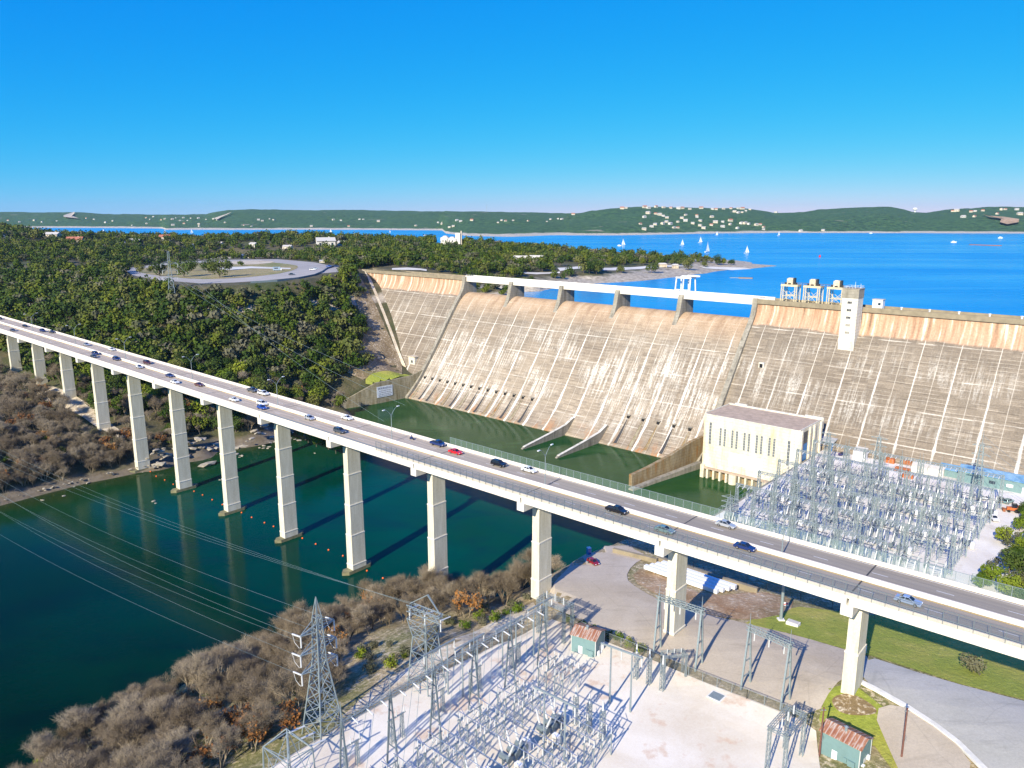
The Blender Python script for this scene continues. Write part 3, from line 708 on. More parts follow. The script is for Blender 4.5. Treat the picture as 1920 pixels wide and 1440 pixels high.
mb = MB(); mb.grid(rows); fh = struct(mb.build('far_hills', 'far_hill', smooth=True))
FAR = rows
# ------------------------------------------------------------- the dam (local frame: x = t, y = -o)
DAM = empty('dam', S0, DAM_ROT)
tag(DAM, 'long concrete gravity dam with open spillway bays between the wooded hill and the power house', 'dam')
def L(t, o, z): return (t, -o, z)
def prof_face(z):                 # non-overflow downstream face
    if z <= 63: return 7.3 + (63 - z) * .71
    u_ = (76 - z) / 13.0; return .4 + 6.9 * u_ ** 1.9
SPO = [(-9, 60), (-8.5, 65), (-6.5, 67.2), (-4, 67.7), (-1.5, 67.45), (1.2, 66.5), (4.0, 64.6), (6.6, 62.2), (9, 59.4), (13, 54.1), (17, 48.7), (22, 41.8), (27, 34.9), (32, 28.0), (36, 22.6), (39.5, 18.2), (43, 13.6), (46, 10.2), (49, 7.1), (52, 4.2), (55, 1.7), (57, .45), (57.3, -3)]
def extr(mb, prof, t0, t1, nt=2, cap=True, mi=0):
    ts = [t0 + (t1 - t0) * i / nt for i in range(nt + 1)]
    mb.grid([[L(t, o, z) for t in ts] for o, z in prof], mi)
    if cap:
        o0 = min(o for o, z in prof); zb = min(z for o, z in prof)
        for t, fl in ((t0, 1), (t1, 0)):
            p = [L(t, o, z) for o, z in prof] + [L(t, prof[-1][0] - .01, zb - 2), L(t, o0, zb - 2)]
            mb.face(p if fl else p[::-1], mi)
mb = MB(); extr(mb, SPO, 0, 215, 30); o = mb.build('spillway_chute', 'dam_spill', DAM, smooth=True)
def facepts(zb, ob=None, t_end=None):
    zs = [76, 75, 74, 73, 72, 71, 70, 69, 68, 66.5, 65, 63] + list(np.linspace(60, zb, 12))
    return [(prof_face(z), z) for z in zs]
top = [(-10, 40), (-10, 78.6), (-9.6, 78.6), (-9.6, 77.5), (.6, 77.5), (.6, 78.6), (1.35, 78.6), (1.35, 76.2), (.4, 76.0)]
mb = MB(); extr(mb, facepts(8), 217.6, 470, 2); mb.build('right_face', 'dam_face', DAM, smooth=True)
# left section keeps to the line where the hill comes down
mb = MB(); rows = []
for z in [76, 74, 72, 70, 68, 66.5, 65, 63] + list(np.linspace(60, 8, 14)):
    tl = -118 + (76 - z) * 1.36 if z > 70 else -118 + (76 - z) * 1.62; tl = min(tl, -8)
    rows.append([L(tl + (-2.6 - tl) * i / 4, prof_face(z), z) for i in range(5)])
mb.grid(rows); mb.build('left_face', 'dam_spill', DAM, smooth=True).data.materials[0] = MATS['dam_face']
for t0, t1 in ((-118, -2.6), (217.6, 470)): mb = MB(); extr(mb, top, t0, t1, 1); mb.build('crest_parapet', 'crest_concrete', DAM)
# training walls that bound the spillway
for t0, t1 in ((-2.6, 0), (215, 217.6)):
    mb = MB()
    pr = [(-10, 78.8), (1.6, 78.8), (1.9, 75), (3.2, 70.5), (5.4, 67.0)] + [(o + 1.6, z + 1.4) for o, z in SPO[8:19]] + [(58, 1.2 if t0 < 0 else .8), (58, -4)]
    extr(mb, pr, t0, t1, 1)
    mb.build('training_wall', 'grey_concrete', DAM)
# spillway bridge piers
for i in range(1, 5):
    t = 43 * i; mb = MB(); w = 1.35
    side = [(-11.5, 58), (-11.5, 76), (.9, 77.6), (1.6, 76), (3.6, 68), (6.2, 63), (9.0, 59.0), (11.5, 54.5)]
    a_ = [L(t - w, o, z) for o, z in side]; b2 = [L(t + w, o, z) for o, z in side]
    mb.face(a_[::-1]); mb.face(b2)
    for j in range(len(side)):
        k = (j + 1) % len(side); mb.face([a_[j], a_[k], b2[k], b2[j]])
    mb.box((t, 6.3, 75.6), (w * 2 + .6, 12, .8)); mb.build('spillway_pier', 'grey_concrete', DAM)
for i in range(5):
    t0, t1 = 43 * i - (1.5 if i == 0 else 0) , 43 * (i + 1) + (8 if i == 4 else 0)
    mb = MB(); g = .12
    mb.box(((t0 + t1) / 2, 4.4, 77.2), (t1 - t0 - g, 8.2, .5)); mb.box(((t0 + t1) / 2, .25, 77.35), (t1 - t0 - g, .35, 3.9)); mb.box(((t0 + t1) / 2, 8.6, 77.6), (t1 - t0 - g, .35, 3.2))
    mb.build('bridge_span', 'white_concrete', DAM)
    rl = MB()
    for k in range(9):
        x = t0 + 1 + (t1 - t0 - 2) * k / 8; rl.beam((x, .25, 79.3), (x, .25, 80.1), .12)
    for z in (79.7, 80.1): rl.beam((t0 + .6, .25, z), (t1 - .6, .25, z), .08)
    rl.build('railing', 'white_paint', DAM)
# outlets at the foot of the chute
def so(z):    # chute offset at height z
    return float(np.interp(-z, [-q[1] for q in SPO[3:]], [q[0] for q in SPO[3:]]))
outl = [2.5 + 7.4 * i for i in range(14)] + [167 + 9.4 * i for i in range(5)]
for j, t in enumerate(outl):
    zc = 12.5 if j < 14 else 13.5
    mb = MB(); w = .8; z1, z0 = zc + .7, zc - .9
    o1, o0 = so(z1), so(z0)
    mb.hexa([L(t - w, o1 + 1.1, z0 + .4), L(t + w, o1 + 1.1, z0 + .4), L(t + w, o1 - 1, z0 + .4), L(t - w, o1 - 1, z0 + .4)],
            [L(t - w, o1 + .9, z1 + .25), L(t + w, o1 + .9, z1 + .25), L(t + w, o1 - 1, z1 + .6), L(t - w, o1 - 1, z1 + .6)])
    a_ = mb.build('outlet_opening', 'dark_hole', DAM)
    mb = MB(); mb.box((t, -(so(z1) + .1), z1 + .5), (w * 2 + .7, 1.7, .28)); mb.build('outlet_hood', 'grey_concrete', a_)
    # flat strip below the opening: groove shade and stain in its colour, raised cheeks
    zs = [zc - 1, zc - 3, zc - 6, zc - 8.5, zc - 10.5, max(.8, zc - 12)]
    mb = MB(); dp = .14
    mb.grid([[L(t - 1.0 * (.35 + .65 * q), so(z) + dp, z + dp), L(t + 1.0 * (.35 + .65 * q), so(z) + dp, z + dp)] for q, z in zip((0, .2, .5, .7, .85, 1), zs)])
    mb.build('painted_groove', 'wall_stained' if j in (3, 4, 9, 10, 16, 18) else 'joint_dark' if j % 3 else 'wall_concrete', DAM)
    mb = MB()
    for s_ in (-1, 1):
        for (q0, z_0), (q1, z_1) in zip(list(zip((0, .2, .5, .7, .85, 1), zs))[:-1], list(zip((0, .2, .5, .7, .85, 1), zs))[1:]):
            f0, f1 = 1.25 * (.35 + .65 * q0), 1.25 * (.35 + .65 * q1)
            mb.beam(L(t + s_ * f0, so(z_0) + .1, z_0 + .1), L(t + s_ * f1, so(z_1) + .1, z_1 + .1), .45, .5)
    mb.build('groove_cheek', 'dam_spill', DAM)
# divider wedges
for t in (133.5, 156.8):
    mb = MB(); w = .65
    side = [(49, 8.6), (56, 5.8), (70, 3.7), (92, 1.0), (93.5, .4), (93.5, -3), (40, -3)]
    a_ = [L(t - w, o, z) for o, z in side]; b2 = [L(t + w, o, z) for o, z in side]
    mb.face(a_[::-1]); mb.face(b2)
    for j in range(len(side)):
        k = (j + 1) % len(side); mb.face([a_[j], a_[k], b2[k], b2[j]])
    dw = mb.build('divider_wall', 'grey_concrete', DAM)
    mb = MB()
    for (o0, z0_), (o1, z1_) in zip(side[:3], side[1:4]): mb.beam(L(t, o0, z0_ + .12), L(t, o1, z1_ + .12), 1.55, .25)
    mb.build('coping', 'tower_concrete', dw)
# lift tower on the face
mb = MB(); tc, w = 267.6, 3.7
z0, z1 = 52, 83.4
mb.box((tc, -6.9, (z0 + z1) / 2), (w * 2, 7.4, z1 - z0)); TW = mb.build('lift_tower', 'tower_concrete', DAM)
mb = MB(); mb.box((tc, -6.9, 85.5), (w * 2 + .3, 7.7, 4.2)); mb.box((tc, -6.9, 87.75), (w * 2 + .6, 8.0, .4)); mb.build('tower_head', 'grey_concrete', TW)
mb = MB()
for k in range(5):
    z = 81.3 - k * 3.6
    mb2 = MB(); mb2.box((tc, -10.63, z), (1.9, .1, 1.05))
    wn = mb2.build('window', 'dark_hole' if k < 3 else 'grey_concrete', TW)
    m3 = MB()
    for x in (-1, -.33, .33, 1): m3.box((tc + x, -10.7, z), (.1, .14, 1.15))
    for zz_ in (-.55, .55): m3.box((tc, -10.7, z + zz_), (2.1, .14, .1))
    m3.build('window_frame', 'trim', wn)
mb = MB()
for x in np.linspace(-3.6, 3.6, 6):
    for y in (-10.6, -3.2): mb.beam((tc + x, y, 87.9), (tc + x, y, 88.9), .08)
for y in np.linspace(-10.6, -3.2, 5):
    for x in (-3.6, 3.6): mb.beam((tc + x, y, 87.9), (tc + x, y, 88.9), .08)
for y in (-10.6, -3.2): mb.beam((tc - 3.6, y, 88.9), (tc + 3.6, y, 88.9), .07)
for x in (-3.6, 3.6): mb.beam((tc + x, -10.6, 88.9), (tc + x, -3.2, 88.9), .07)
mb.beam((tc + 1, -8, 87.9), (tc + 1, -8, 91), .1); mb.beam((tc + 2.6, -5, 87.9), (tc + 2.6, -5, 90), .1)
mb.build('roof_railing', 'white_paint', TW)
# downstream wing walls
def wall(name, line, mat, label, th=1.4):
    mb = MB(); f = []; b3 = []
    for i, (t, o, z) in enumerate(line):
        p = dam(t, o); a_ = dam(*line[max(0, i - 1)][:2]); b2 = dam(*line[min(len(line) - 1, i + 1)][:2]); d = (b2 - a_).normalized(); n_ = Vector((-d.y, d.x, 0)) * th / 2
        f.append((p + n_, z)); b3.append((p - n_, z))
    R_ = lambda p, z: (p.x, p.y, z)
    mb.grid([[R_(p, -5) for p, z in f], [R_(p, z) for p, z in f], [R_(p, z) for p, z in b3], [R_(p, -5) for p, z in b3]])
    for q, r_ in ((f[0], b3[0]), (f[-1], b3[-1])): mb.face([R_(q[0], -5), R_(q[0], q[1]), R_(r_[0], r_[1]), R_(r_[0], -5)])
    o = mb.build(name, mat); tag(o, label, 'retaining wall'); return o
WL1 = [(-1.5, 34, 26), (-1.7, 42, 17.5), (-2.4, 52, 14.8), (-3.6, 66, 14.3), (-4.6, 81, 14.1), (-8.2, 98, 7.5), (-9.7, 105, 4.9), (-10.6, 109, 4.6)]
wall('retaining_wall', WL1, 'wall_concrete', 'weathered concrete wall carrying a white sign left of the spillway pool')
mb = MB(); mb.box((0, 0, 2.4), (3.2, 6.5, 4.9)); e_ = mb.build('wall_pillar', 'wall_concrete', loc=dam(-13.2, 109, 0), rotz=DAM_ROT); tag(e_, 'square concrete pillar ending the wing wall beside the river', 'pillar')
wall('retaining_wall', [(217, 44, 16.5), (216.4, 52, 14.6), (214.6, 60, 13.2), (212.6, 76, 9.7), (209.8, 93, 6.8), (208.2, 103.5, 5.7)], 'wall_stained', 'brown stained concrete wing wall between spillway pool and power house pool', 1.8)
wall('footing_wall', [(219, 58, 3.2), (217.0, 70, 2.6), (213.8, 90, 1.6), (211.4, 108, .9)], 'grey_concrete', 'low grey concrete apron at the foot of the brown wing wall', 2.6)
wall('quay_wall', [(272.1, 52, 16.35), (272.1, 100, 16.35), (272.1, 151.8, 16.35)], 'grey_concrete', 'concrete quay wall holding up the yard edge beside the power house pool', .8)
# warning sign
sg = MB(); sg.box((0, 0, 0), (12.4, .18, 7.2)); dn = (dam(-4.6, 81) - dam(-3.6, 66)).normalized()
s0 = dam(-4.15, 74.5, 7.6); nrm = Vector((-dn.y, dn.x, 0))
if nrm.dot(U) < 0: nrm = -nrm
s0 = s0 + nrm * .85
SG = sg.build('sign', 'sign_board', loc=s0, rotz=math.atan2(nrm.y, nrm.x) + math.pi / 2); tag(SG, 'large pale rectangular warning sign fixed to the wing wall above green water', 'sign')
def text_mesh(txt, size, loc, parent, mat, name='lettering'):
    cu = bpy.data.curves.new('t', 'FONT'); cu.body = txt; cu.size = size; cu.align_x = 'CENTER'; cu.align_y = 'CENTER'; cu.extrude = .03; cu.space_character = 1.15
    to_ = bpy.data.objects.new('t', cu); COL.objects.link(to_); dg = bpy.context.evaluated_depsgraph_get(); dg.update()
    me = bpy.data.meshes.new_from_object(to_.evaluated_get(dg)); bpy.data.objects.remove(to_); me.materials.clear(); me.materials.append(MATS[mat])
    me.transform(Matrix.Rotation(R(90), 4, 'X')); o = bpy.data.objects.new(name, me); COL.objects.link(o); o.parent = parent; o.location = loc; return o
text_mesh('WARNING', 2.1, (0, -.13, 2.2), SG, 'sign_letter')
for r_, z in enumerate((.55, -.65, -1.8, -2.85)):
    x = -4.6; mb = MB()
    while x < 4.8:
        w_ = rnd.uniform(.3, 1.3); mb.box((x + w_ / 2, -.11, z), (w_, .04, .42)); x += w_ + .3
    mb.build('lettering', 'sign_letter', SG)

# ------------------------------------------------------------- power house
PH = empty('power_house', dam(248.4, 60, 0), DAM_ROT); tag(PH, 'pale concrete power house with tall slit windows at the foot of the dam', 'power house')
def pl(t, o, z): return (t - 248.4, -(o - 60), z)
T0, T1, OF, OB = 225.6, 271.2, 68.6, 44.0
w = MB()
zt = 30.6; zb = 5.2
w.hexa([pl(T0, OF, zb), pl(T1, OF, zb), pl(T1, OB, zb), pl(T0, OB, zb)], [pl(T0, OF, zt), pl(T1, OF, zt), pl(T1, OB, zt), pl(T0, OB, zt)])
w.build('wall', 'house_concrete', PH)
rf = MB(); rf.hexa([pl(T0 + .5, OF - .5, zt), pl(T1 - .5, OF - .5, zt), pl(T1 - .5, OB + .5, zt), pl(T0 + .5, OB + .5, zt)], [pl(T0 + .5, OF - .5, zt + .25), pl(T1 - .5, OF - .5, zt + .25), pl(T1 - .5, OB + .5, zt + .25), pl(T0 + .5, OB + .5, zt + .25)])
rfo = rf.build('roof', 'roof_brown', PH)
pp = MB()
def pbx(t0, t1, o0, o1, z0, z1, mb=None):
    (mb or pp).hexa([pl(t0, o1, z0), pl(t1, o1, z0), pl(t1, o0, z0), pl(t0, o0, z0)], [pl(t0, o1, z1), pl(t1, o1, z1), pl(t1, o0, z1), pl(t0, o0, z1)])
pbx(T0, T1, OB - .6, OB + .4, zt, zt + .9); pbx(T0 + .1, T0 + .5, OB + .4, OF - .1, zt, zt + .6); pbx(T1 - .5, T1 - .1, OB + .4, OF - .1, zt, zt + .6); pbx(T0, T1, OF - .4, OF + .05, zt, zt + .35)
pbx(T0 + 3, T0 + 9, OB - 1.6, OB - .6, zt - 4, zt + 1.3); pbx(T1 - 8, T1 + .4, OB - 1.6, OB - .6, zt - 4, zt + 1.3)
pp.build('parapet', 'tower_concrete', rfo)
def slit(t, z0, z1, wd):
    m_ = MB(); pbx(t - wd / 2, t + wd / 2, OF - .25, OF + .06, z0, z1, m_); q = m_.build('window', 'window_glass', PH)
    fr = MB(); n_ = 7
    for i in range(n_ + 1): z = z0 + (z1 - z0) * i / n_; pbx(t - wd / 2, t + wd / 2, OF + .06, OF + .12, z - .07, z + .07, fr)
    for x in (-wd / 2, 0, wd / 2): pbx(t + x - .06, t + x + .06, OF + .062, OF + .14, z0, z1, fr)
    fr.build('window_frame', 'trim', q)
slit(T0 + 3.4, 16.6, 27.2, 1.1); slit(T1 - 4.6, 14.2, 25.6, 1.1)
for i in range(5):
    for dx in (0, 2.2): slit(T0 + 8.6 + i * 5.9 + dx, 16.9, 25.4 - i * .0, .95)
m_ = MB(); pbx(T0 + 13.5, T0 + 29.5, OF, OF + .05, 9.0, 14.6, m_); m_.build('white_panel', 'white_paint', PH)
m_ = MB()
for t in (T0 + 7, T0 + 35.8): pbx(t - .08, t + .08, OF, OF + .03, zb, zt, m_)
m_.build('wall_joint', 'trim', PH)
# end wall: pilasters and tall blue door
m_ = MB()
for o_ in (OB + 1.2, OB + 9, OF - 10.5, OF - 1.2):
    m_.hexa([pl(T1, o_ + .8, 16), pl(T1 + .7, o_ + .8, 16), pl(T1 + .7, o_ - .8, 16), pl(T1, o_ - .8, 16)], [pl(T1, o_ + .8, zt), pl(T1 + .7, o_ + .8, zt), pl(T1 + .7, o_ - .8, zt), pl(T1, o_ - .8, zt)])
m_.build('pilaster', 'house_concrete', PH)
m_ = MB(); m_.hexa([pl(T1, OF - 3, 16.2), pl(T1 + .12, OF - 3, 16.2), pl(T1 + .12, OF - 8.5, 16.2), pl(T1, OF - 8.5, 16.2)], [pl(T1, OF - 3, 24), pl(T1 + .12, OF - 3, 24), pl(T1 + .12, OF - 8.5, 24), pl(T1, OF - 8.5, 24)])
dr = m_.build('door', 'blue_door', PH)
m_ = MB(); m_.hexa([pl(T1, OF - 3, 24.1), pl(T1 + .1, OF - 3, 24.1), pl(T1 + .1, OF - 8.5, 24.1), pl(T1, OF - 8.5, 24.1)], [pl(T1, OF - 3, 29.5), pl(T1 + .1, OF - 3, 29.5), pl(T1 + .1, OF - 8.5, 29.5), pl(T1, OF - 8.5, 29.5)])
m_.build('window', 'window_glass', PH)
# draft tube deck and piers
m_ = MB(); pbx(T0 + 1.6, T1, OF + .0, OF + 1.5, 4.6, 5.4, m_); m_.build('outlet_deck', 'roof_brown', PH)
m_ = MB(); pbx(T0, T1, OB, OF - 1.6, -3, zb, m_); m_.build('back_wall', 'wall_stained', PH)
m_ = MB(); pbx(T0, T0 + 1.8, OF - 1.5, OF + 1.6, -3, 6.4, m_); m_.build('corner_block', 'house_concrete', PH)
for i in range(14):
    t = T0 + 3.4 + i * 3.2; big = i in (4, 9)
    m_ = MB()
    if big: m_.tube([pl(t, OF + .6, -3), pl(t, OF + .6, 4.6)], 1.9, 12)
    else: pbx(t - .45, t + .45, OF - 1.6, OF + 1.2, -3, 4.6, m_)
    m_.build('draft_tube_pier', 'house_concrete', PH)
# lower gate house on the hillside left of the spillway
VH = empty('valve_house', dam(-17, 35.5, 12), DAM_ROT); tag(VH, 'small square concrete hut at the hill foot beside the left dam face', 'hut')
m_ = MB(); m_.box((0, 0, 5.5), (6.4, 6.4, 13)); m_.build('wall', 'tower_concrete', VH)
m_ = MB(); m_.box((0, 0, 12.25), (7.4, 7.4, .5)); m_.build('roof', 'sand_rock', VH)
m_ = MB(); m_.box((.4, -3.24, 8.8), (1.6, .12, 1.8)); m_.build('window', 'window_glass', VH)
# gallery door on the right face
AD = empty('gallery_portal', dam(230, prof_face(47), 46), DAM_ROT); tag(AD, 'small arched gallery opening in the dam face above the power house', 'portal')
m_ = MB(); m_.box((0, .2, 1.3), (2.8, 2.2, 2.8)); m_.build('frame', 'tower_concrete', AD)
m_ = MB(); m_.box((0, -.95, 1.1), (1.6, .14, 2.0)); m_.build('door', 'dark_hole', AD)
# three tall gate gantries on the crest
def gantry():
    r_ = empty('gantry_crane', (0, 0, 0)); tag(r_, None, 'gantry crane', 'gate gantries on the dam crest')
    for x in (-4.2, 4.2):
        for y in (-4.0, 4.0):
            m_ = MB()
            for dx in (-.75, .75): m_.beam((x + dx, y, 0), (x + dx * .8, y, 11), .42)
            for k in range(6): z = k * 1.9; s_ = 1 if k % 2 else -1; m_.beam((x - .7 * s_, y, z), (x + .7 * s_, y, z + 1.9), .16); m_.beam((x - .7, y, z + 1.9), (x + .7, y, z + 1.9), .16)
            m_.build('leg', 'cream', r_)
    m_ = MB()
    for y in (-4, 4):
        m_.beam((-5.2, y, 11.3), (5.2, y, 11.3), .9, 1.1); m_.beam((-4, y, 4.6), (4, y, 4.6), .35)
        for s_ in (-1, 1): m_.beam((-3.6 * s_, y, 1), (3.6 * s_, y, 8.4), .2)
    for x in (-4.9, 4.9): m_.beam((x, -4, 11.3), (x, 4, 11.3), .8, 1)
    m_.box((0, 0, 11.9), (10.2, 8.6, .25)); m_.build('frame', 'cream', r_)
    m_ = MB(); m_.box((-.4, 0, 14.0), (3.6, 4.2, 3.8)); m_.box((-.4, 0, 16.1), (2.8, 3.6, .5), taper=.8); hs = m_.build('hoist_house', 'sand_rock', r_)
    m_ = MB(); m_.box((2.1, 0, 14.3), (1.0, 3.0, 4.2)); m_.box((-3.1, 0, 12.6), (1.2, 2.6, 1.1)); m_.box((2.9, 0, 12.7), (1.2, 2.6, 1.2)); m_.box((-.4, -2.3, 12.5), (1.8, .4, .8)); m_.build('motor', 'black_metal', hs)
    m_ = MB()
    for x in (-5, 5): m_.beam((x, -4.2, 12), (x, -4.2, 13), .1); m_.beam((x, 4.2, 12), (x, 4.2, 13), .1); m_.beam((x, -4.2, 13), (x, 4.2, 13), .08)
    m_.build('railing', 'cream', r_); return r_
g0 = gantry()
for i, t in enumerate((232.6, 244.3, 256.2)):
    lb = ('leftmost of the three cream gate gantries on the dam crest', 'middle of the three cream gate gantries on the dam crest', 'cream gate gantry standing right next to the lift tower')[i]
    (place(g0, dam(t, -4.6, 77.6), DAM_ROT, (.84, .6, .77), lb) if i == 0 else copy_tree(g0, dam(t, -4.6, 77.6), DAM_ROT, (.84, .6, .77), label=lb))
m_ = MB()
for z in (0, .9): m_.beam(dam(233, -4.5, 86.9 + z), dam(256, -4.5, 86.9 + z), .14)
tag(m_.build('catwalk', 'pole_rust'), 'thin rusty catwalk linking the three cream gantries', 'catwalk')
# white travelling crane on the spillway bridge
c_ = empty('bridge_crane', dam(171.5, -4.4, 79.2), DAM_ROT); tag(c_, 'white portal crane standing on the spillway bridge', 'crane')
m_ = MB()
for x in (-4.2, .4, 4.6):
    for y in (-3.4, 3.4): m_ = MB(); m_.beam((x * 1.05, y, 0), (x, y * .8, 7.6), .55); m_.build('leg', 'white_paint', c_)
m_ = MB()
for y in (-2.8, 2.8): m_.beam((-4.6, y, 7.9), (5.2, y, 7.9), .6, .8)
m_.beam((1.5, 0, 9), (9, 0, 9), 1.2, .8); m_.box((1, 0, 8.6), (5, 4, .8)); m_.beam((-4.4, -3.2, 1.2), (4.8, -3.2, 1.2), .3); m_.build('frame', 'white_paint', c_)
# cabin and vehicles on the crest
cb = empty('crest_cabin', dam(276, -5, 77.6), DAM_ROT); tag(cb, 'small white cabin on the dam crest right of the lift tower', 'cabin')
m_ = MB(); m_.box((0, 0, 2.2), (4.6, 3.6, 4.4)); m_.build('wall', 'white_paint', cb); m_ = MB(); m_.box((0, 0, 4.55), (5.1, 4.1, .3)); m_.build('roof', 'house_roof_pale', cb); m_ = MB(); m_.box((.9, -1.85, 2.5), (1.2, .1, 1.2)); m_.build('window', 'window_glass', cb)
m_ = MB()
q0 = m_
for i, t in enumerate(range(288, 420, 12)):
    pk = MB(); pk.beam((0, 0, 0), (0, 0, 1.0), .5); pk.box((0, 0, 1.1), (.8, .8, .35))
    o = pk.build('lamp_bollard', 'white_paint', loc=dam(t, .9, 78.6)); tag(o, 'short white crest lamp on the parapet right of the lift tower', 'lamp', 'crest lamps along the parapet')
# pale strip of slope paving beside the left face
m_ = MB(); rows = []
for i in range(22):
    f = i / 21; z = 77 - 61 * f; tl = (-118 + (76 - z) * 1.36 if z > 70 else -118 + (76 - z) * 1.62); tl = min(tl, -9)
    row = []
    for w_ in (-.5, 2.2, 5.0):
        t = tl - w_ + .8; o_ = prof_face(min(z, 75.9)) + .9; p = dam(t, o_)
        row.append((p.x, p.y, max(z + .7 + w_ * .12, float(hA(np.array([p.x]), np.array([p.y]))[0]) + .2)))
    rows.append(row)
m_.grid(rows); struct(m_.build('slope_path', 'sand_rock', smooth=True))
# ------------------------------------------------------------- road bridge
BR = empty('road_bridge', (BP.x, BP.y, 0), BR_ROT); tag(BR, 'long white concrete road bridge on tall piers crossing the river', 'bridge')
NS = 1 if (Matrix.Rotation(-BR_ROT, 3, 'Z') @ ND).y > 0 else -1      # local y sign of the near side
def bl(k, w, z): return (k * SP, NS * w, z)
KA, KB = -16.0, 7.2
ks = [KA + (KB - KA) * i / 80 for i in range(81)]
def strip(secs, mats='white_concrete', name='girder', parent=BR, k0=KA, k1=KB, n=80, mi=None):
    mb = MB()
    kk = [k0 + (k1 - k0) * i / n for i in range(n + 1)]
    for sec in secs:
        mb.grid([[bl(k, w, bz(k) + z) for (w, z) in sec + [sec[0]]] for k in kk])
        for k in (k0, k1): mb.face([bl(k, w, bz(k) + z) for w, z in sec])
    return mb.build(name, mats, parent)
W = 9.35
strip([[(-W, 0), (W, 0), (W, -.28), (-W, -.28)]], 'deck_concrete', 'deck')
# precast girders, broken at every pier
gd = MB()
for k in range(-16, 7):
    for w in (-8.3, -4.2, 0, 4.2, 8.45):
        g = .006
        for a_, b2, dz in ((k + g, k + .5, 0), (k + .5, k + 1 - g, 0)):
            gd.hexa([bl(a_, w + .5, bz(a_) - 1.95), bl(b2, w + .5, bz(b2) - 1.95), bl(b2, w - .5, bz(b2) - 1.95), bl(a_, w - .5, bz(a_) - 1.95)],
                    [bl(a_, w + .62, bz(a_) - .285), bl(b2, w + .62, bz(b2) - .285), bl(b2, w - .62, bz(b2) - .285), bl(a_, w - .62, bz(a_) - .285)])
gd.build('girder', 'white_concrete', BR)
for s_ in (1, -1):
    strip([[(s_ * (W - .45), .003), (s_ * (W - .28), .9), (s_ * W, .9), (s_ * (W + .03), -.32), (s_ * (W - .05), -.32), (s_ * (W - .05), .003)]], 'barrier_concrete', 'parapet')
strip([[(-.42, .003), (-.2, .95), (.2, .95), (.42, .003)]], 'barrier_concrete', 'median_barrier')
# barrier joints
bj = MB()
for i in range(int((KB - KA) * 8)):
    k = KA + i / 8; bj.hexa([bl(k, W + .05, bz(k) - .3), bl(k + .0018, W + .05, bz(k) - .3), bl(k + .0018, W + .02, bz(k) - .3), bl(k, W + .02, bz(k) - .3)], [bl(k, W + .02, bz(k) + .88), bl(k + .0018, W + .02, bz(k) + .88), bl(k + .0018, W, bz(k) + .88), bl(k, W, bz(k) + .88)])
bj.build('barrier_joint', 'trim', BR)
# handrail on top of the near parapet
hr = MB()
for i in range(int((KB + 1) * 16)):
    k = -1 + i / 16
    if k > KB: break
    hr.beam(bl(k, W - .12, bz(k) + .9), bl(k, W - .12, bz(k) + 1.25), .07)
for i in range(40):
    k0, k1 = -1 + (KB + 1) * i / 40, -1 + (KB + 1) * (i + 1) / 40; hr.beam(bl(k0, W - .12, bz(k0) + 1.25), bl(k1, W - .12, bz(k1) + 1.25), .1)
hr.build('handrail', 'steel', BR)
# markings
def mark(w, k0, k1, wd=.14, mat='lane_white', n=2):
    mk.grid([[bl(k0 + (k1 - k0) * i / n, w - wd / 2, bz(k0 + (k1 - k0) * i / n) + .006), bl(k0 + (k1 - k0) * i / n, w + wd / 2, bz(k0 + (k1 - k0) * i / n) + .006)] for i in range(n + 1)])
mk = MB()
for w in (4.6, -4.6):
    k = KA
    while k < KB: mark(w, k, k + .075, .15); k += .29
mark(-8.3, KA, KB, .15, n=60); mark(8.3, KA, KB, .15, n=60); mk.build('lane_marking', 'lane_white', BR)
mk = MB(); mark(.85, KA, KB, .16, n=60); mark(-.85, KA, KB, .16, n=60); mk.build('edge_marking', 'lane_yellow', BR)
mk = MB()
for k in range(-16, 8):
    for w0, w1 in ((-8.9, -.43), (.43, 8.9)):
        mk.face([bl(k - .004, w0, bz(k) + .01), bl(k + .004, w0, bz(k) + .01), bl(k + .004, w1, bz(k) + .01), bl(k - .004, w1, bz(k) + .01)])
mk.build('expansion_joint', 'joint_dark', BR)
GZ = {-8: 27, -7: 24, -6: 22, -5: 14, -4: -1, -3: -3, -2: -3, -1: -3, 0: -3, 1: 2, 2: 19.5, 3: 22.5, 4: 25, 5: 26, 6: 27, -9: 33, -10: 42, -11: 50}
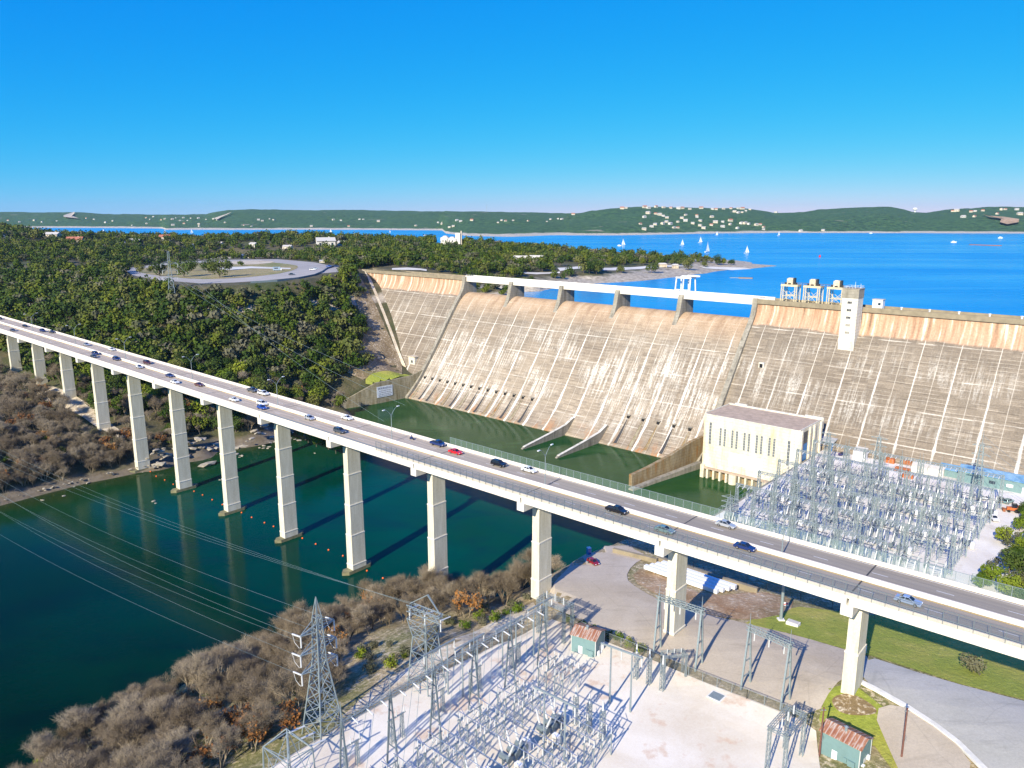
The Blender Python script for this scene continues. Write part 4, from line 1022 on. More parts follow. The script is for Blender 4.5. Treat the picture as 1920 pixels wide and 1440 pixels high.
for k in range(-15, 7):
    zt_ = bz(k) - 4.15; gz = GZ.get(k, 49)
    P_ = empty('pier', bl(k, 0, 0)); P_.parent = BR
    cap = MB(); cap.box((0, 0, zt_ + 1.1), (2.3, 18.4, 2.2)); cap.build('cap_beam', 'white_concrete', P_)
    mb = MB(); z = zt_; i = 0
    segs = []
    while z > gz:
        zn = max(gz - 1, z - 11.0); segs.append((z, zn)); z = zn
    for i, (z1, z0) in enumerate(segs):
        wx, wy = 2.35 + .26 * i, 5.3 + .12 * i
        if i == 0:     # chamfered head under the cap
            for s2 in (1,):
                zc = z1 - 1.7
                mb.box((0, 0, (z0 + zc) / 2), (wx, wy, zc - z0)); mb.hexa([(-wx / 2, -wy / 2, zc), (wx / 2, -wy / 2, zc), (wx / 2, wy / 2, zc), (-wx / 2, wy / 2, zc)], [(-wx / 2, -wy / 2 + 1.5, z1), (wx / 2, -wy / 2 + 1.5, z1), (wx / 2, wy / 2 - 1.5, z1), (-wx / 2, wy / 2 - 1.5, z1)])
        else: mb.box((0, 0, (z0 + z1) / 2), (wx, wy, z1 - z0))
        # raised borders round the broad faces
        for sx in (-1, 1):
            x = sx * (wx / 2 + .05)
            for y in ((-wy / 2 + .12, wy / 2 - .12) if i < 0 else ()): mb.box((x - sx * .02, y, (z0 + z1) / 2 - (.85 if i == 0 else 0)), (.08, .28, z1 - z0 - (1.7 if i == 0 else 0)))
            pass
    lg = MB()
    for i, (z1, z0) in enumerate(segs):
        if i: lg.box((0, 0, z1 - .12), (2.35 + .26 * i + .16, 5.3 + .12 * i + .16, .34))
    if len(segs) > 1: lg.build('ledge', 'white_concrete', P_)  # paler than the shaft: the sunlit ledge top is put into its colour
    mb.build('shaft', 'pier_concrete', P_)
    if -4 <= k <= 0:
        f = MB(); fw, fl = 3.4, 6.4; f.prism([(-fw / 2, -fl + 1.8), (0, -fl), (fw / 2, -fl + 1.8), (fw / 2, fl - 1.8), (0, fl), (-fw / 2, fl - 1.8)], -3, 1.2)
        f.build('footing', 'footing_concrete', P_)
# chain-link screens
def fence_bridge(name, w, k0, k1, h0, h1, mat, pmat, label, step=2.4):
    F = empty(name, (BP.x, BP.y, 0), BR_ROT); tag(F, label, 'fence')
    n = int((k1 - k0) * SP / step); p = MB(); s2 = MB(); rl = MB()
    for i in range(n + 1):
        k = k0 + (k1 - k0) * i / n; p.beam(bl(k, w, bz(k) + h0), bl(k, w, bz(k) + h1), .09)
        if i < n:
            k2 = k0 + (k1 - k0) * (i + 1) / n
            s2.face([bl(k, w, bz(k) + h0), bl(k2, w, bz(k2) + h0), bl(k2, w, bz(k2) + h1), bl(k, w, bz(k) + h1)]); rl.beam(bl(k, w, bz(k) + h1), bl(k2, w, bz(k2) + h1), .07)
    p.build('post', pmat, F); rl.build('top_rail', pmat, F); s2.build('wire_mesh', mat, F)
fence_bridge('chain_link_fence', -(W + .25), .92, KB, -.2, 2.9, 'chain_green', 'steel', 'green chain link fence along the dam side edge of the bridge')
fence_bridge('chain_link_fence', W + .12, .6, KB, .3, 3.1, 'chain_grey', 'steel_dark', 'dark chain link screen along the near parapet of the bridge')
# lamp posts on the median
def lamp():
    r_ = empty('street_lamp', (0, 0, 0)); tag(r_, None, 'street lamp', 'lamps on the bridge median')
    m_ = MB(); m_.tube([(0, 0, 0), (0, 0, 8.2)], [.14, .09], 8); m_.build('pole', 'steel', r_)
    for s_ in (-1, 1):
        m_ = MB(); m_.tube([(0, 0, 7.9), (0, s_ * .9, 9.0), (0, s_ * 2.0, 10.0), (0, s_ * 3.0, 10.35)], [.08, .07, .06, .05], 6); a_ = m_.build('arm', 'steel', r_)
        m_ = MB(); m_.box((0, s_ * 3.35, 10.36), (.42, 1.0, .2)); m_.build('lamp_head', 'white_paint', a_)
    return r_
lp = lamp(); LAMPX = [62, 142, 236, 361, 521, 735, 1022, 1466]
LLAB = ['farthest small lamp post on the bridge at the left edge', 'second lamp post from the left end of the bridge', 'third lamp post from the left on the bridge median', 'lamp post on the bridge above the broad brown piers left of centre', 'lamp post on the bridge against the wooded hill', 'lamp post on the bridge in front of the dark green spillway pool', 'lamp post on the bridge behind the white saloon near the divider walls', 'lamp post on the bridge in front of the switchyard']
for i, X in enumerate(LAMPX):
    lo, hi = -16.0, 7.0
    for _ in range(40):
        m0 = (lo + hi) / 2
        if prj(brp(m0, 0, dz=.9))[0] < X: lo = m0
        else: hi = m0
    q = brp(lo, 0, dz=.93)
    place(lp, q, BR_ROT + .12, None, LLAB[i]) if i == 0 else copy_tree(lp, q, BR_ROT + .12, label=LLAB[i])

# ------------------------------------------------------------- vehicles
def prof_car(kind):
    if kind == 'sedan': return 4.7, 1.8, [(-2.35, .35), (-2.35, .82), (-2.2, .98), (-1.55, 1.02), (.95, .98), (2.15, .80), (2.35, .62), (2.35, .35)], [(-1.62, 1.0), (-1.0, 1.42), (.25, 1.44), (1.0, .98)]
    if kind == 'suv': return 4.8, 1.9, [(-2.4, .42), (-2.4, 1.0), (-2.3, 1.12), (1.15, 1.12), (2.2, 1.0), (2.4, .8), (2.4, .42)], [(-2.3, 1.1), (-2.05, 1.75), (.35, 1.78), (1.2, 1.12)]
    if kind == 'hatch': return 4.2, 1.75, [(-2.1, .36), (-2.1, .95), (-2.0, 1.05), (1.0, 1.02), (1.95, .82), (2.1, .65), (2.1, .36)], [(-2.0, 1.03), (-1.55, 1.48), (.2, 1.52), (1.05, 1.02)]
    return 5.6, 1.95, [(-2.8, .5), (-2.8, 1.15), (-.9, 1.15), (-.85, 1.15), (1.4, 1.15), (2.65, 1.02), (2.8, .8), (2.8, .5)], [(-.75, 1.15), (-.6, 1.78), (.75, 1.8), (1.45, 1.15)]
def car(kind, paint, label=None):
    Ln, Wd, body, cab = prof_car(kind); r_ = empty({'suv': 'suv', 'pickup': 'pickup_truck'}.get(kind, 'car'), (0, 0, 0)); tag(r_, label, {'suv': 'suv', 'pickup': 'pickup truck'}.get(kind, 'car'), 'cars')
    def ext(prof, w0, w1, mb, zmid=None):
        zlo, zhi = min(z for x, z in prof), max(z for x, z in prof)
        ww = lambda z: w0 + (w1 - w0) * (z - zlo) / (zhi - zlo + 1e-6)
        a_ = [(x, -ww(z) / 2, z) for x, z in prof]; b2 = [(x, ww(z) / 2, z) for x, z in prof]; n = len(prof)
        mb.face(a_); mb.face(b2[::-1])
        for j in range(n): k = (j + 1) % n; mb.face([a_[k], a_[j], b2[j], b2[k]])
    m_ = MB(); ext(body, Wd, Wd * .93, m_); bd = m_.build('body', paint, r_)
    if kind == 'pickup':
        m2 = MB(); m2.box((-1.85, 0, 1.17), (1.75, 1.5, .06)); m2.build('bed', 'black_metal', r_)
    m_ = MB(); ext(cab, Wd * .9, Wd * .72, m_); m_.build('window', 'glass', r_)
    x0, x1 = cab[1][0] + .08, cab[2][0] - .02; zr = max(cab[1][1], cab[2][1])
    m_ = MB(); m_.hexa([(x0, -Wd * .36, zr - .03), (x1, -Wd * .36, zr - .03), (x1, Wd * .36, zr - .03), (x0, Wd * .36, zr - .03)], [(x0 + .05, -Wd * .33, zr + .05), (x1 - .05, -Wd * .33, zr + .05), (x1 - .05, Wd * .33, zr + .05), (x0 + .05, Wd * .33, zr + .05)])
    for s_ in (-1, 1):
        for f in (0, .45, 1.0):
            bx = cab[0][0] + (cab[3][0] - cab[0][0]) * f; tx = cab[1][0] + (cab[2][0] - cab[1][0]) * f
            m_.beam((bx, s_ * Wd * .455, cab[0][1]), (tx, s_ * Wd * .37, zr), .09)
    m_.build('roof', paint, r_)
    for sx in (-1, 1):
        for sy in (-1, 1):
            wc = (sx * Ln * .30, sy * (Wd / 2 - .08), .34)
            m_ = MB(); m_.tube([(wc[0], wc[1] - .12, wc[2]), (wc[0], wc[1] + .12, wc[2])], .35, 12); w_ = m_.build('wheel', 'rubber', r_)
            m_ = MB(); m_.tube([(wc[0], wc[1] - .135, wc[2]), (wc[0], wc[1] + .135, wc[2])], .2, 8); m_.build('rim', 'chrome', w_)
    for sy in (-1, 1):
        m_ = MB(); m_.box((Ln / 2 - .03, sy * Wd * .34, .68 if kind != 'pickup' else .86), (.1, .42, .16)); m_.build('headlight', 'lamp_lens', r_)
        m_ = MB(); m_.box((-Ln / 2 + .02, sy * Wd * .38, .78), (.08, .26, .2)); m_.build('taillight', 'tail_lens', r_)
    return r_
# pixel position of each vehicle on the deck, kind, paint, facing (+1 = towards the right), label
CARS = [((0, 597), 'sedan', 'car_black', -1, 'dark car at the very left edge of the bridge on its far side'),
 ((47, 611), 'sedan', 'car_black', -1, 'black car alone in the far lanes near the left end of the bridge'),
 ((24, 619), 'sedan', 'car_grey', 1, 'grey car close to the near parapet at the left end of the bridge'),
 ((80, 620), 'suv', 'car_navy', -1, 'dark blue suv followed closely by a small black car on the far lanes'),
 ((101, 622), 'hatch', 'car_black', -1, 'small black car right behind the dark blue suv on the far lanes'),
 ((162, 646), 'sedan', 'car_silver', -1, 'silver white car ahead of a white one on the far lanes'),
 ((210, 655), 'sedan', 'car_white', -1, 'white car near the far parapet below the third lamp post'),
 ((179, 663), 'suv', 'car_navy', 1, 'dark blue suv hugging the median, half behind a blue grey car'),
 ((176, 668), 'sedan', 'car_grey', 1, 'blue grey car side by side with a dark blue suv near the median'),
 ((218, 673), 'suv', 'car_navy', 1, 'dark navy suv alone beside the median barrier'),
 ((261, 688), 'hatch', 'car_silver', 1, 'small silver car in the near lanes between two dark cars'),
 ((276, 680), 'suv', 'car_maroon', -1, 'dark maroon suv on the far lanes beyond the median'),
 ((318, 704), 'sedan', 'car_navy', 1, 'navy car beside the median just ahead of a white car'),
 ((328, 716), 'sedan', 'car_white', 1, 'white saloon in the near lane beside a navy car'),
 ((373, 721), 'sedan', 'car_maroon', 1, 'dark purple car beside the median, right of a white saloon'),
 ((477, 731), 'pickup', 'car_grey', -1, 'grey pickup truck by the far parapet behind a white pickup'),
 ((497, 737), 'pickup', 'car_white', -1, 'white pickup truck by the far parapet in front of the hill'),
 ((439, 749), 'sedan', 'car_white', 1, 'white saloon in the near lane, behind a white suv and a blue car'),
 ((494, 756), 'suv', 'car_white', 1, 'white suv beside the median next to a bright blue car'),
 ((491, 764), 'hatch', 'car_blue', 1, 'bright blue hatchback alongside the white suv'),
 ((583, 783), 'hatch', 'car_silver', 1, 'silver grey car beside the median above the tall piers in the water'),
 ((660, 781), 'sedan', 'car_white', -1, 'white coupe on the far lanes in front of the green spillway pool'),
 ((637, 808), 'suv', 'car_grey', 1, 'green grey suv near the near parapet left of centre'),
 ((831, 829), 'pickup', 'car_navy', -1, 'navy blue pickup truck near the far parapet'),
 ((854, 847), 'sedan', 'car_red', -1, 'bright red car close to the median'),
 ((935, 870), 'suv', 'car_black', -1, 'black jeep between the red car and the white saloon'),
 ((999, 878), 'sedan', 'car_white', -1, 'long white saloon close to the far parapet'),
 ((1156, 957), 'pickup', 'car_black', 1, 'black pickup truck beside the median above the parking area'),
 ((1246, 993), 'sedan', 'car_green', 1, 'pale green saloon by the near parapet'),
 ((1361, 983), 'sedan', 'car_silver', -1, 'silver saloon in the far lanes before the switchyard'),
 ((1397, 1025), 'sedan', 'car_navy', 1, 'dark navy saloon beside the median'),
 ((1703, 1126), 'sedan', 'car_paleblue', 1, 'light blue saloon at the right end of the bridge')]
protos = {}
def deck_at(px, py):
    k = 0.0
    for _ in range(30):
        z = bz(k) + .6; p = at(px, py, z); e = p - BP; e.z = 0; k = e.dot(BD) / SP / SP
    w = e.dot(ND); return k, w
for (px, py), kind, paint, face, lb in CARS:
    k, w = deck_at(px, py); w = max(-7.3, min(7.3, w))
    w = max(1.8, w) if face > 0 else min(-1.8, w)
    q = brp(k, w, dz=.008); rot = BR_ROT     # traffic: everything photographed faces right
    key = (kind, paint)
    if key not in protos: protos[key] = car(kind, paint, lb); place(protos[key], q, rot)
    else: copy_tree(protos[key], q, rot, label=lb)
# motorcycle with rider
def moto(k, w, lb, full=True):
    r_ = empty('motorcycle', brp(k, w, dz=.01), BR_ROT); tag(r_, lb, 'motorcycle')
    for x in (-.7, .72):
        m_ = MB(); m_.tube([(x, -.06, .32), (x, .06, .32)], .32, 12); m_.build('wheel', 'rubber', r_)
    m_ = MB(); m_.beam((-.7, 0, .35), (.1, 0, .6), .22, .3); m_.beam((.1, 0, .6), (.5, 0, .85), .28, .3); m_.beam((.72, 0, .35), (.5, 0, .98), .1); m_.beam((-.75, 0, .75), (.05, 0, .78), .3, .14); m_.build('body', 'car_navy', r_)
    m_ = MB(); m_.beam((.42, -.36, 1.02), (.42, .36, 1.02), .05); m_.build('handlebar', 'chrome', r_)
    if not full: return
    # rider: one skinned figure
    me = bpy.data.meshes.new('rider')
    V = [(-.18, 0, .86), (-.12, 0, 1.12), (-.02, 0, 1.38), (.02, 0, 1.5), (.06, 0, 1.66), (.0, .2, 1.36), (.18, .28, 1.16), (.40, .3, 1.05), (.0, -.2, 1.36), (.18, -.28, 1.16), (.40, -.3, 1.05), (-.1, .14, .84), (.22, .2, .72), (.1, .2, .38), (.22, .2, .34), (-.1, -.14, .84), (.22, -.2, .72), (.1, -.2, .38), (.22, -.2, .34)]
    E = [(0, 1), (1, 2), (2, 3), (3, 4), (2, 5), (5, 6), (6, 7), (2, 8), (8, 9), (9, 10), (0, 11), (11, 12), (12, 13), (13, 14), (0, 15), (15, 16), (16, 17), (17, 18)]
    rad = [.15, .16, .17, .07, .13, .08, .055, .045, .08, .055, .045, .1, .08, .06, .05, .1, .08, .06, .05]
    me.from_pydata(V, E, []); o = bpy.data.objects.new('person', me); COL.objects.link(o); o.location = brp(k, w, dz=.02); o.rotation_euler.z = BR_ROT
    md = o.modifiers.new('s', 'SKIN'); me.skin_vertices[0].data[0].use_root = True
    for i, r__ in enumerate(rad): me.skin_vertices[0].data[i].radius = (r__, r__)
    o.modifiers.new('u', 'SUBSURF').levels = 1; me.materials.append(MATS['car_navy']); tag(o, 'rider in dark clothes on the motorcycle', 'person')
    dg = bpy.context.evaluated_depsgraph_get(); dg.update(); m2 = bpy.data.meshes.new_from_object(o.evaluated_get(dg)); o.modifiers.clear(); o.data = m2
k, w = deck_at(772, 821); moto(k, w, 'dark motorcycle with rider on the far lanes left of the navy pickup')
# ------------------------------------------------------------- vegetation
def leafy(seed, h, w, n, ls, trunk_h=.25, dark=True):
    r_ = random.Random(seed); tr = MB(); cr = MB()
    hs_ = h * trunk_h
    tr.tube([(0, 0, -1.2), (r_.uniform(-.1, .1), 0, hs_), (r_.uniform(-.3, .3), r_.uniform(-.3, .3), h * .75)], [h * .035, h * .026, h * .01], 5)
    lobes = []
    for i in range(r_.randint(6, 9)):
        a = r_.uniform(0, 6.28); d = w * .5 * math.sqrt(r_.random()) * .72; z = h * r_.uniform(.32, .82); s = w * r_.uniform(.18, .33)
        lobes.append((math.cos(a) * d, math.sin(a) * d, z, s)); tr.tube([(0, 0, hs_ * r_.uniform(.6, 1.2)), (math.cos(a) * d * .8, math.sin(a) * d * .8, z - s * .3)], [h * .014, h * .006], 4)
    lobes.append((0, 0, h * .72, w * .3))
    for i in range(n):
        lx, ly, lz, s = r_.choice(lobes); u_ = Vector((r_.gauss(0, 1), r_.gauss(0, 1), r_.gauss(0, 1) * .8)).normalized() * s * (.55 + .5 * r_.random() ** .5)
        c = Vector((lx, ly, lz)) + u_
        if c.z < h * .14: c.z = h * .14 + r_.random() * .4
        nn = (u_.normalized() + Vector((r_.uniform(-1, 1), r_.uniform(-1, 1), r_.uniform(-.4, 1))) * .75).normalized()
        a_ = nn.orthogonal().normalized(); a_ = Matrix.Rotation(r_.uniform(0, 6.28), 3, nn) @ a_; b2 = nn.cross(a_); q = ls * r_.uniform(.55, 1.25)
        pts = [c + a_ * q * .5, c + b2 * q * .5 + nn * q * .12, c - a_ * q * .5, c - b2 * q * .5 - nn * q * .1]
        cr.face(pts)
    return tr, cr
def bare(seed, h, n_tw, leaves=0, spread=.48):
    r_ = random.Random(seed); tr = MB(); tips = []
    def grow(p, d, L_, rad, lvl):
        q = p + d * L_; m_ = p.lerp(q, .5) + Vector((r_.uniform(-1, 1), r_.uniform(-1, 1), 0)) * L_ * .06
        tr.tube([p, m_, q], [rad, rad * .8, rad * .6], 4 if lvl < 2 else 3, caps=False)
        if lvl >= 3: tips.append((q, d, L_)); tips.append((m_, d, L_)); return
        for i in range(r_.randint(3, 4) if lvl < 2 else 3):
            ax = Vector((r_.gauss(0, 1), r_.gauss(0, 1), r_.gauss(0, .5))).normalized()
            nd_ = (d + ax * spread * r_.uniform(.7, 1.3) + Vector((0, 0, .16))).normalized()
            grow(m_.lerp(q, r_.uniform(.3, 1)), nd_, L_ * r_.uniform(.62, .82), rad * .55, lvl + 1)
    for s in range(r_.randint(2, 4)):
        a = r_.uniform(0, 6.28); grow(Vector((math.cos(a) * .3, math.sin(a) * .3, -.8)), Vector((math.cos(a) * .32, math.sin(a) * .32, 1)).normalized(), h * .36, h * .018, 0)
    cr = MB()
    for i in range(n_tw):
        p, d, L_ = r_.choice(tips)
        for _ in range(2):
            nd_ = (d * .6 + Vector((r_.gauss(0, 1), r_.gauss(0, 1), r_.gauss(.35, .8))) * .8).normalized(); l_ = h * r_.uniform(.06, .14); q = p + nd_ * l_
            sd_ = nd_.cross(Vector((r_.gauss(0, 1), r_.gauss(0, 1), r_.gauss(0, 1)))).normalized() * .016
            cr.face([p - sd_, p + sd_, q]); p = p.lerp(q, .7)
    lf = None
    if leaves:
        lf = MB()
        for i in range(leaves):
            p, d, L_ = r_.choice(tips); c = p + Vector((r_.gauss(0, .5), r_.gauss(0, .5), r_.gauss(0, .5))); nn = Vector((r_.gauss(0, 1), r_.gauss(0, 1), r_.gauss(.3, 1))).normalized(); a_ = nn.orthogonal().normalized(); b2 = nn.cross(a_); q = r_.uniform(.15, .4)
            lf.face([c + a_ * q, c + b2 * q, c - a_ * q, c - b2 * q])
    return tr, cr, lf
def mk_leafy(seed, h, w, n, ls, mat, name='evergreen_tree', link=True):
    tr, cr = leafy(seed, h, w, n, ls); r_ = empty(name, (0, 0, 0)); tag(r_, None, 'tree')
    tr.build('trunk', 'trunk', r_); cr.build('crown', mat, r_); return r_
def mk_bare(seed, h, n, leaves=0, mat='twig', lmat='leaf_rust', name='bare_tree', spread=.48):
    tr, cr, lf = bare(seed, h, n, leaves, spread); r_ = empty(name, (0, 0, 0)); tag(r_, None, 'tree')
    tr.build('trunk', mat, r_); cr.build('crown', mat, r_)
    if lf: lf.build('leaves', lmat, r_)
    return r_
EV = [mk_leafy(10 + i, (7.2, 6.2, 8.2, 5.6)[i % 4], (7.0, 6.5, 7.8, 7.2)[i % 4], 900, .62, ('leaf_green', 'leaf_green', 'leaf_mixed', 'leaf_mixed', 'leaf_bright', 'leaf_green')[i]) for i in range(6)]
GR = [mk_leafy(30 + i, 6.0, 6.2, 520, .5, 'leaf_grey') for i in range(2)]
BA = [mk_bare(50 + i, (9.5, 11, 8.5, 10)[i], 3000, 0, 'twig' if i % 2 else 'twig_dark') for i in range(4)]
BAR = [mk_bare(60, 8.5, 1300, 900), mk_bare(61, 7.0, 1300, 500, lmat='leaf_bright')]
USED = set()
def tcolour(o): return None
PX_ROAD = inpoly
def visible(x, y, z, m=60):
    p = prj((x, y, z)); return -m < p[0] < 1920 + m and -200 < p[1] < 1440 + m * 2, p
ry_poly = [atpark(x, y)[:2] for x, y in road_out]
def scatter(region, step, seed, hf, dens=1.0):
    r_ = random.Random(seed); out = []
    x0, x1, y0, y1 = region
    nx, ny = int((x1 - x0) / step), int((y1 - y0) / step)
    for i in range(nx):
        for j in range(ny):
            if r_.random() < dens: out.append((x0 + (i + r_.random()) * step, y0 + (j + r_.random()) * step))
    a = np.array(out); return a, hf(a[:, 0], a[:, 1])
def t_o(x, y): return (x - S0.x) * U.x + (y - S0.y) * U.y, (x - S0.x) * N.x + (y - S0.y) * N.y
# --- hillside evergreens ---------------------------------------------------
pts, zz = scatter((-620, 120, 300, 720), 5.4, 5, hA)
t_, o_ = t_o(pts[:, 0], pts[:, 1]); e = pts - np.array([BP.x, BP.y]); kk = (e @ np.array([BD.x, BD.y])) / SP / SP; ww = e @ np.array([ND.x, ND.y])
nn_ = fbm(pts[:, 0] / 22, pts[:, 1] / 22, 21); steep = (t_ > -50) & (o_ > 20) & (o_ < 100)
ok = (zz > 5) & ~((kk > -3.6) & (ww > -66) & (zz < 9)) & ~((t_ > -125) & (o_ < 24 + (zz < 60) * 22)) & ~inpoly(pts[:, 0], pts[:, 1], ry_poly) & (distpoly(pts[:, 0], pts[:, 1], ry_poly, True) > 3.5) & ((np.abs(ww) > 13) | (kk < -13) | ((kk < -4.6) & (ww < -4))) & (nn_ > .24)
ok &= ~((t_ > -45) & (o_ < 70)) & ~((t_ > -20) & (o_ < 112))
# small open patches of bare rock seen on the slope
hole = vnoise(pts[:, 0] / 13, pts[:, 1] / 13, 77); ok &= ~((hole > .86) & (ww < -8))
hillT = [(pts[i, 0], pts[i, 1], zz[i], kk[i], ww[i]) for i in np.nonzero(ok)[0]]
FRONT = [(225, 512), (250, 518), (300, 527), (380, 533), (440, 531), (500, 527), (560, 521), (600, 514), (640, 508)]
def blocks_ring(x, y, z, hgt):
    p0, p1 = prj((x, y, z)), prj((x, y, z + hgt))
    return 228 < p0[0] < 640 and p0[1] > interp(FRONT, p0[0]) - 1 and p1[1] < interp(FRONT, p0[0]) + 1
LOWT = [h_ for h_ in hillT if visible(h_[0], h_[1], h_[2])[0] and blocks_ring(h_[0], h_[1], h_[2], 8.5) and not blocks_ring(h_[0], h_[1], h_[2], 3.6)]
hillT = [h_ for h_ in hillT if visible(h_[0], h_[1], h_[2] + 5)[0] and not blocks_ring(h_[0], h_[1], h_[2], 8.5)]
green, low = [], []
for h_ in hillT: (low if (h_[4] > 6) or h_[2] < 16 and h_[4] > -26 else green).append(h_)
green.sort(key=lambda q: math.hypot(q[0], q[1]))
def where_word(px, py):
    a = 'left' if px < 200 else 'middle' if px < 430 else 'right'
    return a
rr = random.Random(3)
def put(proto_list, q, lab, grp, smin=.75, smax=1.25):
    pr = rr.choice(proto_list); s = rr.uniform(smin, smax); loc = (q[0], q[1], q[2] - .1); rz = rr.uniform(0, 6.28); sc3 = (s, s, s * rr.uniform(.85, 1.15))
    if pr.name not in USED: USED.add(pr.name); place(pr, loc, rz, sc3, lab); pr['group'] = grp; return pr
    return copy_tree(pr, loc, rz, sc3, lab, grp)
def hill_label(q):
    p = prj((q[0], q[1], q[2] + 4)); u_ = int(max(0, min(5, p[0] // 130)))
    xw = ('at the far left edge', 'left of the steel pylon', 'below the steel pylon', 'below the ring road', 'near the rocky gully', 'nearest the spillway wall')[u_]
    yw = 'low behind the bridge' if p[1] > 690 - u_ * 0 else 'half way up the hill' if p[1] > 600 else 'high on the hill'
    return xw, yw
for q in green[:215]:
    a_, b2 = hill_label(q); g_ = rr.random()
    if g_ < .14: put(GR, q, 'grey scrub tree %s, %s' % (b2, a_), 'grey scrub trees on the wooded hill')
    else: put(EV, q, 'round evergreen %s, %s' % (b2, a_), 'evergreens on the wooded hill', .8, 1.7)
rest = green[215:]
# --- lone trees inside the ring road -----------------------------------------
for i, (px, py, s) in enumerate(((262, 512, 1.1), (283, 510, 1.0), (345, 520, 1.7), (300, 518, 1.6), (412, 521, 1.9), (392, 512, 1.5), (362, 508, 1.3), (452, 499, .9), (323, 507, 1.2), (430, 507, 1.1))):
    p = atpark(px, py); put(EV[:4], (p.x, p.y, p.z), 'spreading oak on the lawn inside the ring road ' + ('beside the pylon' if px < 360 else 'right of the pylon'), 'oaks inside the ring road', s, s)
def pp0(x, y, z): return prj((x, y, z))[0]
# --- bare trees on the far bank below the bridge --------------------------------
pts, zz = scatter((-420, -60, 285, 470), 5.0, 15, hA)
t_, o_ = t_o(pts[:, 0], pts[:, 1]); e = pts - np.array([BP.x, BP.y]); kk = (e @ np.array([BD.x, BD.y])) / SP / SP; ww = e @ np.array([ND.x, ND.y])
n2 = fbm(pts[:, 0] / 18, pts[:, 1] / 18, 31)
cand = []
for i in range(len(pts)):
    x, y, z, k, w_ = pts[i, 0], pts[i, 1], zz[i], kk[i], ww[i]
    if z < (.5 if pp0(x, y, z) < 262 else 4.2) or (w_ < -10 and k > -3.6): continue
    pp_ = prj((x, y, z))
    if pp_[1] > interp(SH1, pp_[0]) - 1: continue
    v_, p = visible(x, y, z + 4)
    if not v_: continue
    if w_ < -12 and z > 22: continue
    if abs(w_) < 4 and abs(k - round(k)) < .12: continue
    if -8.4 < k < -4.75 and -3 < w_ < 8: continue
    if k > -3.4 and z < 14: continue       # open pale track under the bridge
    if k > -4.6 and z < 5 and n2[i] < .62: continue
    if n2[i] < .22: continue
    if w_ < -12 and k > -3.2 and n2[i] < .5: continue
    cand.append((x, y, z, k, w_, n2[i]))
cand.sort(key=lambda q: math.hypot(q[0], q[1]))
BREST = [q[:3] for q in cand[100:]]
for q in cand[:100]:
    p = prj(q[:3]); g_ = rr.random()
    xw = 'at the left edge of the photo' if p[0] < 60 else 'left of the leftmost piers' if p[0] < 150 else 'below the shorter piers' if p[0] < 260 else 'behind the tall piers'
    if g_ < .10: put(BAR[:1], q, 'rust leaved tree on the far bank %s' % xw, 'rusty trees on the far bank', .6, .9)
    elif g_ < .22: put(EV[:4], q, 'small evergreen on the far bank %s' % xw, 'evergreens on the far bank', .45, .8)
    else: put(BA, q, 'leafless tree on the far bank %s' % xw, 'leafless trees on the far bank', .6, 1.0)
# --- near bank thicket ------------------------------------------------------------
pts, zz = scatter((-190, 45, 60, 300), 4.9, 25, hB)
t_, o_ = t_o(pts[:, 0], pts[:, 1]); d = distpoly(pts[:, 0], pts[:, 1], WL); ins = inpoly(pts[:, 0], pts[:, 1], WPOLY)
cl = [atg(*p) for p in ((1012, 1135), (900, 1175), (820, 1215), (760, 1250), (700, 1282), (640, 1335), (600, 1370), (520, 1425), (430, 1475), (300, 1600))]
clp = [tuple(p[:2]) for p in cl] + [tuple(atg(1500, 1600)[:2]), tuple(atg(1500, 1250)[:2]), tuple(atg(1060, 1110)[:2])]
n3 = fbm(pts[:, 0] / 15, pts[:, 1] / 15, 41); cand = []
pathpoly = [tuple(atg(*p)[:2]) for p in ((655, 1225), (700, 1185), (770, 1175), (860, 1165), (960, 1130), (1000, 1100), (1018, 1138), (905, 1195), (800, 1250), (700, 1310), (640, 1340), (640, 1290))]
for i in range(len(pts)):
    x, y, z = pts[i, 0], pts[i, 1], zz[i]
    if not ins[i] or d[i] < 1.0: continue
    v_, p = visible(x, y, z + 5, 120)
    if not v_: continue
    if inpoly(x, y, clp) or t_[i] > 268 or inpoly(x, y, pathpoly): continue
    if abs(x - cl[6].x) < 5 and abs(y - cl[6].y - 4) < 6: continue
    if n3[i] < .30 and p[1] < 1180: continue
    if prj((x, y, z))[0] > 1036: continue
    if p[0] > 1004 and p[0] < 1040 and d[i] > 14: continue
    cand.append((x, y, z, n3[i]))
cand.sort(key=lambda q: math.hypot(q[0], q[1]))
print('near thicket', len(cand))
BREST2 = [q[:3] for q in cand[170:]]
for q in cand[:170]:
    p = prj((q[0], q[1], q[2] + 4)); g_ = rr.random()
    xw = 'in the bottom left corner' if p[0] < 250 else 'beside the water left of the near pylon' if p[0] < 520 else 'just behind the near pylon' if p[0] < 680 else 'left of the bare pier foot' if p[0] < 820 else 'right of the bare pier foot' if p[0] < 960 else 'by the pier at the car park'
    if (380 < p[0] < 560 and p[1] > 1330 and g_ < .4) or g_ < .04: put(BAR[:1], q, 'rust leaved tree in the near bank thicket, %s' % xw, 'rusty trees on the near bank', .7, 1.0)
    elif g_ < .09: put(BAR[1:], q, 'sparse green tree in the near thicket %s' % xw, 'sparse green trees on the near bank', .7, .95)
    else: put(BA, q, 'leafless tree in the near bank thicket %s' % xw, 'leafless trees on the near bank', .55, 1.2)
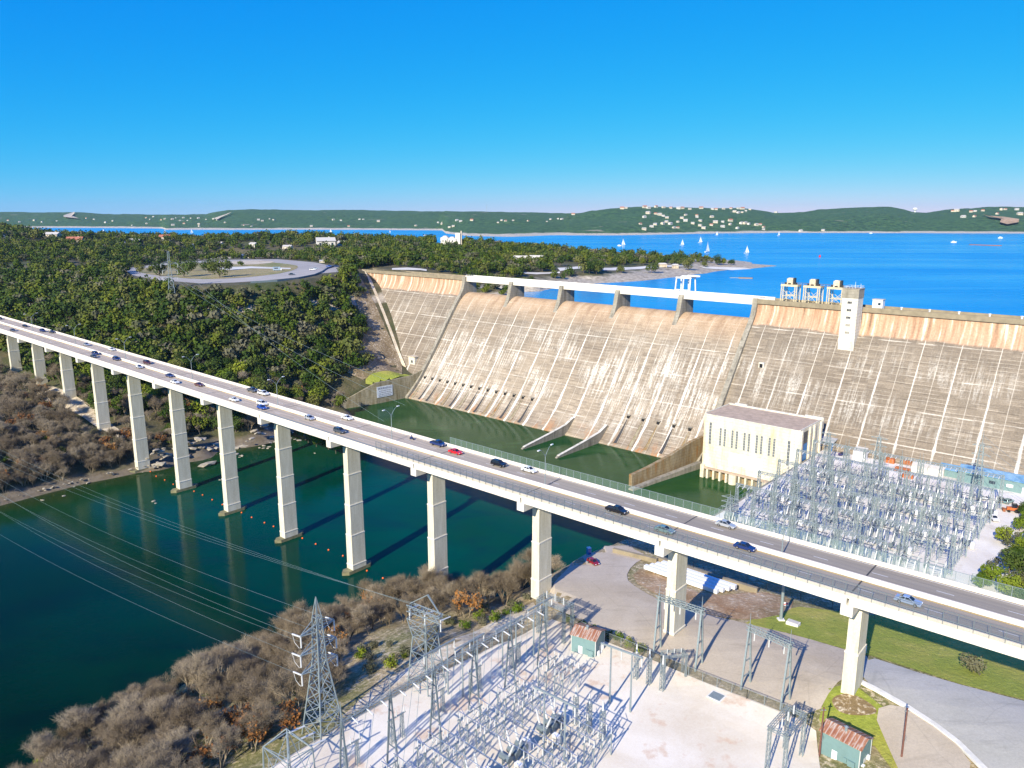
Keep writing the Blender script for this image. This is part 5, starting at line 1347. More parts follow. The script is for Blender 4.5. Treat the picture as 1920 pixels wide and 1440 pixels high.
# low scrub along the track
SC = [mk_leafy(80, 2.0, 3.0, 420, .3, 'leaf_bright', 'shrub'), mk_leafy(81, 1.8, 2.8, 420, .3, 'leaf_grey', 'shrub')]
for s_ in SC: s_['category'] = 'shrub'
for i in range(46):
    px = rr.uniform(665, 990); py = 1140 + (990 - px) * .33 + rr.uniform(-26, 26); p = atg(px, py)
    if inpoly(p.x, p.y, clp): continue
    put(SC, (p.x, p.y, p.z), 'low green scrub beside the sandy track, ' + ('near the squat pylon' if px > 760 else 'near the tall pylon'), 'low scrub along the track', .6, 1.3)
p = atg(1828, 1262); put(SC[1:], p, 'lone brownish shrub on the verge at the right edge', 'verge shrubs', 2.0, 2.0)
for i, (px, py) in enumerate(((1065, 1165), (1090, 1172), (1115, 1186), (1160, 1200), (1180, 1212), (1200, 1222), (1140, 1196))):
    p = atg(px, py); put(SC[:1], p, 'low green hedge clump behind the upper control hut', 'hedge clumps along the fence', .8, 1.1)
# --- right edge wood beside the dam yard -----------------------------------------
wd = [(1925, 935), (1890, 985), (1862, 1035), (1826, 1092), (1990, 1180), (2050, 950)]
wp = [tuple(at(x, y, 18)[:2]) for x, y in wd]
pts, zz = scatter((120, 330, 160, 300), 5.2, 35, hB)
k_ = 0
for i in range(len(pts)):
    if inpoly(pts[i, 0], pts[i, 1], wp) and visible(pts[i, 0], pts[i, 1], zz[i] + 3, 30)[0]:
        put([EV[4], EV[2], EV[0], EV[4], GR[0]], (pts[i, 0], pts[i, 1], zz[i]), 'bright evergreen tree in the wood right of the switchyard', 'evergreens right of the switchyard', .6, .95)
# --- trees on the point of the headland --------------------------------------------
for i, (px, py, s) in enumerate(((1268, 497, 1.5), (1290, 507, 1.6), (1320, 501, 1.25), (1345, 497, 1.35), (1357, 497, 1.3), (1370, 497, 1.25), (1182, 497, 1.3), (1206, 497, 1.3), (1222, 512, 1.7), (1118, 512, 2.0), (1105, 513, 1.6), (1165, 512, 1.3))):
    p = onA(px, py); put([EV[0], EV[2], EV[3]], p, 'lone oak on the bare lakeside headland, ' + ('clustered near its tip' if px > 1335 else 'standing by the parking lot' if px > 1240 else 'standing by the shore'), 'oaks on the headland', s, s * 1.05)
# --- the distant wood as one mass ----------------------------------------------------
def forest(name, P_, S_, protos_, label, cat='forest', idxw=None):
    """points with copies of whole tree prototypes, joined as instances"""
    col = bpy.data.collections.new(name + '_kinds')
    srcs = []
    for i, pr in enumerate(protos_):
        kids = [c for c in pr.children]; vs, fs, ms, mats_, off = [], [], [], [], 0
        for c in kids:
            me = c.data; v = np.empty(len(me.vertices) * 3); me.vertices.foreach_get('co', v); vs.append(v.reshape(-1, 3))
            fs += [tuple(j + off for j in p.vertices) for p in me.polygons]; ms += [len(mats_)] * len(me.polygons); mats_.append(me.materials[0]); off += len(me.vertices)
        m2 = bpy.data.meshes.new('kind_%d' % i); m2.from_pydata(np.concatenate(vs).tolist(), [], fs)
        for q in mats_: m2.materials.append(q)
        m2.polygons.foreach_set('material_index', ms); m2.update()
        o = bpy.data.objects.new('kind_%d' % i, m2); col.objects.link(o); srcs.append(o)
    me = bpy.data.meshes.new(name); me.vertices.add(len(P_)); me.vertices.foreach_set('co', np.array(P_, float).ravel())
    r_ = np.random.RandomState(4)
    a = me.attributes.new('rot', 'FLOAT_VECTOR', 'POINT'); rv_ = np.zeros((len(P_), 3)); rv_[:, 2] = r_.rand(len(P_)) * 6.28; a.data.foreach_set('vector', rv_.ravel())
    a = me.attributes.new('scl', 'FLOAT_VECTOR', 'POINT'); sv = np.repeat(np.array(S_)[:, None], 3, 1) * (1 + (r_.rand(len(P_), 3) - .5) * .3); a.data.foreach_set('vector', sv.ravel())
    a = me.attributes.new('idx', 'INT', 'POINT'); a.data.foreach_set('value', r_.choice(len(srcs), len(P_), p=idxw).astype(np.int32))
    o = bpy.data.objects.new(name, me); COL.objects.link(o)
    ng = bpy.data.node_groups.new(name, 'GeometryNodeTree'); ng.interface.new_socket('Geometry', in_out='INPUT', socket_type='NodeSocketGeometry'); ng.interface.new_socket('Geometry', in_out='OUTPUT', socket_type='NodeSocketGeometry')
    gi = ng.nodes.new('NodeGroupInput'); go = ng.nodes.new('NodeGroupOutput'); ip = ng.nodes.new('GeometryNodeInstanceOnPoints'); ci = ng.nodes.new('GeometryNodeCollectionInfo')
    ci.inputs['Collection'].default_value = col; ci.inputs['Separate Children'].default_value = True; ci.inputs['Reset Children'].default_value = True
    ip.inputs['Pick Instance'].default_value = True
    def na(nm, t): n_ = ng.nodes.new('GeometryNodeInputNamedAttribute'); n_.data_type = t; n_.inputs['Name'].default_value = nm; return n_.outputs['Attribute']
    ng.links.new(gi.outputs[0], ip.inputs['Points']); ng.links.new(ci.outputs[0], ip.inputs['Instance']); ng.links.new(na('idx', 'INT'), ip.inputs['Instance Index'])
    ng.links.new(na('rot', 'FLOAT_VECTOR'), ip.inputs['Rotation']); ng.links.new(na('scl', 'FLOAT_VECTOR'), ip.inputs['Scale']); ng.links.new(ip.outputs[0], go.inputs[0])
    md = o.modifiers.new('trees', 'NODES'); md.node_group = ng
    tag(o, label, cat, kind='stuff'); return o
FP = [(q[0], q[1], q[2]) for q in rest]; FS = [rr.uniform(.7, 1.75) for _ in rest]
clear_px = [[(x, y) for x, y in q] for q in (((1040, 496), (1115, 495), (1115, 506), (1045, 511)), ((1125, 496), (1480, 494), (1480, 520), (1290, 528), (1125, 520)), ((730, 500), (805, 503), (805, 512), (730, 510)), ((975, 507), (1055, 506), (1055, 516), (980, 517)), ((575, 456), (640, 456), (640, 468), (575, 468)), ((815, 445), (865, 442), (865, 463), (815, 463)), ((500, 462), (590, 462), (590, 471), (500, 471)))]
for reg, st_, sd_ in (((-760, 420, 560, 1000), 8.3, 51), ((-1300, 420, 1000, 1600), 10.5, 52), ((-2300, -700, 500, 2100), 17, 53)):
    pts, zz = scatter(reg, st_, sd_, hA, .93); t_, o_ = t_o(pts[:, 0], pts[:, 1]); nn_ = fbm(pts[:, 0] / 40, pts[:, 1] / 40, 61)
    base = (zz > 60.5) & ~((t_ > -125) & (o_ > -26)) & ~inpoly(pts[:, 0], pts[:, 1], ry_poly) & (distpoly(pts[:, 0], pts[:, 1], ry_poly, True) > 5) & (nn_ > .31)
    base &= ~((pts[:, 0] > -620) & (pts[:, 0] < 120) & (pts[:, 1] < 720) & (o_ > -26) )
    if sd_ == 51: base &= ~((pts[:, 0] < 120) & (pts[:, 1] < 720) & (pts[:, 0] > -620))
    if sd_ == 53: base &= ~((pts[:, 0] > -1300) & (pts[:, 1] > 1000) & (pts[:, 1] < 1600)) & ~((pts[:, 0] > -760) & (pts[:, 1] < 1000))
    for i in np.nonzero(base)[0]:
        v_, p = visible(pts[i, 0], pts[i, 1], zz[i] + 2, 40)
        if not v_: continue
        if any(bool(inpoly(p[0], p[1], c)) for c in clear_px): continue
        if zz[i] < 63 and rr.random() < .55: continue
        FP.append((pts[i, 0], pts[i, 1], zz[i] - .3)); FS.append(rr.uniform(.6, 1.6) * (1.0 if sd_ == 51 else 1.15 if sd_ == 52 else 1.6))
pts, zz = scatter((-620, 120, 560, 720), 8.5, 54, hA, .95); t_, o_ = t_o(pts[:, 0], pts[:, 1])
have = np.array([(q[0], q[1]) for q in hillT])
for i in range(len(pts)):
    if zz[i] > 60.5 and (o_[i] < -26 if t_[i] > -125 else False) and not inpoly(pts[i, 0], pts[i, 1], ry_poly) and visible(pts[i, 0], pts[i, 1], zz[i])[0]:
        if np.min(np.abs(have - pts[i]).sum(1)) > 4:
            p = prj((pts[i, 0], pts[i, 1], zz[i] + 2))
            if not any(bool(inpoly(p[0], p[1], c)) for c in clear_px): FP.append((pts[i, 0], pts[i, 1], zz[i] - .3)); FS.append(rr.uniform(.6, 1.1))
FP += [(q[0], q[1], q[2] - .2) for q in LOWT]; FS += [rr.uniform(.34, .5) for _ in LOWT]
print('forest', len(FP))
for _ in range(190):
    px = rr.uniform(-60, 262); py = interp(SH1, px) - rr.uniform(1, 26); p = at(px, py, 2.0); z = float(hA(np.array([p.x]), np.array([p.y]))[0])
    if z > .2 and not (abs((p - BP).dot(UD) / SP + 4) < .15): BREST.append((p.x, p.y, z - .2))
forest('thicket', BREST + BREST2, [rr.uniform(.5, 1.15) for _ in BREST + BREST2], [b for b in BA + BAR[:1]], 'grey brown leafless thicket filling both river banks', 'thicket', [.24, .24, .24, .24, .04])
# lighter prototypes for the mass
FK = []
for i in range(5):
    pr = mk_leafy(110 + i, (7.5, 6.5, 6.5, 6, 5.6)[i], (7.6, 7.2, 7.8, 6.6, 7)[i], 170, 1.25, ('leaf_green', 'leaf_mixed', 'leaf_green', 'leaf_mixed', 'leaf_grey')[i]); FK.append(pr)
forest('forest', FP, FS, FK, 'dense dark green wood covering the plateau between hill and lake', idxw=[.27, .24, .2, .15, .14])
for pr in FK + [p_ for p_ in EV + GR + BA + BAR + SC if p_.name not in USED]:
    for c in list(pr.children): bpy.data.objects.remove(c)
    bpy.data.objects.remove(pr)
# boulders at the waterline
def rock(seed):
    r_ = random.Random(seed); bm = bmesh.new(); bmesh.ops.create_icosphere(bm, subdivisions=1, radius=1)
    for v in bm.verts: v.co = Vector((v.co.x * 1.4, v.co.y * .9, v.co.z * .5)) * r_.uniform(.75, 1.15)
    me = bpy.data.meshes.new('boulder'); bm.to_mesh(me); bm.free(); me.materials.append(MATS['rock']); o = bpy.data.objects.new('boulder', me); COL.objects.link(o); return o
RK = [rock(i) for i in range(4)]; ru = set()
def put_rock(p, s, lab, grp='boulders along the shore'):
    i = rr.randrange(4); o = RK[i] if i not in ru else RK[i].copy()
    if i in ru: COL.objects.link(o)
    ru.add(i); o.location = (p[0], p[1], p[2] + s * .1); o.scale = (s, s, s * rr.uniform(.6, 1.1)); o.rotation_euler = (rr.uniform(-.2, .2), rr.uniform(-.2, .2), rr.uniform(0, 6.28)); tag(o, lab, 'boulder', grp)
def rocks(n, fx, smin, smax, lab):
    c = 0
    for _ in range(n * 6):
        if c >= n: break
        px, py = fx(); p = at(px, py, 1.0); z = float(hA(np.array([p.x]), np.array([p.y]))[0])
        if z < -1.2 or z > 9: continue
        p = at(px, py, max(0, z)); p.z = max(z, -.2); put_rock(p, rr.uniform(smin, smax), lab); c += 1
def band(x0, x1, off0, off1):
    def f():
        x = rr.uniform(x0, x1); y = interp([(a, b_) for a, b_ in SH1], x); return x, y - rr.uniform(off0, off1)
    return f
rocks(60, band(270, 620, -4, 34), .8, 2.6, 'pale limestone boulder on the rocky flat behind the tall piers')
rocks(80, band(-10, 300, -3, 10), .4, 1.0, 'pale limestone boulder on the far shore at the left')
for _ in range(46):
    px, py = rr.uniform(425, 610), 0; py = interp(SH1, px) + rr.uniform(-3, 16); p = at(px, py, 0)
    put_rock((p.x, p.y, -.1), rr.uniform(.5, 1.5), 'flat pale rock standing in the shallows behind the tall piers', 'rocks in the shallows')
put_rock((at(390, 872, 0).x, at(390, 872, 0).y, .1), 4.2, 'large flat boulder lying in the water between two tall piers', 'boulders in the river')
for px, py, s in ((560, 826, 1.3), (412, 900, .6), (288, 940, .9), (292, 944, .7), (120, 930, .9), (80, 938, .8), (165, 906, 1.4), (590, 850, .6)):
    p = at(px, py, 0); put_rock((p.x, p.y, 0), s, 'small rock breaking the river surface near the far bank', 'rocks in the river')
# buoys
bm = bmesh.new(); bmesh.ops.create_uvsphere(bm, u_segments=10, v_segments=7, radius=.34); me = bpy.data.meshes.new('buoy'); bm.to_mesh(me); bm.free(); me.materials.append(MATS['buoy_orange'])
for px, py in ((282, 884), (293, 893), (309, 900), (325, 908), (364, 921), (380, 928), (398, 937), (417, 946), (453, 961), (472, 970), (496, 980), (513, 987), (567, 1009), (592, 1020), (616, 1031), (643, 1042), (688, 1070), (718, 1084)):
    p = at(px, py, .15); o = bpy.data.objects.new('buoy', me); COL.objects.link(o); o.location = p
    tag(o, 'small orange buoy in the line floating past the pier feet', 'buoy', 'orange buoys strung across the river')
# ------------------------------------------------------------- pylons, switchyards, huts
def lattice(mb, c0, w0, c1, w1, n, leg=.16, br=.08):
    """four legged lattice column between centre c0 (half width w0) and c1 (half width w1)"""
    c0, c1 = Vector(c0), Vector(c1); prev = None
    for i in range(n + 1):
        f = i / n; c = c0.lerp(c1, f); w_ = w0 + (w1 - w0) * f
        ring = [c + Vector((a * w_, b2 * w_, 0)) for a, b2 in ((-1, -1), (1, -1), (1, 1), (-1, 1))]
        if prev:
            for j in range(4):
                mb.beam(prev[j], ring[j], leg, caps=False); k = (j + 1) % 4
                mb.beam(prev[j], ring[k], br, caps=False); mb.beam(prev[k], ring[j], br, caps=False) if w_ > .8 else None
                mb.beam(ring[j], ring[k], br, caps=False)
        prev = ring
def lat_beam(mb, p, q, w_=.5, n=8, ch=.1, br=.06):
    p, q = Vector(p), Vector(q); d = (q - p).normalized(); s_ = Vector((-d.y, d.x, 0)).normalized() * w_ / 2; u_ = Vector((0, 0, w_ / 2))
    cs = [s_ + u_, -s_ + u_, -s_ - u_, s_ - u_]; prev = None
    for i in range(n + 1):
        c = p.lerp(q, i / n); ring = [c + x for x in cs]
        if prev:
            for j in range(4): mb.beam(prev[j], ring[j], ch, caps=False); mb.beam(prev[j], ring[(j + 1) % 4], br, caps=False)
        prev = ring
def ins_string(mb, p, q, r=.16):
    mb.tube([p, q], r, 6)
def pylon(name, H_, w0, arms, mat='steel_blue', peak=True, horn=False):
    r_ = empty(name, (0, 0, 0)); m_ = MB(); zc = H_ * .55
    lattice(m_, (0, 0, -1), w0, (0, 0, zc), w0 * .30, 6, .22, .11); lattice(m_, (0, 0, zc), w0 * .30, (0, 0, H_ * .86), w0 * .2, 4, .2, .11)
    if peak:
        for a, b2 in ((-1, -1), (1, -1), (1, 1), (-1, 1)): m_.beam((a * w0 * .2, b2 * w0 * .2, H_ * .86), (0, 0, H_), .14)
    m_.build('lattice_body', mat, r_)
    for z, L_ in arms:
        for s_ in (-1, 1):
            a_ = MB(); w_ = w0 * .24
            for y in (-w_, w_): a_.beam((s_ * w_, y, z), (s_ * L_, 0, z + .2), .15); a_.beam((s_ * w_, y, z + 1.7), (s_ * L_, 0, z + .35), .12)
            for f in (.33, .66): a_.beam((s_ * L_ * f, -w_ * (1 - f), z), (s_ * L_ * f, w_ * (1 - f), z), .07); a_.beam((s_ * L_ * f, -w_ * (1 - f), z), (s_ * L_ * f, -w_ * (1 - f), z + 1.7 * (1 - f)), .07)
            cr_ = a_.build('cross_arm', mat, r_)
            i_ = MB(); ins_string(i_, (s_ * L_, 0, z), (s_ * L_, 0, z - 2.2), .15); ins_string(i_, (s_ * L_, 0, z + .1), (s_ * L_ , 2.6, z - .2), .17)
            i_.tube([(s_ * L_, 2.6, z - .2), (s_ * L_, 2.0, z - 1.8), (s_ * L_, .7, z - 2.5), (s_ * L_, 0, z - 2.2)], .04, 4)
            i_.build('insulator', 'insulator', cr_)
    return r_
def apt(px, py): return atg(px, py)
b0 = apt(607, 1372); H1 = atY(600, 1119, b0.y).z - b0.z; PY1 = pylon('transmission_pylon', H1, 3.1, ((H1 * .50, 4.3), (H1 * .635, 4.3), (H1 * .77, 4.0)))
rot1 = math.atan2(.95, -.75) - math.pi / 2; place(PY1, b0, R(52)); tag(PY1, 'tall grey lattice pylon with three pairs of arms at the gravel yard edge', 'pylon')
b1 = apt(800, 1288); PY2 = empty('transmission_pylon', b1, R(-35)); tag(PY2, 'squat wide lattice pylon with a broad head beside the sandy track', 'pylon')
H2 = atY(812, 1113, b1.y).z - b1.z
m_ = MB(); lattice(m_, (0, 0, -1), 3.1, (0, 0, H2 * .56), 1.9, 4, .2, .1); lattice(m_, (0, 0, H2 * .56), 1.9, (0, 0, H2 * .76), 2.7, 2, .17, .09)
m_.build('lattice_body', 'steel_blue', PY2)
m_ = MB(); lat_beam(m_, (-4.6, 0, H2 * .8), (4.6, 0, H2 * .8), 1.5, 6, .14, .08)
for y in (-1.4, 1.4): m_.beam((-4.2, 0, H2 * .84), (1.0, y * .1, H2), .14); m_.beam((4.4, 0, H2 * .84), (1.0, y * .1, H2), .14); m_.beam((-2.7, y, H2 * .76), (-4.5, 0, H2 * .82), .12); m_.beam((2.7, y, H2 * .76), (4.5, 0, H2 * .82), .12)
m_.build('cross_beam', 'steel_blue', PY2)
for x in (-4.4, 0, 4.4): m_ = MB(); ins_string(m_, (x, 0, H2 * .78), (x, 0, H2 * .78 - 2.6), .16); ins_string(m_, (x, 0, H2 * .78), (x + .4, 2.8, H2 * .77), .14); m_.build('insulator', 'insulator', PY2)
q = at(322, 547, 71); q.z = float(hA(np.array([q.x]), np.array([q.y]))[0]); H3 = atY(320, 455, q.y).z - q.z; PY3 = pylon('transmission_pylon', H3, 2.6, ((16.5, 4.6), (21.0, 4.6), (25.5, 5.2)), 'steel', peak=False)
place(PY3, q, R(20)); tag(PY3, 'lattice pylon on the wooded hill in front of the ring road', 'pylon')
b2_ = atg(545, 1478); b2_.z = h_pt(b2_.x, b2_.y); PY4 = empty('transmission_pylon', b2_, R(-38)); tag(PY4, 'short lattice dead end frame cut off by the bottom edge of the photo', 'pylon')
m_ = MB()
for x, y in ((-3.6, -2.6), (3.6, -2.6), (3.6, 2.6), (-3.6, 2.6)): m_.beam((x * 1.1, y * 1.1, -1), (x, y, 8.4), .2); m_.beam((x, y, 8.4), (0, 0, 12.2), .14); m_.beam((x, y, 8.4), (0, 0, 6), .1)
for (x0, y0), (x1, y1) in (((-3.6, -2.6), (3.6, -2.6)), ((3.6, -2.6), (3.6, 2.6)), ((3.6, 2.6), (-3.6, 2.6)), ((-3.6, 2.6), (-3.6, -2.6))):
    m_.beam((x0, y0, 8.4), (x1, y1, 8.4), .16); m_.beam((x0, y0, 0), (x1, y1, 8.4), .1); m_.beam((x1, y1, 0), (x0, y0, 8.4), .1)
m_.build('lattice_body', 'steel_blue', PY4); m_ = MB()
for x in (-3, 0, 3): ins_string(m_, (x, 2.6, 8.5), (x + .4, 5.6, 8.3), .17)
m_.build('insulator', 'insulator', PY4)
# wires over the river
def wire(p, q, sag, lab, grp=None, r=.022, n=26, name='power_line', mat='wire'):
    p, q = Vector(p), Vector(q); pts = []
    for i in range(n + 1):
        f = i / n; c = p.lerp(q, f); c.z -= sag * 4 * f * (1 - f); pts.append(c)
    m_ = MB(); m_.tube(pts, r, 4, caps=False); o = m_.build(name, mat); tag(o, lab, 'power line', grp); return o
def armtip(P_, rot, x, y, z): c, s_ = math.cos(rot), math.sin(rot); return Vector((P_.x + x * c - y * s_, P_.y + x * s_ + y * c, P_.z + z))
bpy.context.view_layer.update()
i = 0
WLAB = ['lowest power line crossing the river from the tall near pylon', 'power line crossing the river from the near pylon, second from the bottom', 'power line crossing the river from the near pylon, third from the bottom', 'power line crossing the river just behind the near pylon', 'power line over the river, fifth from the bottom', 'power line over the river, sixth from the bottom']
ends = [(-150, 905), (-150, 855), (-150, 815), (-150, 870), (-150, 835), (-150, 800)]
for (z, L_), lab_off in zip(((H1 * .50, 4.3), (H1 * .635, 4.3), (H1 * .77, 4.0)), (0, 1, 2)):
    for s_ in (1, -1):
        p = armtip(b0, R(52), s_ * L_, 2.6, z - .2); 
        e = ends[lab_off + (0 if s_ == -1 else 3)]; q = atY(e[0], e[1], 340 if s_ == -1 else 360)
        wire(p, q, 5 + lab_off, WLAB[lab_off + (0 if s_ == -1 else 3)])
for j, (x, e) in enumerate(((-4.4, (-150, 790)), (0, (-150, 776)), (4.4, (-150, 764)))):
    p = armtip(b1, R(-35), x, 2.8, H2 * .77); wire(p, atY(e[0], e[1], 380), 6, ('nearest', 'middle', 'farthest')[j] + ' of three power lines leaving the squat pylon over the river')
for j, e in enumerate(((322, 470), (318, 480), (326, 490))):
    p = armtip(q if 0 else PY3.location, R(20), (4.6, -4.6, 5.2)[j], 0, (16, 21, 25)[j]); a_ = dam(20 + j * 6, 70 - j * 5, 12); wire(p, atY((800, 760, 720)[j], (740, 760, 790)[j], 380), 5, 'faint power line descending the wooded hill from its pylon', 'power lines down the hill', .05)

# substation equipment prototypes ------------------------------------------------
def a_frame(h=15.5, lab=None):
    r_ = empty('a_frame_mast', (0, 0, 0)); tag(r_, lab, 'steel mast')
    m_ = MB()
    for s_ in (-1, 1):
        m_.beam((s_ * 1.7, 0, 0), (s_ * .12, 0, h), .26)
    for f in (.3, .55, .78): x = 1.9 * (1 - f) + .15 * f; m_.beam((-x, 0, h * f), (x, 0, h * f), .16)
    m_.build('leg', 'steel_dark', r_)
    m_ = MB(); m_.beam((0, 0, h), (0, 0, h + 3.6), .16, w2=.06); m_.build('spike', 'steel', r_); return r_
def row_beam(L_):
    r_ = MB(); lat_beam(r_, (0, -L_ / 2, 0), (0, L_ / 2, 0), .6, int(L_ / 1.1), .08, .05); return r_
def h_support(h=5.2, wd=4.4, name='bus_support'):
    r_ = empty(name, (0, 0, 0)); tag(r_, None, 'insulator stand'); m_ = MB()
    for x in (-wd * .3, wd * .3): lattice(m_, (x, 0, 0), .3, (x, 0, h), .22, 4, .1, .05)
    m_.beam((-wd / 2, 0, h), (wd / 2, 0, h), .22); m_.build('frame', 'steel', r_)
    for x in (-wd * .45, 0, wd * .45): i_ = MB(); i_.tube([(x, 0, h), (x, 0, h + 1.5)], [.13, .08], 6); i_.build('insulator', 'insulator', r_)
    m_ = MB()
    return r_
def disconnector():
    r_ = empty('disconnect_switch', (0, 0, 0)); tag(r_, None, 'switch stand'); m_ = MB(); h = 4.6
    for x in (-2.8, 2.8):
        for y in (-1.1, 1.1): m_.beam((x, y, 0), (x, y, h), .18)
        m_.beam((x, -1.1, .3), (x, 1.1, h), .09); m_.beam((x, 1.1, .3), (x, -1.1, h), .09)
    for y in (-1.1, 1.1): m_.beam((-3.4, y, h), (3.4, y, h), .2); m_.beam((-2.8, y, 1), (2.8, y, h - .4), .08)
    m_.build('frame', 'steel', r_)
    for x in (-2.7, 0, 2.7):
        i_ = MB()
        for y in (-1.1, 0, 1.1): i_.tube([(x, y, h), (x, y, h + 1.5)], [.13, .08], 6)
        s_ = i_.build('insulator', 'insulator', r_); b_ = MB(); b_.beam((x, -1.2, h + 1.6), (x, 1.2, h + 1.6), .12); b_.beam((x, -.2, h + 1.6), (x + .1, 1.1, h + 2.5), .08); b_.build('blade', 'chrome', s_)
    return r_
def breaker():
    r_ = empty('circuit_breaker', (0, 0, 0)); tag(r_, None, 'circuit breaker'); m_ = MB()
    for x in (-2.2, 0, 2.2): m_.tube([(x, -1.2, 2.0), (x, 1.2, 2.0)], .75, 10)
    for x in (-2.2, 0, 2.2):
        for y in (-.8, .8): m_.beam((x, y, 0), (x, y, 1.5), .2)
    m_.beam((-2.8, 0, 1.3), (2.8, 0, 1.3), .3); m_.build('tank', 'steel_dark', r_)
    for x in (-2.2, 0, 2.2):
        i_ = MB()
        for s_ in (-1, 1): i_.tube([(x, s_ * .8, 2.5), (x + .1, s_ * 1.9, 5.4)], [.26, .15], 7)
        i_.build('bushing', 'insulator', r_)
    m_ = MB(); m_.box((3.7, 0, 1.3), (1.1, 1.3, 2.2)); m_.build('control_box', 'white_paint', r_); return r_
def tall_pole_pair(h=13.5):
    r_ = empty('bus_gantry', (0, 0, 0)); tag(r_, None, 'pole gantry'); m_ = MB()
    for x in (-2.4, 2.4): m_.tube([(x, 0, 0), (x, 0, h)], [.22, .15], 7)
    m_.build('pole', 'steel', r_); m_ = MB(); m_.beam((-4.8, 0, h - .1), (4.8, 0, h - .1), .3, .35); m_.build('cross_beam', 'steel', r_)
    for x in (-4.6, 0, 4.6): i_ = MB(); i_.tube([(x, 0, h - .3), (x, 0, h - 2.2)], .15, 6); i_.build('insulator', 'insulator', r_)
    return r_
def lat_post(h=6.5):
    r_ = empty('lattice_post', (0, 0, 0)); tag(r_, None, 'lattice post'); m_ = MB(); lattice(m_, (0, 0, 0), .42, (0, 0, h), .36, 7, .11, .07); m_.build('lattice_body', 'steel', r_)
    m_ = MB(); m_.tube([(0, 0, h), (0, 0, h + 2.1)], [.26, .14], 7); m_.build('insulator', 'insulator', r_); return r_
def cabinet():
    r_ = empty('control_cabinet', (0, 0, 0)); tag(r_, None, 'cabinet'); m_ = MB(); m_.box((0, 0, 1.4), (1.4, .9, 1.7)); m_.build('body', 'white_paint', r_); m_ = MB(); m_.box((0, 0, .3), (.8, .6, .6)); m_.build('plinth', 'steel', r_)
    m_ = MB(); m_.box((0, -.47, 1.4), (1.1, .04, 1.4)); m_.build('door', 'house_roof_pale', r_); return r_
class Kit:
    def __init__(s, f): s.f = f; s.o = None
    def put(s, loc, rot, lab, grp=None, scale=None):
        if s.o is None: s.o = s.f(); o = place(s.o, loc, rot, scale, lab)
        else: o = copy_tree(s.o, loc, rot, scale, lab)
        if grp: o['group'] = grp
        return o
kAF, kHS, kDS, kBR, kTP, kLP, kCB = Kit(a_frame), Kit(h_support), Kit(disconnector), Kit(breaker), Kit(tall_pole_pair), Kit(lat_post), Kit(cabinet)
# near yard: everything lines up with the row of A-frames
AF = [(1018, 1254), (957, 1296), (890, 1338), (817, 1388), (737, 1440), (648, 1498)]
AP = [atg(x, y) for x, y in AF]; row_d = (AP[4] - AP[0]); row_d.z = 0; row_d.normalize(); perp = Vector((-row_d.y, row_d.x, 0))
if perp.dot(U) < 0: perp = -perp
rotR = math.atan2(perp.y, perp.x)          # local x = across (towards the open gravel)
nm = ['first (farthest)', 'second', 'third', 'fourth', 'fifth', 'sixth (nearest)']
for i, p in enumerate(AP): kAF.put(p, rotR, '%s A-frame mast along the river edge row of the gravel yard' % nm[i])
for i in range(5):
    a_, b2 = AP[i], AP[i + 1]; c = (a_ + b2) / 2; L_ = (b2 - a_).length
    m_ = row_beam(L_); o = m_.build('lattice_beam', 'steel', loc=(c.x, c.y, c.z + 15.3), rotz=rotR); tag(o, 'lattice beam joining the %s and %s A-frame masts' % (nm[i].split(' ')[0], nm[i + 1].split(' ')[0]), 'lattice beam')
    for f in (.2, .5, .8):
        q = a_.lerp(b2, f); m_ = MB(); m_.tube([(0, 0, 0), (1.9, 0, -.3)], .14, 6); o = m_.build('insulator', 'insulator', loc=(q.x, q.y, c.z + 15.2), rotz=rotR); tag(o, 'white strain insulator on the beam after the %s A-frame mast' % nm[i].split(' ')[0], 'insulator', 'strain insulators on the row beam')
def yardp(s_, w_):      # s_: metres along the row from the first mast, w_: metres across
    p = AP[0] + row_d * s_ + perp * w_; p.z = h_pt(p.x, p.y) + .2; return p
RL = (AP[5] - AP[0]).length; bay = RL / 5
for i in range(6):
    s0_ = bay * (i + .5) - (2 if i == 0 else 0); nb = 'bay %s' % ('one', 'two', 'three', 'four', 'five', 'six')[i]
    wd_ = ('nearest the upper hut', 'below the upper hut', 'in the middle of the yard', 'above the bottom edge', 'at the bottom edge', 'at the bottom left corner')[i]
    for w_, kit, nmk in ((-5.5, kHS, 'insulator stand between the masts and the river fence'), (5.0, kDS, 'switch stand just inside the mast row'), (9.5, kDS, 'switch stand in the second line'), (15.5, kBR, 'dark circuit breaker with white bushings'), (21.5, kDS, 'switch stand in the third line'), (27.0, kDS, 'switch stand in the outer line')):
        if i == 0 and w_ > 14: continue
        if i > 3 and w_ > 25: pass
        kit.put(yardp(s0_, w_), rotR + math.pi / 2, '%s, %s' % (nmk, wd_))
    if i: kCB.put(yardp(s0_ + 2, 18.6), rotR, 'white cabinet beside the circuit breaker, %s' % wd_)
    # rigid busbars running across
    if i:
        for dx in (-2.7, 0, 2.7):
            a_ = yardp(s0_ + dx, 3.6); b2 = yardp(s0_ + dx, 28); m_ = MB(); m_.tube([(a_.x, a_.y, a_.z + 6.2), (b2.x, b2.y, b2.z + 6.2)], .07, 5); tag(m_.build('busbar', 'chrome'), 'thin metal busbar over the switches, %s' % wd_, 'busbar', 'busbars in the gravel yard')
        for dx in (-2.4, 0, 2.4):
            a_ = AP[i - 1].lerp(AP[i], .5 + dx / 14); wire((a_.x, a_.y, a_.z + 15), yardp(s0_ + dx, 9) + Vector((0, 0, 6.3)), .4, 'thin drop wire from the row beam to the switches, %s' % wd_, 'drop wires in the gravel yard', .035, 5)
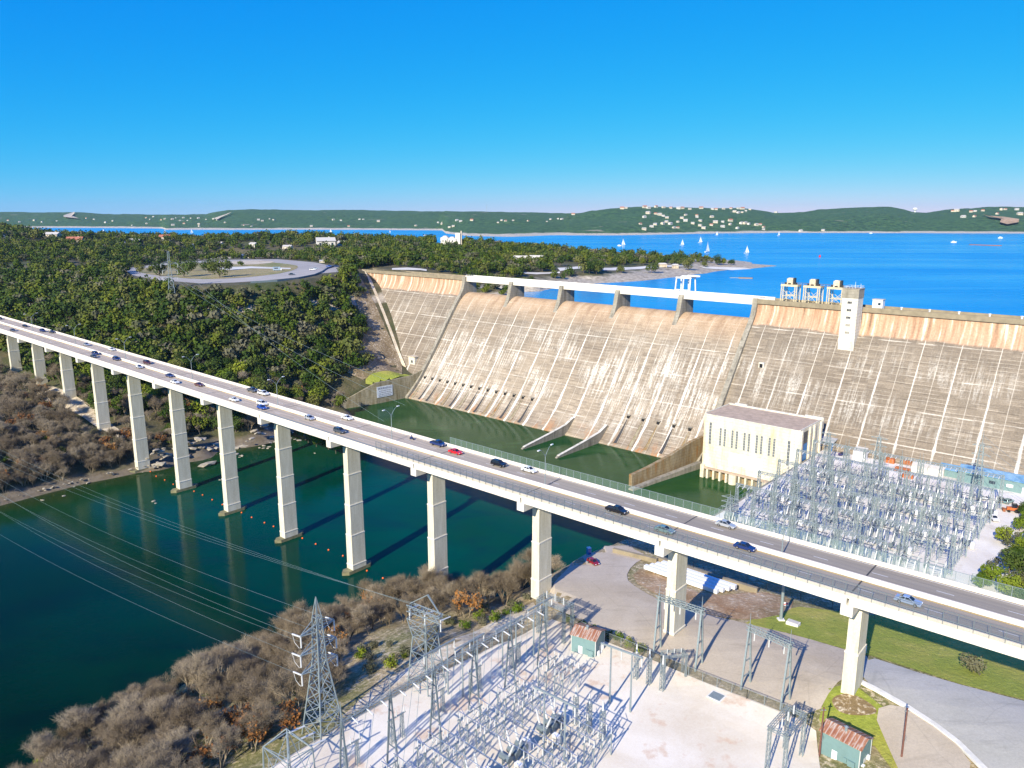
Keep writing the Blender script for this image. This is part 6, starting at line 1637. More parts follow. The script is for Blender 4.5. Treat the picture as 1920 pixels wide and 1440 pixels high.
# ground wires and tall pole gantries on the inner side
for (x0, y0), (x1, y1), lab in (((1149, 1323), (1175, 1334), 'tall two-pole gantry on the open gravel below the upper hut'), ((1026, 1418), (1051, 1432), 'tall two-pole gantry at the inner end of the switch rows'), ((1103, 1232), (1126, 1243), None)):
    if lab is None: continue
    a_, b2 = atg(x0, y0), atg(x1, y1); c = (a_ + b2) / 2; kTP.put(c, math.atan2(b2.y - a_.y, b2.x - a_.x), lab)
for i, (px, py) in enumerate(((1079, 1359), (1104, 1373), (1129, 1387))): kLP.put(atg(px, py), rotR, ('left', 'middle', 'right')[i] + ' of three lattice posts standing on the open gravel', 'lattice posts on the open gravel')
for i, (px, py) in enumerate(((1192, 1274), (1216, 1284), (1241, 1296))): kLP.put(atg(px, py), rotR, ('left', 'middle', 'right')[i] + ' of three lattice posts by the yard fence near the white pier', 'lattice posts by the fence')
# slender poles with a cross bar behind the river fence
for i, (px, py) in enumerate(((1012, 1222), (955, 1262), (882, 1300), (826, 1312))): kTP.put(atg(px, py) + Vector((0, 0, 0)), rotR + math.pi / 2, 'slim pole pair with hanging insulators, %s along the river fence' % ('first', 'second', 'third', 'fourth')[i], None, .92)
# dead end gantries over the car park side
def gantry2():
    r_ = empty('line_gantry', (0, 0, 0)); tag(r_, None, 'gantry'); h = 14.2
    for x in (-4.6, 4.6):
        m_ = MB()
        for s_ in (-1, 1):
            m_.beam((x, s_ * 1.9, 0), (x, s_ * .2, h), .34)
        for f in (.2, .45, .7): y = 1.9 * (1 - f) + .2 * f; m_.beam((x, -y, h * f), (x, y, h * f), .2)
        m_.beam((x, 0, h), (x, 0, h + 3.2), .14, w2=.05); m_.build('leg', 'steel_blue', r_)
    m_ = MB(); lat_beam(m_, (-5.2, 0, h - .3), (5.2, 0, h - .3), 1.0, 10, .14, .09); m_.build('beam', 'steel_blue', r_)
    for x in (-3.4, 0, 3.4): i_ = MB(); i_.tube([(x, 0, h - .8), (x, 0, h - 2.8)], .15, 6); i_.build('insulator', 'insulator', r_)
    return r_
kG = Kit(gantry2)
for (x0, y0), (x1, y1), lab in (((1232, 1222), (1310, 1252), 'steel line gantry beside the white pier at the car park edge'), ((1398, 1288), (1472, 1322), 'steel line gantry standing on the car park right of the white pier')):
    a_, b2 = atg(x0, y0), atg(x1, y1); kG.put((a_ + b2) / 2, math.atan2(b2.y - a_.y, b2.x - a_.x), lab, None, ((b2 - a_).length / 9.2, 1, 1))
# lattice dead-end rack by the hut and at the bottom right
def rack():
    r_ = empty('lattice_rack', (0, 0, 0)); tag(r_, None, 'lattice rack'); m_ = MB()
    for x in (-4, 4):
        for y in (-1.6, 1.6): m_ = MB(); lattice(m_, (x, y, 0), .3, (x, y, 9), .25, 8, .1, .06); m_.build('leg', 'steel', r_)
    m_ = MB()
    for y in (-1.6, 1.6): lat_beam(m_, (-4.5, y, 9), (4.5, y, 9), .7, 9, .1, .06)
    for x in (-4, 4): lat_beam(m_, (x, -1.6, 9), (x, 1.6, 9), .6, 3, .1, .06)
    m_.build('beam', 'steel', r_)
    for x in (-2.6, 0, 2.6): i_ = MB(); i_.tube([(x, 0, 9.2), (x, 0, 11)], .15, 6); i_.build('insulator', 'insulator', r_)
    return r_
kR = Kit(rack)
kR.put(atg(1040, 1192), rotR, 'lattice rack at the top corner of the gravel yard by the trees'); kR.put(atg(1470, 1432), rotR + math.pi / 2, 'lattice rack at the bottom edge left of the lower hut'); kR.put(atg(1262, 1268), rotR + .9, 'lattice rack tangled with wires at the foot of the white pier', None, .62)
# huts
def hut(name, p0, p1, p2, hgt, lab, door_side=0):
    """p0 left corner, p1 near corner, p2 right corner of the base (ground)"""
    p0, p1, p2 = (Vector(p) for p in (p0, p1, p2)); z = min(p0.z, p1.z, p2.z); a_ = p1 - p0; a_.z = 0; b2 = p2 - p1; b2.z = 0; Lx, Ly = a_.length, b2.length; rot = math.atan2(a_.y, a_.x)
    E_ = empty(name, (p0.x, p0.y, z), rot); tag(E_, lab, 'hut')
    sy = 1 if (Matrix.Rotation(-rot, 3, 'Z') @ b2).y > 0 else -1
    def q(x, y, zz_): return (x, sy * y, zz_)
    m_ = MB(); y2 = Ly; hr_ = hgt + 1.0
    pf = [(0, 0), (0, hgt), (y2 / 2, hr_), (y2, hgt), (y2, 0)]
    aa = [q(0, y, zz_) for y, zz_ in pf]; bb = [q(Lx, y, zz_) for y, zz_ in pf]; m_.face(aa); m_.face(bb[::-1])
    for j in range(5): k = (j + 1) % 5; m_.face([aa[j], aa[k], bb[k], bb[j]])
    m_.build('wall', 'shed_wall', E_)
    m_ = MB()
    for y0, z0_, y1, z1_ in ((-.35, hgt - .08, y2 / 2, hr_ + .06), (y2 / 2, hr_ + .06, y2 + .35, hgt - .08)):
        m_.hexa([q(-.35, y0, z0_), q(Lx + .35, y0, z0_), q(Lx + .35, y1, z1_), q(-.35, y1, z1_)], [q(-.35, y0, z0_ + .12), q(Lx + .35, y0, z0_ + .12), q(Lx + .35, y1, z1_ + .12), q(-.35, y1, z1_ + .12)])
    rf = m_.build('roof', 'rusty_roof', E_)
    m_ = MB(); m_.tube([q(Lx * .5, y2 * .42, hr_ - .3), q(Lx * .5, y2 * .42, hr_ + .8)], .28, 8); m_.tube([q(Lx * .5, y2 * .42, hr_ + .8), q(Lx * .5, y2 * .42, hr_ + 1.0)], [.42, .1], 8); m_.build('vent', 'steel', rf)
    m_ = MB(); m_.box(q(Lx * .38, -.03, 1.1), (1.0, .08, 2.1)); m_.build('door', 'white_paint', E_)
    m_ = MB(); m_.box(q(Lx * .82, -.2, 1.0), (1.3, .4, 1.7)); m_.box(q(Lx * .66, -.12, 1.5), (.6, .24, .8)); m_.build('meter_box', 'shed_wall', E_)
    m_ = MB(); m_.box((Lx + .03, sy * y2 * .5, 1.1), (.08, .9, 2.0)); m_.build('side_door', 'trim', E_)
    m_ = MB(); m_.box((Lx + .25, sy * y2 * .72, 1.4), (.5, .5, 1.6)); m_.box((Lx + .3, sy * y2 * .25, .8), (.5, .6, 1.1)); m_.build('air_unit', 'white_paint', E_)
    m_ = MB()
    for x, y in ((0, 0), (Lx, 0), (Lx, y2), (0, y2)): m_.box(q(x, y, hgt / 2), (.16, .16, hgt))
    m_.build('corner_trim', 'trim', E_); return E_
hut('control_hut', atg(1071, 1222), atg(1116, 1234), atg(1143, 1216), 4.6, 'upper grey green control hut with rusty roof beside the car park')
hut('control_hut', atg(1536, 1412), atg(1610, 1442), atg(1632, 1415), 5.0, 'lower grey green control hut with rusty roof at the bottom edge')
# fences, curb, kiosk, poles, pallets
def fence(name, line, h, lab, mat='chain_grey', pm='steel', step=3.2, hfz=None):
    F = empty(name, (0, 0, 0)); pts = [Vector(p) for p in line]; loc = pts[0].copy(); F.location = loc; tag(F, lab, 'fence'); p_ = MB(); s2 = MB(); rl = MB()
    for a_, b2 in zip(pts[:-1], pts[1:]):
        n = max(1, int((b2 - a_).length / step)); prev = None
        for i in range(n + 1):
            c = a_.lerp(b2, i / n)
            if hfz: c.z = hfz(c.x, c.y)
            c = c - loc; p_.beam(c + Vector((0, 0, -.2)), c + Vector((0, 0, h)), .09)
            if prev is not None: s2.face([prev, c, c + Vector((0, 0, h)), prev + Vector((0, 0, h))]); rl.beam(prev + Vector((0, 0, h)), c + Vector((0, 0, h)), .06)
            prev = c
    p_.build('post', pm, F); rl.build('top_rail', pm, F); s2.build('wire_mesh', mat, F); return F
fence('chain_link_fence', [atg(*p) for p in ((1036, 1160), (1140, 1204), (1240, 1246), (1400, 1312), (1500, 1352))], 2.4, 'chain link fence between the car park and the gravel yard', hfz=h_pt)
fence('chain_link_fence', [atg(*p) for p in ((1034, 1162), (900, 1228), (760, 1298), (640, 1364), (505, 1446))], 2.4, 'chain link fence along the river side of the gravel yard', hfz=h_pt)
fence('chain_link_fence', [atg(*p) for p in ((1132, 1016), (1180, 1026), (1235, 1042), (1300, 1066), (1400, 1096), (1500, 1128), (1560, 1142), (1640, 1160))], 2.6, 'dark chain link fence under the bridge behind the car park', 'chain_grey', 'steel_dark', hfz=h_pt)
fence('chain_link_fence', [atg(*p) for p in ((1128, 1014), (1090, 1022), (1052, 1036))], 2.6, 'short pale fence above the river at the car park corner', 'chain_green', 'steel', hfz=h_pt)
fence('quay_fence', [dam(272.2, o_, 16.4) for o_ in (72, 100, 128, 151)], 1.9, 'light railing fence along the quay beside the power house pool', 'chain_green', 'steel', 3)
fence('chain_link_fence', [atg(*p) for p in ((1822, 1090), (1900, 1112), (1990, 1140))], 2.6, 'green fence in front of the wood at the right edge', 'chain_green', 'steel', hfz=h_pt)
cl_ = [atg(*p) for p in ((1594, 1272), (1640, 1294), (1700, 1328), (1752, 1362), (1795, 1395), (1850, 1450), (1900, 1500))]
m_ = MB()
for a_, b2 in zip(cl_[:-1], cl_[1:]): m_.beam(Vector((a_.x, a_.y, a_.z + .35)), Vector((b2.x, b2.y, b2.z + .35)), 1.1, .55)
tag(m_.build('white_curb', 'curb_white'), 'long white painted curb edging the grey service road', 'curb')
m_ = MB(); m_.tube([(0, 0, 0), (0, 0, 9.6)], [.42, .36], 10); P_ = empty('steel_column', atg(1464, 1163)); tag(P_, 'stout pale green steel column standing on the grass verge', 'column'); m_.build('shaft', 'steel', P_); m_ = MB(); m_.box((0, 0, .15), (1.6, 1.6, .5)); m_.build('base', 'curb_white', P_)
P_ = empty('concrete_vault', atg(1487, 1172), BR_ROT); tag(P_, 'low white concrete vault lying on the grass verge', 'vault'); m_ = MB(); m_.box((0, 0, .45), (3.0, 1.9, .9)); m_.build('body', 'curb_white', P_); m_ = MB(); m_.box((0, 0, .96), (2.6, 1.5, .1)); m_.build('lid', 'house_roof_pale', P_)
P_ = empty('manhole_cover', atg(1343, 1308), rotR); tag(P_, 'square grey cover set in the pale gravel yard', 'cover'); m_ = MB(); m_.box((0, 0, .3), (3.2, 3.0, .16)); m_.build('slab', 'curb_white', P_); m_ = MB(); m_.box((0, 0, .4), (2.6, 2.4, .06)); m_.build('lid', 'steel', P_)
for i, (px, py, l_) in enumerate(((1690, 1422, 'rusty utility pole with a coil right of the lower hut'), (1536, 1418, 'rusty utility pole at the left wall of the lower hut'))):
    P_ = empty('utility_pole', atg(px, py)); tag(P_, l_, 'pole'); m_ = MB(); m_.tube([(0, 0, 0), (0, 0, 10.5)], [.2, .14], 8); m_.build('shaft', 'pole_rust', P_); m_ = MB(); m_.tube([(.2, 0, 3.2), (.5, 0, 3.9), (.2, 0, 4.6), (-.1, 0, 3.9), (.2, 0, 3.2)], .05, 5); m_.box((0, 0, 9.9), (.9, .14, .16)); m_.build('bracket', 'steel', P_)
# road barricade
P_ = empty('barricade', atg(1618, 1226), R(35)); tag(P_, 'white three rail barricade beside the white pier on the service road', 'barricade'); m_ = MB()
for x in (-1, 1):
    m_ = MB(); m_.beam((x, -.3, 0), (x, 0, 1.6), .1); m_.beam((x, .3, 0), (x, 0, 1.6), .1); m_.build('leg', 'white_paint', P_)
for z in (.5, .95, 1.4): m_ = MB(); m_.beam((-1.4, 0, z), (1.4, 0, z), .06, .26); m_.build('rail', 'white_paint', P_)
# white precast girders stacked under the bridge
gx0, gx1 = atg(1238, 1068), atg(1376, 1112); gd_ = (gx1 - gx0); gd_.z = 0; gl = gd_.length; gd_.normalize(); gn = Vector((gd_.y, -gd_.x, 0)); gn = gn if gn.y < 0 else -gn
for j in range(4):
    c = (gx0 + gx1) / 2 + gn * (j * 1.75 - 1) + gd_ * (-j * .9); c.z = h_pt(c.x, c.y)
    G_ = empty('concrete_beam', c, math.atan2(gd_.y, gd_.x)); tag(G_, '%s of four long white beams stored under the bridge' % ('farthest', 'second farthest', 'second nearest', 'nearest')[j], 'beam'); m_ = MB()
    zb_ = 1.1 - j * .22; m_.beam((-gl / 2, 0, zb_ + .6), (gl / 2, 0, zb_ + .6), 1.35, 1.1); m_.build('body', 'white_paint', G_); m_ = MB()
    for x in (-gl * .35, 0, gl * .35): m_.box((x, 0, zb_ / 2), (.6, 1.2, max(.2, zb_)))
    m_.build('trestle', 'wood', G_)
for a_, b2, lab in (((1232, 1052), (1262, 1062), 'left tan concrete block wall behind the white beams'), ((1150, 1036), (1232, 1056), 'tan concrete wall running left from the white beams'), ((1276, 1068), (1420, 1112), 'long tan concrete wall right of the white beams')):
    p, q = atg(*a_), atg(*b2); m_ = MB(); m_.beam((p.x, p.y, p.z + .7), (q.x, q.y, q.z + .7), 1.1, 1.7); tag(m_.build('block_wall', 'crest_concrete'), lab, 'low wall')
# red car in the car park
o = car('hatch', 'car_darkred', 'dark red car parked alone on the paved area under the bridge'); o['group'] = 'parked cars'; place(o, atg(1112, 1058) + Vector((0, 0, .2)), R(-58))
P_ = empty('portable_toilet', atg(1104, 1040) + Vector((0, 0, .2)), R(20)); tag(P_, 'small blue booth in the pier shadow by the river fence', 'booth'); m_ = MB(); m_.box((0, 0, 1.1), (1.2, 1.2, 2.2)); m_.build('body', 'blue_paint', P_); m_ = MB(); m_.box((0, 0, 2.25), (1.3, 1.3, .15), taper=.8); m_.build('roof', 'white_paint', P_); m_ = MB(); m_.box((0, -.62, 1.05), (.8, .05, 1.8)); m_.build('door', 'car_blue', P_)
P_ = empty('road_sign', atg(1472, 1142), R(-30)); tag(P_, 'red and white sign board by the dirt patch', 'sign'); m_ = MB(); m_.beam((0, 0, 0), (0, 0, 1.6), .1); m_.build('post', 'steel', P_); m_ = MB(); m_.box((0, -.08, 1.5), (1.6, .06, .9)); m_.build('board', 'white_paint', P_); m_ = MB(); m_.beam((-.7, -.13, 1.2), (.7, -.13, 1.8), .05, .28); m_.build('stripe', 'car_red', P_)
P_ = empty('stone_block', atg(1668, 1362), R(20)); 
bpy.data.objects.remove(P_)
# ---------------------------------------------------------------- switchyard beside the dam
ZY = 16.25
def yd(t, o_): return dam(t, o_, ZY)
def portal():
    r_ = empty('switchyard_portal', (0, 0, 0)); tag(r_, None, 'lattice portal'); h = 13.0
    for x in (-6.4, 0, 6.4): m_ = MB(); lattice(m_, (x, 0, 0), .62, (x, 0, h), .34, 8, .15, .09); m_.beam((x, 0, h), (x, 0, h + 3), .12, w2=.05); m_.build('column', 'steel_blue', r_)
    m_ = MB(); lat_beam(m_, (-6.8, 0, h - .5), (6.8, 0, h - .5), .8, 13, .11, .07); m_.build('beam', 'steel_blue', r_)
    for x in (-5.4, -3.6, -1.8, 1.8, 3.6, 5.4): i_ = MB(); i_.tube([(x, .3, h - .5), (x, 2.0, h - .9)], .16, 6); i_.tube([(x, -.3, h - .5), (x, -2.0, h - .9)], .16, 6); i_.build('insulator', 'insulator', r_)
    return r_
kP = Kit(portal); kD2 = Kit(disconnector); kB2 = Kit(breaker); kH2 = Kit(h_support)
tcols = [285, 299, 313, 327, 341]; orow = [72, 90, 108, 126, 144, 162]
colw = ['beside the power house', 'left of the yard centre', 'in the yard centre', 'right of the yard centre', 'at the right edge']
roww = ['nearest the dam', 'second row from the dam', 'third row from the dam', 'third row from the bridge', 'second row from the bridge', 'nearest the bridge']
for i, t in enumerate(tcols):
    for j, o_ in enumerate(orow):
        if i == 0 and o_ > 150: continue
        if i == 4 and j == 5: continue
        kP.put(yd(t, o_), DAM_ROT, 'lattice portal of the dam switchyard %s, %s' % (colw[i], roww[j]))
        for dx in (-3.6, 3.6):
            kD2.put(yd(t + dx, o_ + 5.2), DAM_ROT, 'switch stand in the dam switchyard %s, %s' % (colw[i], roww[j]), 'switch stands in the dam switchyard', (.9, 1, 1.05))
            if (i + j) % 2 == 0 or i == 3: kB2.put(yd(t + dx, o_ + 9.6), DAM_ROT, 'circuit breaker in the dam switchyard %s, %s' % (colw[i], roww[j]), 'circuit breakers in the dam switchyard', .95)
            else: kD2.put(yd(t + dx, o_ + 9.8), DAM_ROT, 'switch stand in the dam switchyard %s, %s' % (colw[i], roww[j]), 'switch stands in the dam switchyard', (.9, 1, 1.2))
        if j < len(orow) - 1:
            for x in (-3.6, 0, 3.6): wire(yd(t + x, o_) + Vector((0, 0, 12)), yd(t + x, orow[j + 1]) + Vector((0, 0, 12)), .9, 'overhead conductor of the dam switchyard %s, %s' % (colw[i], roww[j]), 'overhead conductors in the dam switchyard', .05, 5)
# taller terminal towers
for px, py, h_, lab in ((1490, 965, 15, 'lattice tower at the left corner of the dam switchyard'), (1366, 985, 13, 'small lattice tower on the strip between pool and switchyard'), (1640, 905, 24, 'tall lattice tower in the dam switchyard against the dam face'), (1828, 935, 27, 'tallest lattice tower at the right back of the dam switchyard'), (1548, 880, 20, 'lattice tower in the dam switchyard near the blue roofed shelter')):
    p = at(px, py, ZY); T_ = empty('lattice_tower', p, DAM_ROT); tag(T_, lab, 'lattice tower'); m_ = MB(); lattice(m_, (0, 0, 0), 1.5, (0, 0, h_ * .8), .5, 8, .2, .11); m_.beam((0, 0, h_ * .8), (0, 0, h_), .2, w2=.06); m_.build('lattice_body', 'steel_blue', T_)
    for z in (h_ * .5, h_ * .65, h_ * .78): m_ = MB(); m_.beam((-3.2, 0, z), (3.2, 0, z), .2); m_.beam((-3.2, 0, z), (0, 0, z + 1.2), .1); m_.beam((3.2, 0, z), (0, 0, z + 1.2), .1); m_.build('cross_arm', 'steel_blue', T_)
def lab_box(name, px, py, size, wall, roof, lab, z=ZY, cat='shed', rot=DAM_ROT, ov=.4):
    E_ = empty(name, at(px, py, z), rot); tag(E_, lab, cat); m_ = MB(); m_.box((0, 0, size[2] / 2), size); m_.build('wall', wall, E_)
    m_ = MB(); a_, b2 = size[0] / 2 + ov, size[1] / 2 + ov; z1 = size[2]; m_.hexa([(-a_, -b2, z1), (a_, -b2, z1), (a_, b2, z1 + 1.2), (-a_, b2, z1 + 1.2)], [(-a_, -b2, z1 + .2), (a_, -b2, z1 + .2), (a_, b2, z1 + 1.4), (-a_, b2, z1 + 1.4)]); m_.build('roof', roof, E_); return E_
# maintenance building with blue roof
p = at(1880, 912, ZY); E_ = empty('maintenance_building', p, DAM_ROT); tag(E_, 'long low blue roofed building between switchyard and dam at the right edge', 'building')
m_ = MB(); m_.box((0, 0, 2.3), (30, 10, 4.6)); m_.build('wall', 'shed_wall', E_)
for s_ in (-1, 1): m_ = MB(); y0, y1 = s_ * 5.5, 0; m_.hexa([(-15.5, min(y0, y1), 4.5 if s_ < 0 else 5.9), (15.5, min(y0, y1), 4.5 if s_ < 0 else 5.9), (15.5, max(y0, y1), 5.9 if s_ < 0 else 4.5), (-15.5, max(y0, y1), 5.9 if s_ < 0 else 4.5)], [(-15.5, min(y0, y1), 4.7 if s_ < 0 else 6.1), (15.5, min(y0, y1), 4.7 if s_ < 0 else 6.1), (15.5, max(y0, y1), 6.1 if s_ < 0 else 4.7), (-15.5, max(y0, y1), 6.1 if s_ < 0 else 4.7)]); m_.build('roof', 'blue_roof', E_)
for x in (-3, 3): m_ = MB(); m_.box((x, -5.03, 2.3), (2.2, .08, 1.2)); m_.build('window', 'white_paint' if x > 0 else 'window_glass', E_)
m_ = MB(); m_.box((8, -5.03, 1.3), (1.6, .08, 2.6)); m_.build('door', 'white_paint', E_)
E_ = empty('open_shelter', at(1540, 838, ZY), DAM_ROT); tag(E_, 'blue open shelter with grey roof just right of the power house', 'shelter')
m_ = MB()
for x in (-6, 6):
    for y in (-3.5, 3.5): m_.beam((x, y, 0), (x, y, 4.4), .3)
m_.build('post', 'blue_paint', E_); m_ = MB(); m_.box((0, 3.4, 2), (12, .2, 4)); m_.build('back_wall', 'blue_paint', E_); m_ = MB(); m_.hexa([(-7, -4.4, 4.2), (7, -4.4, 4.2), (7, 4.2, 5.8), (-7, 4.2, 5.8)], [(-7, -4.4, 4.4), (7, -4.4, 4.4), (7, 4.2, 6.0), (-7, 4.2, 6.0)]); m_.build('roof', 'house_roof_grey', E_)
lab_box('storage_container', 1724, 886, (6, 2.6, 2.7), 'house_white', 'house_roof_pale', 'small white storage container behind the switchyard', cat='container', ov=.05)
lab_box('storage_container', 1752, 890, (7, 2.6, 2.6), 'house_white', 'house_roof_pale', 'longer white storage container right of the smaller one', cat='container', ov=.05)
lab_box('site_trailer', 1784, 893, (9, 4, 3.0), 'shed_wall', 'blue_roof', 'light blue trailer behind the dam switchyard', cat='trailer')
lab_box('equipment_cabin', 1612, 862, (5, 4, 4), 'white_paint', 'house_roof_pale', 'white equipment cabin at the back of the switchyard', cat='cabin', ov=.1)
for px, py, sz, lab in ((1668, 868, (4, 2.4, 2.2), 'orange tarpaulin covered crate behind the switchyard'), (1692, 884, (6, 2.6, 1.6), 'long orange crate stack behind the switchyard'), (1702, 872, (3.4, 2.2, 2.2), 'small rust coloured crate near the dam foot'), (1700, 896, (5, 2, 1.4), 'low orange crate in the dam switchyard')):
    E_ = empty('material_crate', at(px, py, ZY), DAM_ROT); tag(E_, lab, 'crate'); m_ = MB(); m_.box((0, 0, sz[2] / 2), sz, taper=.94); m_.build('body', 'orange_paint' if 'orange' in lab else 'rust', E_); m_ = MB()
    for x in (-sz[0] * .35, 0, sz[0] * .35): m_.box((x, 0, sz[2] / 2 + .03), (.18, sz[1] + .06, sz[2] + .08))
    m_.build('batten', 'wood', E_)
# transformer with frame above the yard (white portal)
E_ = empty('white_portal', at(1648, 846, ZY), DAM_ROT); tag(E_, 'white steel portal frame standing against the dam face', 'portal frame')
for x in (-2.6, 2.6):
    for y in (-2, 2): m_ = MB(); m_.beam((x, y, 0), (x, y, 11), .5); m_.build('leg', 'white_paint', E_)
m_ = MB()
for z in (11, 7.2):
    for y in (-2, 2): m_.beam((-3, y, z), (3, y, z), .45)
for x in (-2.6, 2.6): m_.beam((x, -2, 11), (x, 2, 11), .4)
m_.build('beam', 'white_paint', E_); m_ = MB(); m_.box((0, 0, 4), (3.4, 2.6, 3.6)); m_.build('transformer', 'steel', E_)
# parked vehicles and machines at the right
for (px, py), kind, paint, r_, lab in (((1862, 974), 'pickup', 'car_white', -100, 'white pickup parked on the pale service strip at the right'), ((1846, 936), 'sedan', 'car_white', 10, 'white car parked before the blue roofed building'), ((1875, 940), 'suv', 'car_grey', 40, 'dark grey suv parked before the blue roofed building'), ((1890, 943), 'suv', 'car_green', 30, 'green suv parked beside the grey one'), ((1582, 854), 'sedan', 'car_navy', 10, 'dark car parked between the blue shelter and the white cabin')):
    key = (kind, paint); q = at(px, py, ZY + .1)
    if key not in protos: protos[key] = car(kind, paint, lab); o = place(protos[key], q, R(r_))
    else: o = copy_tree(protos[key], q, R(r_), label=lab)
    o['group'] = 'parked cars'
for (px, py), lab in (((1898, 960), 'orange backhoe loader parked at the wood edge on the right'),):
    E_ = empty('backhoe', at(px, py, ZY), R(160)); tag(E_, lab, 'backhoe'); m_ = MB(); m_.box((0, 0, 1.3), (3.8, 1.5, 1.0)); m_.build('body', 'orange_paint', E_)
    m_ = MB(); m_.box((-.4, 0, 2.5), (1.6, 1.3, 1.5)); m_.build('cab', 'glass', E_); m_ = MB(); m_.beam((-1.9, 0, 1.4), (-3.4, 0, 3.6), .35); m_.beam((-3.4, 0, 3.6), (-4.8, 0, 1.6), .3); m_.box((-4.8, 0, 1.1), (.8, .9, .9)); m_.build('arm', 'orange_paint', E_); m_ = MB(); m_.box((2.8, 0, .6), (.8, 2.3, .9)); m_.beam((1.6, .6, 1.2), (2.6, .6, .7), .2); m_.beam((1.6, -.6, 1.2), (2.6, -.6, .7), .2); m_.build('bucket', 'rust', E_)
    for x, r__ in ((-1.2, .75), (1.3, .5)):
        for y in (-.95, .95): m_ = MB(); m_.tube([(x, y - .2, r__), (x, y + .2, r__)], r__, 12); m_.build('wheel', 'rubber', E_)
for i, (px, py) in enumerate(((1908, 955), (1915, 962))):
    E_ = empty('scrap_pile', at(px, py, ZY), R(30 * i)); tag(E_, ('left', 'right')[i] + ' rusty scrap pile beside the orange backhoe', 'scrap pile'); m_ = MB()
    for k in range(14): a_ = rnd.uniform(0, 6.28); m_.beam((rnd.uniform(-1.5, 1.5), rnd.uniform(-1, 1), .3 + k * .08), (rnd.uniform(-2.4, 2.4), rnd.uniform(-1.4, 1.4), .4 + k * .1), .28)
    m_.build('heap', 'rust', E_)
# wires from the right yard towards the wood
for j in range(4): wire(at(1828, 935, ZY) + Vector((0, 0, 16 + j * 3)), atY(2100, 1010 - j * 9, 210), 2, ('lowest', 'second lowest', 'second highest', 'highest')[j] + ' power line leaving the tallest switchyard tower to the right', None, .05)
# ------------------------------------------------------------- houses, boats and other distant things
def house(sx, sy, h, rh, wall, roof, name='house', wins=True, label=None):
    r_ = empty(name, (0, 0, 0)); tag(r_, label, 'house'); m_ = MB(); x, y = sx / 2, sy / 2
    a_ = [(-x, -y, -3), (-x, y, -3), (-x, y, h), (-x, 0, h + rh), (-x, -y, h)]; b2 = [(-p[0], p[1], p[2]) for p in a_]
    m_.face(a_); m_.face(b2[::-1]); m_.face([a_[0], a_[4], b2[4], b2[0]]); m_.face([a_[1], b2[1], b2[2], a_[2]]); m_.build('wall', wall, r_)
    m_ = MB(); o_ = .6
    for s_ in (-1, 1):
        y0, z0, y1, z1 = s_ * (y + o_), h - o_ * rh / y, 0, h + rh
        q = [(-x - o_, y0, z0 + .1), (x + o_, y0, z0 + .1), (x + o_, y1, z1 + .1), (-x - o_, y1, z1 + .1)]; m_.face(q if s_ < 0 else q[::-1]); q = [(a, b_, c + .3) for a, b_, c in q]; m_.face(q if s_ < 0 else q[::-1])
    rf = m_.build('roof', roof, r_)
    if wins:
        m_ = MB(); m_.box((sx * .2, sy * .1, h + rh), (.9, .9, 2.0)); m_.build('chimney', wall, rf)
        for i in range(max(2, int(sx / 5))): m_ = MB(); m_.box((-x + (i + .5) * sx / max(2, int(sx / 5)), -y - .04, h * .55), (1.6, .1, h * .4)); m_.build('window', 'window_glass', r_)
    return r_
HK = {}
def put_house(loc, rot, kind, lab, grp, sc_=1.0):
    if kind not in HK:
        a = {'red': (16, 10, 6, 3, 'house_wall', 'red_tile'), 'white': (15, 10, 5.5, 2.6, 'house_white', 'house_roof_pale'), 'grey': (14, 9, 5, 2.6, 'house_wall', 'house_roof_grey'), 'cream': (17, 11, 7, 2.4, 'house_wall', 'house_roof_pale')}[kind]
        HK[kind] = house(*a); o = place(HK[kind], loc, rot, sc_, lab)
    else: o = copy_tree(HK[kind], loc, rot, sc_, lab)
    o['group'] = grp; return o
# plateau houses, by pixel of the photograph
rh_ = random.Random(12)
for px, py, kind, s_, lab in ((100, 449, 'cream', 1.5, 'large tan house among trees at the left below the hill road'), (142, 457, 'red', 1.6, 'red roofed house right of the large tan one on the plateau'), (131, 427, 'white', 1.7, 'pale house on the wooded ridge against the left lake arm'), (135, 447, 'cream', .9, 'small cream house between tan and red roofed houses'), (40, 449, 'white', .9, 'small white house near the left edge of the plateau'), (3, 452, 'white', 1.0, 'white house cut by the left edge of the plateau'), (14, 421, 'red', 1.1, 'red roofed house on the hill at the left edge'), (253, 454, 'white', 1.2, 'pale lilac roofed house on the plateau right of centre left'), (310, 448, 'red', 1.3, 'orange roofed house among trees above the pylon'), (328, 447, 'red', 1.0, 'small brown roofed house right of the orange one above the pylon'), (186, 457, 'white', .8, 'tiny white house between red roofed house and lilac house'), (228, 456, 'grey', 1.0, 'low grey brown house left of the lilac roofed one'), (272, 473, 'white', .7, 'small white roof just left of the hill pylon'), (358, 469, 'white', .9, 'white roof right of the hill pylon'), (414, 468, 'white', .8, 'white roof among trees above the ring road'), (458, 471, 'grey', 1.0, 'wide pale roofed hall above the ring road'), (476, 463, 'white', 1.0, 'white gabled house above the ring road'), (611, 461, 'white', 2.3, 'big white gabled barn on the plateau'), (642, 457, 'white', 1.1, 'smaller white gabled house right of the big barn'), (604, 489, 'grey', .5, 'tiny picnic shelter beside the road end'), (540, 466, 'cream', 1.0, 'long cream wall house left of the big white barn')):
    p = onA(px, py + 3, 80); o = put_house(p, R(rh_.uniform(-30, 30)), kind, lab, 'houses on the plateau', s_ * (.75 if py > 445 else 1.3))
